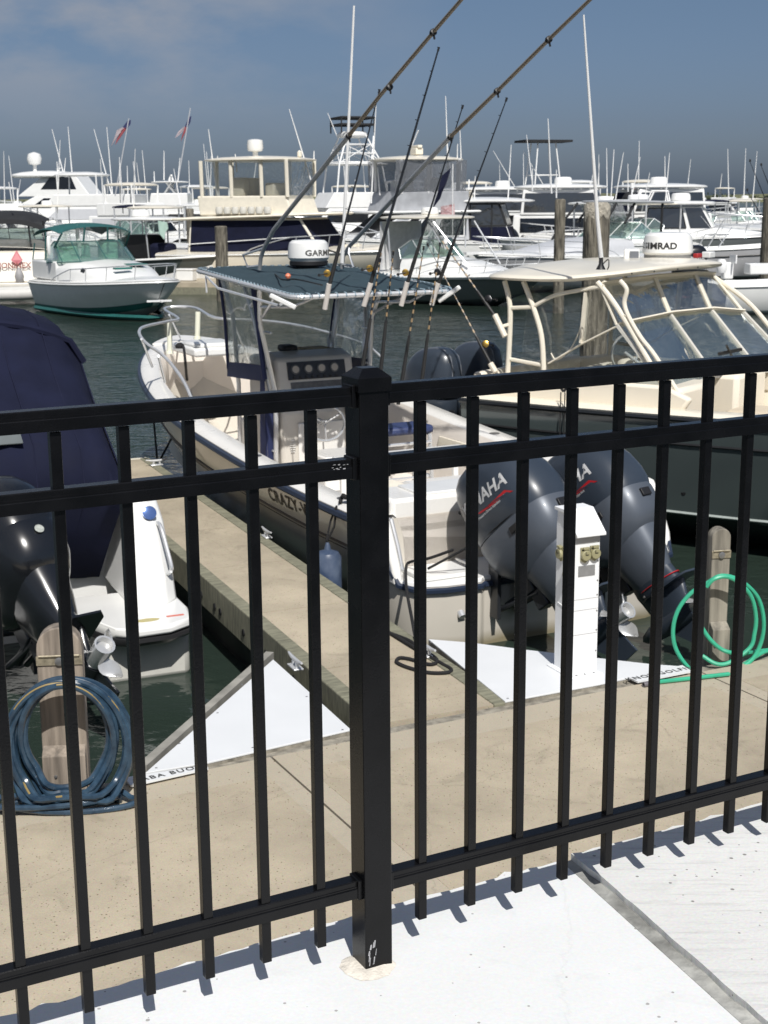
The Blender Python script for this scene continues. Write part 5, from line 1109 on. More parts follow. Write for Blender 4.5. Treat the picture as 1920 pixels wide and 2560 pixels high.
# navy canvas
mb=MB(); rows=[]
pr_=[(1.22,.45,.66),(.90,.82,.70),(.60,1.20,.76),(.70,1.42,.76),(1.2,1.66,.76),(1.60,1.84,.76),(1.90,2.02,.76),(2.06,2.12,.76),(2.3,2.17,.78),(3.0,2.20,.80),(3.7,2.10,.80),(4.4,1.5,.84),(4.8,1.12,.8)]
for i,(x,z,y) in enumerate(pr_):
    row=[]
    for k in range(25):
        u=-1+2*k/24; au_=abs(u); cr=(.20 if z>2 else .16 if z>1.3 else .02)
        side=(.0 if au_<.86 else (au_-.86)/.14)
        zz=z+cr*(1-(u*u))*1.0-side*.14*(1 if z>1.2 else 0); yy=y*u*(1+.03*(1-au_)); wr=.010*math.sin(k*1.9+i*1.3)
        if i in (1,): wr=.018*math.sin(k*.9+u*5)
        row.append(V((x-wr,yy,zz+wr*.6)))
    rows.append(row)
mb.sheet(rows,-.012); cv=obj('canvas_cover',mb,NAVY,bb,smooth=60)
for sg in(1,-1):
    mb=MB(); P=[]
    for x,z,y in pr_[3:]: P.append((V((x,sg*y,z-.12)),V((x+.15,sg*(y+.10),1.02))))
    mb.sheet([[a,a.lerp(b,.5),b] for a,b in P],.010*sg); obj('canvas_side',mb,NAVY,cv,smooth=60)
mb=MB(); P=[V((2.03,.785*u,2.09+.215*(1-u*u)-(.12 if abs(u)>.95 else 0))) for u in [k/8-1 for k in range(17)]]; mb.tube(P,.030,7); mb.tube([p+V((1.2,0,.04)) for p in P],.030,7); obj('bimini_hoop_sleeve',mb,NAVY,cv)
mb=MB()
for k in range(0): mb.tube([(.62-.03*k,-.30-.13*k,.62),(.575-.015*k,-.40-.12*k,.86),(.56,-.62-.08*k,1.10),(.66,-.72-.05*k,1.32)],.014-.002*k,6)
for u_ in(-.62,.62,-.2,.45):
    mb=MB(); P_=[]
    for x,z,y in pr_[:-2]: cr=(.20 if z>2 else .16 if z>1.3 else .02); P_.append(V((x-.004,y*u_*(1+.03*(1-abs(u_))),z+cr*(1-u_*u_)+.004)))
    mb.tube(P_,.0045,5); obj('seam',mb,mat('faded_seam',(.014,.016,.036),.85,spec=.1),cv)
def cwin(x0,z0,x1,z1,u0,u1,lab):
    m_=MB(); r0=[V((x0-.035,.84*u,z0+.165*(1-u*u)+.01)) for u in(u0,(u0+u1)/2,u1)]; r1=[V((x1-.035,.86*u,z1+.165*(1-u*u)+.01)) for u in(u0,(u0+u1)/2,u1)]; m_.sheet([r0,r1],.006); return obj('vinyl_window',m_,mat('hazy_vinyl',(.13,.145,.145),.3,var=.2,vs=3),cv)
cwin(.70,1.42,1.05,1.59,-.10,.35,'');cwin(1.25,1.69,1.80,1.98,-.02,.35,'')
e3=outboard(bb,-.04,.14,.60,rad(48),1.05,yawo=rad(18),cm=COWLB,gm=COWLB,midm=COWLB,legm=COWLB,brand=None,detail=False)
bv3=BVHTree.FromPolygons([v.co for v in e3.data.vertices],[tuple(p.vertices) for p in e3.data.polygons])
d3=(Matrix.Rotation(rad(18),3,'Z')@Matrix.Rotation(rad(48),3,'Y')@V((0,1,0)))
Mx3=Matrix.Translation((-.04,.14,.60))@Matrix.Rotation(rad(18),4,'Z')@Matrix.Rotation(rad(48),4,'Y')@Matrix.Scale(1.05,4)
text('lettering','150',.17,mat('silver_letters',(.6,.6,.62),.3,.6),e3,Mx3@axes((-.22,-.3,.50),(1,0,0),(0,0,1)),.0006,.006,.15,1,1.25,fit=(bv3,d3),off=.005)
mb=MB(); mb.lathe([(.030,0),(.030,.004)],Mx3@V((-.715,0,.12)),20,(Mx3.to_3x3()@V((-1,0,0)))); obj('round_badge',mb,mat('pale_badge',(.34,.36,.33),.5,var=.3,vs=60),e3,smooth=0)
# ---------------------------------------------------------------- pilings
def piling(p,r,top,label,ring=False,fl=0):
    t=thing('piling',label,'piling',(p.x,p.y,0),0,'wooden mooring pilings'); mb=MB(); secs=[]; rn=random.Random(int(p.x*10))
    for i in range(14):
        z=-2+(top+2)*i/13; secs.append([V((r*(1.12-.12*i/13)*(1+rn.uniform(-.03,.03))*math.cos(a),r*(1.12-.12*i/13)*(1+rn.uniform(-.03,.03))*math.sin(a),z)) for a in [k*math.pi/8 for k in range(16)]])
    secs.append([V((p_.x*.8,p_.y*.8,top+.03)) for p_ in secs[-1]]); mb.loft(secs); obj('trunk',mb,PILE,t,smooth=50)
    if ring is None:
        mb=MB(); mb.loft([[V((q.x*1.01,q.y*1.01,top-.16-.05*math.sin(k*2.3))) for k,q in enumerate(secs[-2])],[V((q.x*1.02,q.y*1.02,top+.0)) for q in secs[-2]],[V((q.x*.8,q.y*.8,top+.045)) for q in secs[-2]]]); obj('bleached_top',mb,mat('bleached_timber',(.36,.33,.27),.9,var=.4,vs=20,bump=.8,bs=40,bd=.03),t,smooth=50)
    if ring:
        mb=MB(); mb.lathe([(r*1.06,0),(r*1.1,.06),(r*1.04,.12)],(0,0,top*.62),16); obj('rope_band',mb,mat('pale_rope',(.3,.28,.22),.9,bump=.5,bs=80),t)
    return t
def pxat(x,Y): d=ray(x,1000); return V((d.x/d.y*Y,Y,0))
piling(pxat(1480,19),.175,CZ-19*(518-498)/3500-.0,'thick weathered piling with pale top behind the cream hardtop',None)
# ---------------------------------------------------------------- boats across the fairway
class FB:
    def __init__(s,name,label,px,Y,yaw,L,B,zs,zb,hm=GELW,cat='boat',group='boats moored across the fairway',mid=.45,**k):
        p=pxat(px,Y); s.Y=Y; o=p-V((math.cos(rad(yaw)),math.sin(rad(yaw)),0))*L*mid; s.F=Fr((o.x,o.y,0),yaw)
        s.r=thing(name,label,cat,s.F.o,yaw,group); s.S=hull_pts(L,B,zs,zb,k.get('full',.4),2.1,.62,.86,.12,-.25,18,.04,k.get('rake',.9)); s.L=L;s.B=B;s.zs=zs;s.zb=zb
        hull(s.r,s.S,hm,boot=k.get('boot')); rub(s.r,s.S,k.get('rubm',GELW),.03,-.03)
    def deck(s,m=GELW,camber=.12): deck(s.r,s.S,m,0,None,camber,0,.01); return s
    def trunk(s,x0,x1,w,z0,z1,m=GELW,rf=1.2,ra=0,tw=.8,name='cabin_trunk'): 
        mb=MB(); secs=[]
        for i in range(9):
            t=i/8; x=x0+(x1-x0)*t; ww=w*(1-.72*t**2.2); zt=z1-(z1-z0)*t**1.9*.95; bz=z0-.1
            secs.append([V((x,ww*u,bz+(zt-bz)*h)) for u,h in((1,0),(.97,.55),(.86,.86),(.6,.97),(0,1.04),(-.6,.97),(-.86,.86),(-.97,.55),(-1,0))])
        mb.loft(secs,ring=True); return obj(name,mb,m,s.r,smooth=45)
    def ant(s,lst,r=.022,m=WHTP):
        for x0,y0,x1,y1 in lst:
            t=s.F.l(uy(x0,y0,s.Y)); b=s.F.l(uy(x1,y1,s.Y)); mb=MB(); mb.tube([b,b.lerp(t,.5),t],[r,r*.85,r*.5],5); obj('antenna',mb,m,s.r)
    def zy(s,y): return CZ-(y-499)*s.Y/3500
def simple_outb(b,x,ys,z,sc_=1.0,cm=COWL,tilt=0):
    for y in ys: outboard(b.r,x,y,z,tilt,sc_,cm,cm,cm,cm,prop=tilt>.2,brand=None,detail=False,bracket=False)
# teal canvas cruiser
b=FB('express_cruiser','express cruiser with teal canvas and teal waterline, bow towards the fairway',278,41.0,-55,6.4,1.38,.88,1.10,GELW,boot=TEAL,mid=.40,full=.48)
b.deck(); 
mb=MB(); mb.tube([V((s[3].x,s[3].y+.012,.10)) for s in b.S[:-2]]+[V((s[3].x,-s[3].y-.012,.10)) for s in reversed(b.S[:-2])],.07,5); obj('waterline_stripe',mb,TEAL,b.r)
b.trunk(1.9,5.6,1.25,.95,1.58,tw=.9)
o,ba,tp=wscreen(b.r,2.75,1.22,1.52,.55,.75,1.5,GREENG,TEALC,.66,.92)
mb=MB(); mb.box((.95,0,1.25),(1.9,2.4,.55)); obj('cockpit_coaming',mb,GELW,b.r,bevel=.06)
mb=MB(); mb.box((1.5,.6,1.75),(.5,.5,.7)); mb.box((1.45,-.5,1.7),(.5,1.0,.6)); obj('helm_seat',mb,mat('seafoam_cushion',(.30,.55,.42),.6),b.r,bevel=.1)
mb=MB(); rows=[]
for x,z,y in((.1,2.40,1.1),(.5,2.54,1.14),(1.1,2.60,1.16),(1.7,2.58,1.15),(2.1,2.50,1.1)): rows.append([V((x-.1*abs(u)**3,y*u,z-.02-.17*abs(u)**2.6)) for u in [k/7-1 for k in range(15)]])
mb.sheet(rows,-.015); cv=obj('bimini_canvas',mb,TEALC,b.r,smooth=60)
mb=MB(); rows=[[V((2.12,1.08*u,2.48-.17*abs(u)**2.6)) for u in [k/6-1 for k in range(13)]],[V((tp[3].x+.02-.45*abs(u)**2,1.14*u,2.05-.16*abs(u)**3)) for u in [k/6-1 for k in range(13)]]]; mb.sheet(rows,.003); obj('front_curtain',mb,VINYL,cv)
for u in(-.98,-.33,.33,.98): mb=MB(); mb.tube([V((2.12,1.08*u,2.48-.17*abs(u)**2.6)),V((tp[3].x+.02-.45*abs(u)**2,1.14*u,2.05-.16*abs(u)**3))],.030,5); obj('canvas_strap',mb,TEALC,cv)
for sg in(1,-1):
    for P_ in([(.1,sg*1.1,2.0),(.0,sg*1.15,1.5)],[(1.1,sg*1.14,2.33),(1.0,sg*1.16,1.5)]): mb=MB(); mb.tube(P_,.02,5); obj('canvas_strap',mb,TEALC,cv)
for x,y,w_,l_ in((3.6,.38,.28,.5),(4.3,-.35,.42,.2)):
    mb=MB(); mb.box((x+.25,y,1.50-.09*(x-3)+.0),(l_,.5,.05),0); obj('deck_hatch',mb,mat('teal_hatch',(.02,.13,.11),.3),b.r,bevel=.01)
for x in(3.0,3.4): mb=MB(); mb.lathe([(.10,0),(.10,.03)],(x,-1.06+.04*x-.12*(x-3)*2,1.28),14,(.15,-1,.1)); obj('porthole',mb,BLKG,b.r)
bowrail(b.r,b.S,1.6,.42,.9,r=.016)
mb=MB(); mb.bar((5.95,0,.55),(6.2,0,.55),.05,.05); mb.bar((5.98,-.35,.56),(6.16,.30,.56),.05,.05); obj('anchor',mb,WHTP,b.r)
mb=MB()
for yy,zz,s_ in((-.45,2.25,1),(-.42,1.9,1.1),(-1.35,1.95,1)): mb.lathe([(.001,-.28),(.05,-.2),(.06,0),(.05,.2),(.001,.28)],(1.5+.3*s_,yy,zz),8)
obj('white_fender',mb,GELW,b.r)
# cream cruiser seen from the stern, black bimini
b=FB('express_cruiser','cream cruiser seen from astern with black bimini and lettered transom, at the left edge',28,49,99,8.0,1.72,1.55,1.6,CREAM,mid=.0,rubm=CREAM)
CRT=mat('cream_transom',(.72,.68,.60),.35,var=.03)
b.deck(CRT); mb=MB(); mb.box((-.35,0,.42),(.8,3.3,.14)); obj('swim_platform',mb,CRT,b.r,bevel=.03)
mb=MB(); mb.slab([(-.35,-1.55,.5),(0.05,-1.68,.5),(.05,-1.68,1.45),(-.02,-1.5,1.50)],(0,3.2,0)); obj('transom',mb,CRT,b.r,bevel=.03)
mb=MB(); 
for yy,ww in((-.25,1.35),(-1.25,.7)): mb.box((.35,yy,1.72),(.45,ww,.42))
obj('cockpit_seat_back',mb,mat('grey_seat_cover',(.32,.31,.29),.8,var=.1),b.r,bevel=.14)
mb=MB(); mb.box((.02,1.15,1.2),(.1,.9,.9)); obj('gate',mb,DARK,b.r,smooth=0)
mb=MB(); rows=[]
for x,z,y in((.0,2.62,1.5),(.4,2.80,1.52),(1.2,2.88,1.54),(2.2,2.90,1.52),(3.0,2.80,1.45)): rows.append([V((x-.12*abs(u)**3,y*u,z-.30*abs(u)**3)) for u in [k/7-1 for k in range(15)]])
mb.sheet(rows,-.02); r0=rows[0]; mb.slab([p for p in r0]+[p+V((-.02,0,-.16)) for p in reversed(r0)],(.02,0,0)); cv=obj('bimini_canvas',mb,BLKC,b.r,smooth=60)
mb=MB()
for yy in(-1.45,-.95,.28,1.35): mb.tube([(0,yy,2.55),(.1,yy*1.06,1.55)],.035,5)
obj('canvas_strap',mb,BLKC,cv)
wscreen(b.r,3.3,1.4,1.65,.62,.6,1.2,GREENG,BLKC,.66,.92)
mb=MB(); mb.sheet([[V((.02,-1.5,1.6)),V((.02,1.5,1.6))],[V((.0,-1.45,2.5)),V((.0,1.45,2.5))]],.003); obj('rear_curtain',mb,VINYL,cv,smooth=0)
text('lettering','JONINEX',.26,mat('red_brown_letters',(.30,.10,.08),.5),b.r,axes((-.30,-.45,.98),(0,-1,0),(-.02,0,1)),.002,.004,.1,1,1)
mb=MB(); mb.slab([(-.235,-.52,1.08),(-.235,-.72,1.24),(-.12,-.52,1.58),(-.235,-.32,1.24)],(-.01,0,0)); obj('red_sail_emblem',mb,mat('faded_red',(.55,.18,.20),.5),b.r,smooth=0)
mb=MB(); mb.lathe([(.001,-.3),(.12,-.18),(.16,0),(.12,.15),(.03,.3)],(-.55,-.6,.70),12); obj('grey_fender',mb,mat('grey_fender',(.33,.32,.32),.6),b.r)
mb=MB(); mb.tube([(-.1,-1.75,.6),(.0,-1.68,1.9)],.03,6); 
for zz in(1.25,1.85): mb.lathe([(.001,-.24),(.07,-.14),(.075,.1),(.001,.24)],(.0,-1.62,zz),10,(-.2,-.25,1))
obj('white_fender',mb,GELW,b.r)
b.ant([(22,455,30,505)])
# inflatable dinghy
d=thing('inflatable_dinghy','pale inflatable dinghy with black outboard, lying behind the cream cruiser','dinghy',pxat(70,45.5),8,'boats moored across the fairway')
TUBEM=mat('pale_grey_hypalon',(.56,.55,.52),.6,var=.05)
mb=MB(); mb.tube(spl([(-1.35,.42,.33),(-.5,.50,.32),(.4,.50,.34),(1.05,.30,.42),(1.25,0,.46),(1.05,-.30,.42),(.4,-.50,.34),(-.5,-.50,.32),(-1.35,-.42,.33)],6),[.10]+[.19]*46+[.19,.10],12); obj('tube_collar',mb,TUBEM,d)
mb=MB(); mb.box((-.1,0,.2),(2.0,.8,.08)); mb.box((-.2,0,.42),(.22,.8,.05)); obj('floor_board',mb,mat('grey_floor',(.3,.3,.28),.7),d)
outboard(d,-1.25,0,.52,rad(25),.62,COWLB,COWLB,COWLB,COWLB,brand=None,detail=False)
# console boat with white T-top and navy cover
b=FB('centre_console_boat','centre console with white hard T-top and navy console cover behind the teal canvas cruiser',390,54,-35,7.2,1.3,.95,1.25,HDARK,mid=.5)
coaming(b.r,b.S,0,16,GELW,.2,.35,GELW); hardtop(b.r,2.2,5.0,1.0,2.52,GELW,.10,.05)
legs(b.r,[[(2.7,s*.55,.4),(2.7,s*.6,2.5)] for s in(1,-1)]+[[(4.1,s*.5,.4),(4.0,s*.6,2.5)] for s in(1,-1)],STEEL,.03)
mb=MB(); mb.box((3.4,0,1.25),(1.2,.95,1.4)); obj('console',mb,DARK,b.r,bevel=.05); mb=MB(); mb.box((4.4,-.1,1.25),(.7,.9,.8)); obj('navy_cover',mb,NAVY,b.r,bevel=.15)
radome(b.r,3.3,-.1,2.6,.36,.28); mb=MB(); mb.add([(5.0,-.9,2.45),(5.05,-.7,2.5),(5.1,-.6,2.1),(5.05,-.95,2.2),(5.08,-.7,1.9)],[(0,1,2),(0,2,3),(3,2,4)]); mb2=MB(); mb2.slab([(5.0,-.95,2.48),(5.0,-.5,2.42),(5.0,-.45,2.2),(5.0,-.62,2.05),(5.0,-.68,1.8),(5.0,-.9,2.0)],(.04,0,0)); obj('pale_green_cloth',mb2,mat('pale_green_cloth',(.45,.62,.55),.8),b.r)
b=FB('skiff','cream open boat with tilted navy outboard, left of the second piling',493,55,-8,5.2,1.0,.75,.95,CREAM,mid=.45)
coaming(b.r,b.S,0,16,CREAM,.18,.3,CREAM); simple_outb(b,-.25,(0,),.95,1.05,COWL,rad(35))
mb=MB(); mb.lathe([(.001,-.12),(.12,0),(.001,.12)],(-.8,-.9,.85),8); mb.lathe([(.001,-.14),(.14,0),(.001,.14)],(-1.3,-1.2,.7),8); obj('yellow_float',mb,mat('yellow_float',(.65,.42,.06),.6),b.r)
# distant dock in front of them
t=thing('far_dock','tan floating dock with a white dock box, beyond the fairway','dock',pxat(520,50),0)
mb=MB(); mb.box((.3,2.2,.28),(3.2,6,.25),rad(-14)); obj('deck',mb,DOCK,t,smooth=0)
mb=MB(); mb.box((.2,-.8,.12),(3.0,.2,.26),rad(-14)); obj('edge_beam',mb,WOODG,t,smooth=0)
t2=thing('dock_box','white dock box on the far dock beside the teal canvas cruiser','dock box',pxat(478,50.5)+V((0,0,.405)),-14)
mb=MB(); mb.box((0,0,.19),(.62,.42,.36)); obj('box',mb,GELW,t2,bevel=.02); mb=MB(); mb.box((0,0,.40),(.66,.46,.07)); obj('lid',mb,GELW,t2,bevel=.02)
piling(pxat(566,46),.20,CZ-46*(795-499)/3500+3.05,'grey piling on the far dock, just left of the T-top radar dome')
piling(pxat(548,60),.24,CZ-60*(563-499)/3500,'piling at the left end of the navy curtained flybridge boat')
# cream flybridge boat with navy curtains
b=FB('flybridge_cruiser','cream flybridge boat with clear upper enclosure and navy side curtains',690,53,-20,9.5,1.75,1.25,1.45,CREAM,mid=.42,full=.5)
b.deck(CREAM,.15)
lo,hi=house(b.r,'salon',1.2,6.6,1.42,1.30,2.55,.1,.9,CREAM,.95)
for i,u in((0,.02),(1,.02),(3,.02)): pane(b.r,lo,hi,i,.02,.04,.98,.94,NAVY,'navy_curtain',.02)
mb=MB(); mb.bar((.9,-1.5,1.30),(6.75,-1.46,2.05),.05,.06) if False else mb.bar((1.2,-1.47,1.62),(6.0,-1.44,1.92),.03,.03); obj('awning_rail',mb,WHTP,b.r)
mb=MB(); R_=[]
for s_,dz in((.97,-.05),(1,0),(.98,.05),(.6,.09)): R_.append(se(3.6,0,2.60+dz,3.35*s_,1.62*s_,5,36,.03))
mb.loft(R_); obj('flybridge_deck',mb,CREAMC,b.r)
lo,hi=house(b.r,'flybridge_coaming',1.7,5.4,1.32,2.65,3.35,-.08,.25,CREAMC,1.0)
mb=MB()
for k in range(7): mb.lathe([(.13,0),(.15,.12),(.12,.24)],(2.6+k*.32,-1.50,2.72),10)
obj('rail_fender',mb,mat('pale_cushion',(.62,.60,.54),.7),b.r)
hardtop(b.r,1.6,5.6,1.5,4.62,CREAM,.09,.10)
legs(b.r,[[(x,s_*1.25,3.3),(x,s_*1.3,4.6)] for x in(1.8,3.0,4.2,5.2) for s_ in(1,-1)]+[[(1.8,0,3.3),(1.8,0,4.6)]],CREAMC,.075)
mb=MB()
for s_ in(1,-1): mb.sheet([[V((1.8,s_*1.27,3.35)),V((5.2,s_*1.27,3.35))],[V((1.8,s_*1.3,4.6)),V((5.2,s_*1.3,4.6))]],.004)
mb.sheet([[V((5.25,-1.2,3.35)),V((5.25,1.2,3.35))],[V((5.2,-1.2,4.6)),V((5.2,1.2,4.6))]],.004); obj('clear_enclosure',mb,VINYL,b.r,smooth=0)
mb=MB(); mb.box((3.0,.5,3.65),(.5,.6,.7)); mb.box((3.0,-.5,3.65),(.5,.6,.7)); mb.box((4.3,0,3.55),(.4,1.6,.5)); obj('helm_seat',mb,CREAMC,b.r,bevel=.08)
mb=MB(); mb.lathe([(.12,0),(.09,.2),(.26,.24),(.30,.35),(.28,.62),(.12,.66)],(3.4,.0,4.72),14); obj('radar_dome',mb,GELW,b.r,smooth=40)
mb=MB(); mb.lathe([(.03,0),(.09,.05),(.09,.2),(.02,.26)],(5.3,-.3,4.68),8); mb.box((2.5,.3,4.74),(.2,.2,.06)); obj('light_mast',mb,CREAM,b.r)
bowrail(b.r,b.S,3.6,.6,1.2,r=.02)
mb=MB(); mb.lathe([(.05,0),(.05,.1)],(7.6,-.5,1.55),8); mb.box((7.2,0,1.56),(.5,.5,.08)); obj('deck_hatch',mb,CREAM,b.r)
b.ant([(521,323,546,505),(544,390,548,500),(588,385,592,430),(723,273,779,457),(785,377,785,402)],.028)
# tower sportfish
b=FB('sportfish_boat','white sportfishing boat with tall tuna tower and black upper rail',850,76,200,11,1.9,1.4,2.0,GELW,mid=.5,full=.45)
b.deck(); lo,hi=house(b.r,'salon',2.6,7.4,1.55,1.6,2.75,.1,1.0,GELW,.92)
for i in(0,2,1): pane(b.r,lo,hi,i,.06,.35,.94,.85,BLKG)
lo,hi=house(b.r,'flybridge_coaming',3.0,6.6,1.45,2.75,3.55,-.1,.5,GELW,1.0); hardtop(b.r,2.8,6.0,1.35,5.0,GELW,.1,.06)
TW_=[(3.1,1.2),(5.9,1.2),(5.9,-1.2),(3.1,-1.2)]; mb=MB(); top=[(4.1,.62),(5.1,.62),(5.1,-.62),(4.1,-.62)]
for (x,y),(a,c_) in zip(TW_,top): mb.tube([(x,y,3.4),(x+(a-x)*.25,y+(c_-y)*.2,5.0),(a,c_,6.5)],.045,6)
for z,f in((5.1,.25),(5.55,.5),(6.0,.75),(6.5,1)):
    q=[V((x+(a-x)*f,y+(c_-y)*f,z)) for (x,y),(a,c_) in zip(TW_,top)]; mb.tube(q,.032,5,closed=True)
for k in range(4):
    (x,y),(a,c_)=TW_[k],top[k]; (x2,y2),(a2,c2)=TW_[(k+1)%4],top[(k+1)%4]
    mb.tube([(x+(a-x)*.25,y+(c_-y)*.2,5.05),(x2+(a2-x2)*.75,y2+(c2-y2)*.75,6.0)],.022,5); mb.tube([(x2+(a2-x2)*.25,y2+(c2-y2)*.2,5.05),(x+(a-x)*.75,y+(c_-y)*.75,6.0)],.022,5)
tw=obj('tuna_tower',mb,WHTP,b.r)
mb=MB(); R_=[]
for s_,dz in((.8,-.1),(1,0),(1,.1),(.9,.2)): R_.append(se(4.6,0,6.45+dz,.75*s_,.75*s_,3,20))
mb.loft(R_); obj('tower_basket',mb,GELW,tw)
mb=MB()
for z in(7.0,7.35): mb.tube([(3.7,-.9,z),(5.5,-.9,z),(5.5,.9,z),(3.7,.9,z)],.06,6,closed=True)
for x in(3.7,5.5):
    for y in(-.9,.9): mb.tube([(x,y,6.6),(x,y,7.35)],.04,5)
mb.slab([(3.65,-.95,7.33),(5.55,-.95,7.33),(5.55,.95,7.33),(3.65,.95,7.33)],(0,0,.05)); obj('black_sunshade_rail',mb,BLKC,tw,smooth=0)
bowrail(b.r,b.S,6,.6,1.3,r=.025); b.ant([(819,282,846,349),(876,360,866,520),(905,380,915,500)],.03)
mb=MB(); mb.tube([(3.2,1.5,3.0),(2.2,3.4,6.6)],.04,6); mb.tube([(3.2,-1.5,3.0),(2.2,-3.4,6.6)],.04,6); obj('outrigger',mb,WHTP,b.r)
# white flybridge boat with black windows, bow to the left
b=FB('flybridge_cruiser','white flybridge boat with square black cabin windows and black windshield cover',985,60,203,11,1.85,1.35,1.9,GELW,mid=.40,full=.5,rake=1.4)
b.deck(GELW,.2); LG=mat('pale_grey_cabin',(.50,.51,.53),.4,var=.03)
lo,hi=house(b.r,'salon',1.6,6.2,1.62,1.5,2.62,.05,1.6,LG,.96); lo=[p for p in lo]
for u0,u1 in((.06,.38),(.44,.62),(.66,.80)):
    pane(b.r,lo,hi,2,1-u1,.15,1-u0,.86,BLKG,'window',.02,WHTP,.06); pane(b.r,lo,hi,0,u0,.15,u1,.86,BLKG,'window',.02,WHTP,.06)
pane(b.r,lo,hi,1,.04,.1,.96,.96,BLKC,'windshield_cover',.03)
mb=MB(); R_=[]
for s_,dz in((.97,-.06),(1,0),(.98,.06)): R_.append(se(3.2,0,2.66+dz,2.6*s_,1.78*s_,5,32))
mb.loft(R_); obj('flybridge_deck',mb,GELW,b.r)
lo,hi=house(b.r,'flybridge_coaming',1.6,5.0,1.45,2.7,3.5,-.05,.3,mat('shaded_clear_wrap',(.36,.37,.39),.35,var=.15,vs=3),1.0)
hardtop(b.r,1.5,5.2,1.65,4.78,CREAM,.10,.12); legs(b.r,[[(x,s_*1.35,3.4),(x,s_*1.4,4.8)] for x in(2.0,3.4,4.6) for s_ in(1,-1)],WHTP,.07)
mb=MB()
for s_ in(1,-1): mb.sheet([[V((1.7,s_*1.42,3.5)),V((4.9,s_*1.42,3.5))],[V((1.7,s_*1.5,4.75)),V((4.9,s_*1.5,4.75))]],.004)
obj('clear_enclosure',mb,film('hazy_curtain',(.75,.76,.78),.1,.1,.25,(.35,.36,.38)),b.r,smooth=0)
mb=MB(); mb.lathe([(.1,0),(.1,.2)],(3.3,0,4.86),8); mb.box((3.3,0,5.12),(.34,.6,.26)); mb.box((3.3,0,5.32),(.2,.75,.12)); obj('radar_scanner',mb,CREAM,b.r,bevel=.03)
mb=MB(); mb.box((2.8,.4,3.75),(.5,.5,.6)); mb.box((3.9,-.2,3.7),(.4,1.6,.5)); obj('helm_seat',mb,WHTP,b.r,bevel=.06)
bowrail(b.r,b.S,5,.65,1.3,r=.025); simple_outb(b,-.6,(-.6,.1),1.0,1.3,COWLG)
b.ant([(941,245,928,508),(944,418,950,488),(1114,240,1121,448),(1150,326,1157,505),(1144,360,1141,493)],.033)
mb=MB(); mb.tube([(.3,-1.3,1.9),(.1,-1.5,4.0)],.035,6); o=obj('flag_staff',mb,WHTP,b.r)
fl_=thing('flag','dark blue flag and faded red flag hanging between the rods',"flag",pxat(1085,57)+V((0,0,0)),20)
mb=MB(); z0=CZ+57*(499-466)/3500; mb.sheet([[V((.35-.1*k,.03*math.sin(k*2),z0+.35-.32*k)) for k in range(5)],[V((.75-.12*k,.05*math.sin(k*2+1),z0+.65-.30*k)) for k in range(5)]],.02); obj('cloth',mb,NAVY,fl_)
mb=MB(); mb.sheet([[V((.3,0,z0-.85)),V((.3,.05,z0-1.15))],[V((.9,.05,z0-.75)),V((.9,0,z0-1.2))]],.02); obj('red_cloth',mb,mat('faded_flag_red',(.45,.16,.17),.8,var=.3,vs=12,c2=(.6,.5,.5)),fl_)
mb=MB(); mb.tube([(.8,0,1.6),(.8,0,z0+.8)],.02,5); obj('staff',mb,WHTP,fl_)
# walkaround with hardtop
b=FB('walkaround_boat','dark hulled walkaround boat with cream hardtop, bow to the right beyond the T-top rods',1120,44.5,-42,6.6,1.35,.86,1.02,HGREY,mid=.45,full=.45,rubm=GELW)
b.deck(GELW,.1); mb=MB(); mb.tube([V((s[0].x,s[0].y+.02,s[0].z-.05)) for s in b.S]+[V((s[0].x,-s[0].y-.02,s[0].z-.05)) for s in reversed(b.S)],.08,6); obj('gunwale_band',mb,GELW,b.r)
b.trunk(1.9,5.7,1.1,.9,1.50); mb=MB(); mb.box((4.15,-.62,1.12),(.75,.02,.13)); mb.box((3.2,-.86,1.12),(.5,.02,.12)); obj('cabin_window',mb,BLKG,b.r,bevel=.004)
o,ba,tp=wscreen(b.r,3.15,.98,1.42,.55,.5,1.3,GREENG,ALU,.62,.92); hardtop(b.r,.7,3.5,1.2,2.62,CREAM,.07,.06)
legs(b.r,[[(3.2,s_*.55,1.7),(2.9,s_*.95,2.6)] for s_ in(1,-1)]+[[(1.5,s_*1.05,.9),(1.4,s_*1.1,2.6)] for s_ in(1,-1)]+[[(4.4,s_*.8,1.2),(3.2,s_*1.0,2.5)] for s_ in(1,-1)],STEEL,.028)
mb=MB(); mb.sheet([[V((2.65,-.9,2.0)),V((2.65,.9,2.0))],[V((3.0,-.95,2.58)),V((3.0,.95,2.58))]],.004); obj('front_curtain',mb,VINYL,b.r,smooth=0)
mb=MB(); mb.box((1.0,0,1.75),(.1,1.9,1.5)); obj('rear_curtain',mb,mat('white_curtain',(.6,.6,.6),.6,var=.1),b.r)
radome(b.r,2.3,-.1,2.70,.28,.24); bowrail(b.r,b.S,2.2,.45,.8,r=.018,mid=True)
mb=MB(); mb.tube([(5.9,-.5,1.1),(6.6,.0,1.25),(5.9,.5,1.1)],.04,6); mb.box((6.7,0,1.06),(.9,.3,.07)); mb.lathe([(.12,0),(.12,.12)],(6.1,0,1.08),8); obj('anchor_pulpit',mb,WHTP,b.r)
mb=MB(); mb.lathe([(.001,-.2),(.07,-.1),(.07,.1),(.001,.2)],(3.3,-.55,1.85),8); obj('white_fender',mb,GELW,b.r)
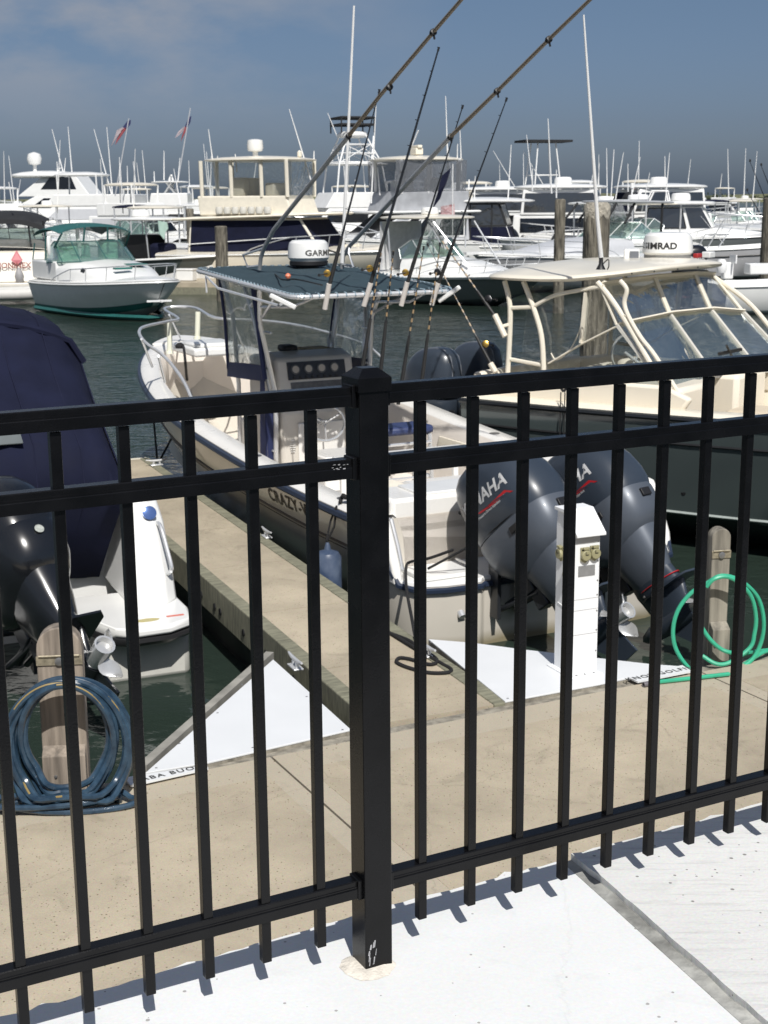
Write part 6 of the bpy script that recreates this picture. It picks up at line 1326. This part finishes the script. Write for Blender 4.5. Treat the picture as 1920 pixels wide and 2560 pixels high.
# white hardtop with black framed navy curtains
b=FB('hardtop_boat','white hardtop boat with black framed curtains and navy lower panels',1232,61,-10,8.2,1.5,1.2,1.35,GELW,mid=.45)
b.deck(); lo,hi=house(b.r,'enclosure',1.0,4.6,1.35,1.3,3.0,-.1,.6,GELW,.95)
for i in(0,1,3): pane(b.r,lo,hi,i,.01,.45,.99,.98,TINT,'clear_panel',.02,BLKC,.07); pane(b.r,lo,hi,i,.01,.02,.99,.42,NAVY,'navy_panel',.025)
mb=MB()
for x in(1.9,2.8,3.7): mb.bar((x,-1.36,1.4),(x,-1.30,3.0),.06,.03)
obj('frame',mb,BLKC,b.r); hardtop(b.r,.4,5.4,1.55,3.08,GELW,.10,.12); openarray(b.r,2.6,0,3.2,.9,20,CREAM); mb=MB(); mb.lathe([(.18,0),(.2,.1),(.1,.2)],(1.6,.2,3.18),10); obj('dome_light',mb,GELW,b.r)
bowrail(b.r,b.S,4.5,.55,1.0,r=.022); b.ant([(1278,362,1270,497),(1188,440,1186,497)],.028)
# grey-white express with black frames, bow to the left
b=FB('express_cruiser','pale grey express boat with sloping grey hardtop and black frames, bow to the left',1400,50,214,8.6,1.6,1.1,1.35,mat('pale_grey_hull',(.42,.42,.43),.25,var=.03,coat=.3),mid=.55)
b.deck(GELW,.15); b.trunk(2.6,7.6,1.4,1.15,1.85,LG); o,ba,tp=wscreen(b.r,3.4,1.3,1.78,.55,.8,1.5,GREENG,WHTP,.62,.92)
hardtop(b.r,.2,3.2,1.4,3.02,mat('grey_hardtop',(.40,.41,.42),.4),.08,.03,tilt=.02)
legs(b.r,[[(3.2,s_*1.0,3.0),(3.9,s_*1.15,2.2),(4.3,s_*1.2,1.6)] for s_ in(1,-1)]+[[(1.2,s_*1.2,1.2),(1.2,s_*1.25,3.0)] for s_ in(1,-1)]+[[(2.4,s_*1.1,3.0),(3.0,s_*1.25,2.3)] for s_ in(1,-1)],BLKC,.045)
mb=MB(); mb.sheet([[V((2.7,-1.1,2.35)),V((2.7,1.1,2.35))],[V((3.0,-1.1,2.98)),V((3.0,1.1,2.98))]],.004); obj('front_curtain',mb,VINYL,b.r,smooth=0)
radome(b.r,1.2,.1,3.08,.32,.22,GELW); radome(b.r,1.9,.5,3.08,.2,.2,GELW); mb=MB(); mb.lathe([(.25,0),(.3,.1),(.2,.28),(.05,.32)],(.9,-.7,3.08),10); obj('dark_cover',mb,BLKC,b.r)
mb=MB(); mb.lathe([(.03,0),(.03,.4),(.07,.42),(.07,.6)],(1.5,0,3.1),8); mb.tube([(2.4,-.8,3.1),(2.4,.8,3.1)],.02,5); obj('mast_light',mb,WHTP,b.r)
bowrail(b.r,b.S,3.4,.55,.9,r=.020,mid=True); text('registration','NY 4712',.17,DARK,b.r,axes((2.0,1.62,.78),(-1,0,0),(0,0,1)),.002,.002)
mb=MB(); mb.box((8.6,0,1.40),(1.0,.3,.08)); mb.bar((8.9,0,1.3),(9.2,0,1.1),.06,.06); obj('bow_pulpit',mb,WHTP,b.r)
b.ant([(1370,296,1379,484),(1391,424,1391,495),(1331,421,1331,478)],.026)
# tall white sportfish far behind with outriggers
b=FB('sportfish_boat','distant sportfishing boat with black topped tower and splayed outriggers',1330,92,195,11,1.9,1.5,2.0,GELW,mid=.5)
b.deck(); lo,hi=house(b.r,'salon',3,8,1.6,1.6,2.7,.1,1.2,GELW,.9); pane(b.r,lo,hi,2,.05,.3,.95,.85,BLKG); mb=MB()
for x,y in((4,1),(6,1),(6,-1),(4,-1)): mb.tube([(x,y,2.7),(5+(x-5)*.6,y*.6,6.6)],.05,5)
mb.tube([(4.3,.8,4.6),(5.7,.8,4.6),(5.7,-.8,4.6),(4.3,-.8,4.6)],.04,5,closed=True); tw=obj('tuna_tower',mb,WHTP,b.r); mb=MB(); mb.box((5,0,6.7),(3.2,2.0,.14)); obj('black_sunshade',mb,BLKC,tw); mb=MB()
r_=random.Random(4)
for k in range(9): mb.lathe([(.001,-.25),(.25,0),(.001,.3)],(3.4+.4*k,-.2+r_.uniform(-.5,.5),3.1+r_.uniform(-.2,.3)),8)
obj('furled_cover',mb,CREAM,b.r); b.ant([(1233,377,1307,500),(1308,377,1379,497)],.03)
# pilothouse boat
b=FB('pilothouse_boat','dark hulled pilothouse boat with white roof and raked side windows, bow to the right',1755,62,-14,8.0,1.5,1.42,1.62,HGREY,mid=.52,full=.5)
b.deck(GELW,.1); b.trunk(3.4,7.2,1.2,1.5,1.95,GELW)
lo,hi=house(b.r,'pilothouse',1.2,4.6,1.2,1.5,2.78,.35,.75,GELW,.88)
for i in(0,): pane(b.r,lo,hi,0,.03,.30,.62,.96,TINT,'window',.02,BLKC,.05); pane(b.r,lo,hi,0,.68,.30,.97,.96,TINT,'window',.02)
pane(b.r,lo,hi,1,.03,.35,.48,.95,GREENG,'window',.02,WHTP,.05); pane(b.r,lo,hi,1,.52,.35,.97,.95,GREENG,'window',.02,WHTP,.05)
hardtop(b.r,.4,4.4,1.35,2.92,GELW,.14,.04,n=5); mb=MB(); mb.lathe([(.13,0),(.13,.02)],(3.9,-1.32,1.42),14,(0,-1,0)); obj('porthole',mb,BLKG,b.r)
radome(b.r,2.9,.1,3.0,.42,.36); mb=MB(); mb.tube([(1.5,-.9,3.0),(1.7,-.9,3.45),(2.3,-.9,3.45),(2.4,-.9,3.0)],.04,5); mb.tube([(1.5,.9,3.0),(1.7,.9,3.45),(2.3,.9,3.45),(2.4,.9,3.0)],.04,5); obj('roof_rack',mb,WHTP,b.r)
bowrail(b.r,b.S,3.0,.5,1.0,r=.020); b.ant([(1674,382,1663,512),(1535,374,1527,502)],.026); mb=MB(); mb.box((1.0,-1.25,1.75),(.3,.05,.2)); mb.box((.8,-1.25,1.6),(.12,.05,.2)); obj('blue_cloth',mb,mat('blue_cloth',(.03,.25,.6),.8),b.r)
mb=MB(); mb.box((7.9,0,1.68),(.8,.3,.08)); obj('bow_pulpit',mb,WHTP,b.r)
# right-hand cabin boat
b=FB('cabin_cruiser','white cabin boat with long black side window at the right edge',1925,66,186,11,1.8,1.45,1.9,GELW,mid=.62)
b.deck(GELW,.15); b.trunk(5.2,9.8,1.5,1.5,2.1,GELW); lo,hi=house(b.r,'cabin',1.5,7.4,1.5,1.6,3.05,.1,1.9,GELW,.92); pane(b.r,lo,hi,2,.13,.35,.98,.97,BLKG,'window',.03); pane(b.r,lo,hi,0,.02,.35,.87,.97,BLKG,'window',.03); pane(b.r,lo,hi,1,.05,.3,.95,.95,BLKG,'window',.03)
hardtop(b.r,1.2,6.0,1.5,3.2,GELW,.12,.16); bowrail(b.r,b.S,5.5,.6,1.2,r=.024); mb=MB(); mb.lathe([(.12,0),(.14,.12),(.05,.2)],(4.6,.5,3.4),8); obj('roof_light',mb,GELW,b.r)
# grey skiff and small outboard boat at the right edge
b=FB('open_fishing_boat','pale grey open boat with dark stripe, lying across the right edge behind the radar dome',1895,57,-6,7.2,1.3,1.15,1.75,mat('pale_grey_hull',(.42,.42,.43),.25),mid=.42,rubm=GELW)
coaming(b.r,b.S,0,16,GELW,.2,.4,GELW); mb=MB()
for sg in(1,-1): mb.tube([V((s[1].lerp(s[2],.55).x,sg*(s[1].lerp(s[2],.55).y+.01),s[1].lerp(s[2],.55).z)) for s in b.S[:-1]],.03,5)
obj('dark_stripe',mb,DARK,b.r); legs(b.r,[[(.2,-1.1,1.2),(.5,-1.1,1.75),(1.4,-1.1,1.75)],[(.6,-1.0,1.2),(1.2,-1.0,2.3)],[(1.0,-1.1,1.2),(1.6,-.4,2.0)]],STEEL,.025,'rail')
b.ant([(1752,540,1810,610)],.012)
b=FB('skiff','small dark hulled skiff with white top panel and registration plate, right of the red light',1840,43,-172,3.6,.85,.62,.72,HDARK,mid=.5,rubm=GELW)
coaming(b.r,b.S,0,16,GELW,.2,.3,GELW); mb=MB(); mb.box((1.2,0,1.05),(.9,.5,.32)); mb.box((.5,.1,.9),(.4,.6,.3)); mb.box((2.2,-.2,1.0),(.3,.3,.5)); obj('white_locker',mb,GELW,b.r,bevel=.03)
mb=MB(); mb.box((2.1,0,1.35),(.04,.5,.25)); mb.lathe([(.12,0),(.16,.1),(.16,.3),(.1,.4)],(2.5,.1,.95),10); obj('engine_cover',mb,WHTP,b.r)
mb=MB(); mb.box((.8,.80,.42),(.55,.03,.26)); obj('number_plate',mb,GELW,b.r)
b=FB('outboard_boat','boat cut by the right frame edge showing its black outboard',1985,40,5,5.5,1.1,.8,1.0,GELW,mid=.45)
coaming(b.r,b.S,0,16,GELW,.2,.35,GELW); e=outboard(b.r,-.42,.0,1.0,0,1.15,COWLB,COWLB,COWLB,COWLB,brand='YAMAHA',detail=True)
piling(pxat(1391,40),.150,CZ-40*(505-499)/3500,'slim pale piling left of the thick piling, behind the cream hardtop')
piling(pxat(1670,68),.30,CZ-68*(497-499)/3500,'short dark piling left of the pilothouse roof'); piling(pxat(1907,52),.35,CZ-52*(505-499)/3500,'dark piling at the right edge before the cabin boat')
piling(pxat(492,66),.18,CZ-66*(520-499)/3500,'thin piling behind the cream skiff'); 
# distant left yachts
b=FB('motor_yacht','distant white motor yacht with dome on its roof, at the far left',170,118,172,15,2.3,2.0,2.6,GELW,mid=.5); b.deck()
lo,hi=house(b.r,'salon',3,11.5,2.0,2.2,3.6,.6,2.8,GELW,.9); pane(b.r,lo,hi,2,.2,.35,.75,.9,BLKG,'window',.03); hardtop(b.r,5.5,11.0,2.0,5.25,GELW,.3,.25,n=3)
lo,hi=house(b.r,'flybridge',4.0,10.2,1.7,3.6,5.2,1.2,2.2,GELW,.92); pane(b.r,lo,hi,2,.25,.35,.85,.95,BLKG,'window',.03); pane(b.r,lo,hi,1,.1,.3,.9,.9,BLKG,'window',.03)
mb=MB(); mb.lathe([(.15,0),(.15,.7),(.5,.8),(.62,1.2),(.5,1.6),(.1,1.75)],(9.2,0,5.4),14); obj('satellite_dome',mb,GELW,b.r); openarray(b.r,7.2,0,5.5,1.8,30); bowrail(b.r,b.S,8,.8,1.5,r=.04)
b.ant([(130,323,166,463),(170,317,181,445),(164,395,157,463),(142,404,148,463)],.05)
b=FB('flybridge_cruiser','distant white boat with curved white sunshade roof, behind the teal canvas cruiser',235,88,176,12,1.9,1.7,2.2,GELW,mid=.5); b.deck()
lo,hi=house(b.r,'salon',2,9,1.7,1.8,2.9,.1,1.5,GELW,.92); pane(b.r,lo,hi,2,.1,.3,.9,.85,LG,'window',.03); lo,hi=house(b.r,'flybridge_coaming',2.4,8,1.6,2.9,3.6,0,.6,GELW,1)
hardtop(b.r,4.4,7.6,1.5,4.75,GELW,.12,.14); legs(b.r,[[(x,s_*1.2,3.5),(x,s_*1.3,4.75)] for x in(4.8,7.2) for s_ in(1,-1)],WHTP,.05)
b.ant([(235,323,280,490),(267,318,282,496),(318,415,320,496),(333,404,345,508),(256,430,258,485),(300,470,302,500)],.035)
b=FB('sportfish_boat','distant white boat with boxy flybridge and small tower roof, right of the flags',432,80,182,10,1.7,1.6,2.0,GELW,mid=.5); b.deck()
lo,hi=house(b.r,'salon',2,7.5,1.5,1.7,2.6,.1,1.2,GELW,.92); pane(b.r,lo,hi,2,.1,.3,.9,.85,DARK,'window',.03); lo,hi=house(b.r,'flybridge_coaming',3.6,5.8,1.3,2.6,3.6,0,.2,GELW,1); hardtop(b.r,3.6,5.7,1.1,4.2,GELW,.06,.04)
legs(b.r,[[(x,s_*.5,3.5),(x+(.5 if x<4.5 else -.5),s_*.8,4.2)] for x in(4.3,5.0) for s_ in(1,-1)],WHTP,.05); openarray(b.r,4.6,0,4.25,.9,10); b.ant([(410,377,410,450),(450,395,442,480),(385,428,386,455)],.035)
# small boats that fill the background
rb=random.Random(21)
kinds=[('white centre console with small hardtop'),('white cuddy boat with dark windscreen'),('white flybridge boat with dark windows'),('large white cruiser with dark wrapped cabin')]
bgs=[(1110,84,3,'behind the walkaround boat'),(1290,76,3,'behind the framed hardtop boat'),(1440,64,3,'right behind the thick piling top'),(1590,66,3,'just left of the pilothouse'),(375,74,2,'above the white dock box'),(490,88,2,'above the tilted navy outboard'),(40,88,2,'over the black bimini'),(1330,66,1,'between the framed hardtop boat and the thick piling'),(1545,62,1,'just above the lettered radar dome'),(1610,78,2,'between the radar dome and the pilothouse'),(1475,60,0,'partly hidden by the thick piling'),(1045,72,2,'behind the white walkaround hardtop'),(330,62,1,'between the teal canvas and the white dock box'),(1700,88,1,'over the pilothouse roof rack'),(1160,80,2,'left of the framed hardtop boat'),(640,75,0,'glimpsed behind the navy curtains'),(60,95,0,'left of the distant motor yacht'),(300,70,1,'just above the teal canvas'),(345,105,2,'between the two flags and the teal canvas'),(500,72,0,'above the cream skiff'),(560,98,2,'left behind the cream flybridge boat'),(905,95,2,'right behind the tower'),(1075,110,2,'behind the dark blue flag'),(1160,100,0,'above the walkaround hardtop'),(1225,130,1,'above the framed hardtop boat'),(1285,112,1,'left of the splayed outriggers'),(1440,105,2,'above the thick piling'),(1500,92,0,'right of the thick piling'),(1580,84,1,'between the thick piling and the pilothouse'),(1600,72,0,'with black engines left of the pilothouse'),(1722,140,2,'small, above the pilothouse roof'),(1800,150,2,'small, right of the pilothouse roof'),(1850,120,0,'above the bow of the pilothouse'),(1875,88,1,'left of the black window cabin boat'),(1455,78,2,'directly behind the thick piling'),(215,150,0,'tiny, over the motor yacht stern'),(128,75,0,'right of the black bimini')]
for px,Y,kd,where in bgs:
    yw_=rb.choice((170,185,-12,8,200,-30)); Lb=rb.uniform(6.5,9)+(2 if kd==3 else 0); zf=rb.uniform(.95,1.15)
    b=FB('moored_boat',f'distant {kinds[kd]}, {where}',px,Y,yw_,Lb,1.45,1.15*zf,1.5*zf,rb.choice((GELW,GELW,CREAM,HGREY)),mid=.5)
    b.deck()
    if kd==0:
        mb=MB(); mb.box((Lb*.45,0,1.7),(1.2,1.0,1.1)); obj('console',mb,rb.choice((GELW,DARK)),b.r,bevel=.08); hardtop(b.r,Lb*.3,Lb*.62,1.05,2.95,rb.choice((GELW,CREAM)),.08,.06); legs(b.r,[[(x,s_*.8,1.2),(x,s_*.85,2.95)] for x in(Lb*.35,Lb*.56) for s_ in(1,-1)],ALU,.04); simple_outb(b,-.3,(-.35,.35),1.2,1.15,rb.choice((COWLB,GELW)))
        radome(b.r,Lb*.45,0,3.0,.3,.25)
    elif kd==1:
        b.trunk(Lb*.35,Lb*.88,1.2,1.25,1.8); wscreen(b.r,Lb*.48,1.15,1.75,.55,.5,1.2,GREENG,ALU); hardtop(b.r,Lb*.2,Lb*.46,1.2,2.9,rb.choice((GELW,CREAM,NAVY)),.08,.08); legs(b.r,[[(x,s_*1.0,1.3),(x,s_*1.05,2.9)] for x in(Lb*.25,Lb*.42) for s_ in(1,-1)],ALU,.04)
        bowrail(b.r,b.S,Lb*.5,.5,1.2,r=.025)
    else:
        lo,hi=house(b.r,'salon',Lb*.2,Lb*.7,1.25,1.3,2.45,.1,1.0,GELW,.92)
        for i in(0,2): pane(b.r,lo,hi,i,.08,.35,.92,.88,rb.choice((BLKG,TINT) if px>520 else (LG,TINT)),'window',.03)
        pane(b.r,lo,hi,1,.08,.3,.92,.88,BLKG,'window',.03)
        if kd==3:
            lo,hi=house(b.r,'upper_cabin',Lb*.24,Lb*.62,1.2,2.45,3.55,.1,.5,GELW,.92)
            for i in(0,1,2,3): pane(b.r,lo,hi,i,.04,.12,.96,.86,rb.choice((TINT,NAVY,BLKC,BLKG)),'window',.03)
            hardtop(b.r,Lb*.2,Lb*.62,1.3,3.65,rb.choice((GELW,CREAM)),.12,.1); radome(b.r,Lb*.42,0,3.75,.4,.35)
            continue
        house(b.r,'flybridge_coaming',Lb*.28,Lb*.6,1.2,2.45,3.1,-.05,.3,GELW,1); hardtop(b.r,Lb*.3,Lb*.56,1.25,4.0,rb.choice((GELW,CREAM)),.1,.08); legs(b.r,[[(x,s_*1.0,3.0),(x,s_*1.05,4.0)] for x in(Lb*.33,Lb*.53) for s_ in(1,-1)],WHTP,.05)
        bowrail(b.r,b.S,Lb*.5,.6,1.2,r=.03)
    for k in range(rb.choice((0,1,1,2))): antenna(b.r,Lb*rb.uniform(.3,.6),rb.uniform(-.9,.9),2.6,rb.uniform(1.8,4.2)*(Y/90)**.5,rb.uniform(-.5,.5),rb.uniform(-.4,.4),.012+.00028*Y)
# flags on tall staffs
FRED=mat('flag_red_stripes',(.26,.06,.07),.8,var=.1); FNAV=mat('flag_navy_canton',(.02,.025,.09),.8); FWH=mat('flag_white_stripes',(.34,.29,.31),.8)
def tattered(label,pole,cl,Y):
    t=thing('flag',label,'flag',pxat(pole[0][0],Y),0,'tattered flags on tall staffs'); o=V(t.location); W_=lambda x,y:uy(x,y,Y)-o
    mb=MB(); mb.tube([W_(*p) for p in pole],[.045,.03],5); obj('staff',mb,mat('pale_grey_staff',(.45,.46,.48),.4),t)
    for nm,m,pts in cl:
        mb=MB(); P=[W_(*p) for p in pts]; mb.slab([p+V((0,.05*math.sin(i*2),0)) for i,p in enumerate(P)],(0,.03,0)); obj(nm,mb,m,t,smooth=0)
tattered('tattered striped flag on the left tall staff, streaming down to the left',[(288,490),(322,296)],[('navy_canton',FNAV,[(318,303),(327,300),(326,312),(316,322),(306,318)]),('red_stripe',FRED,[(313,318),(316,322),(302,342),(288,362),(292,346),(304,326)]),('white_stripe',FWH,[(306,318),(312,320),(296,338),(280,362),(276,368),(288,340),(292,326)])],84)
tattered('tattered striped flag on the right tall staff, hanging limp and forked',[(440,480),(476,270)],[('navy_canton',FNAV,[(472,292),(478,290),(476,306),(468,320),(462,316)]),('red_stripe',FRED,[(463,316),(468,320),(460,338),(452,354),(455,338)]),('white_stripe',FWH,[(461,316),(464,320),(448,338),(437,346),(446,328)])],84)
tattered('small flag on a staff left of the pilothouse roof',[(1591,550),(1587,472)],[('red_stripe',FRED,[(1582,466),(1588,466),(1586,474),(1580,474)])],80)
# dark rods at the right edge
for i,(a,b_) in enumerate((((1875,405),(1914,500)),((1903,415),(1925,470)),((1868,478),(1892,520)))):
    t=thing('fishing_rod',['black rod leaning against the sky at the right edge','thin grey rod cut by the right frame edge','short faint rod low at the right edge'][i],'fishing rod',pxat(b_[0],62),0,'rods far right'); o=V(t.location); mb=MB(); p=uy(*a,62)-o; q=uy(*b_,62)-o; mb.tube([q+(q-p)*.25,q,p],[.03,.025,.012],5); obj('blank',mb,GRAPH,t); mb=MB(); mb.lathe([(.03,0),(.05,.05),(.03,.12)],p,6); obj('tip_ring',mb,DARK,t)
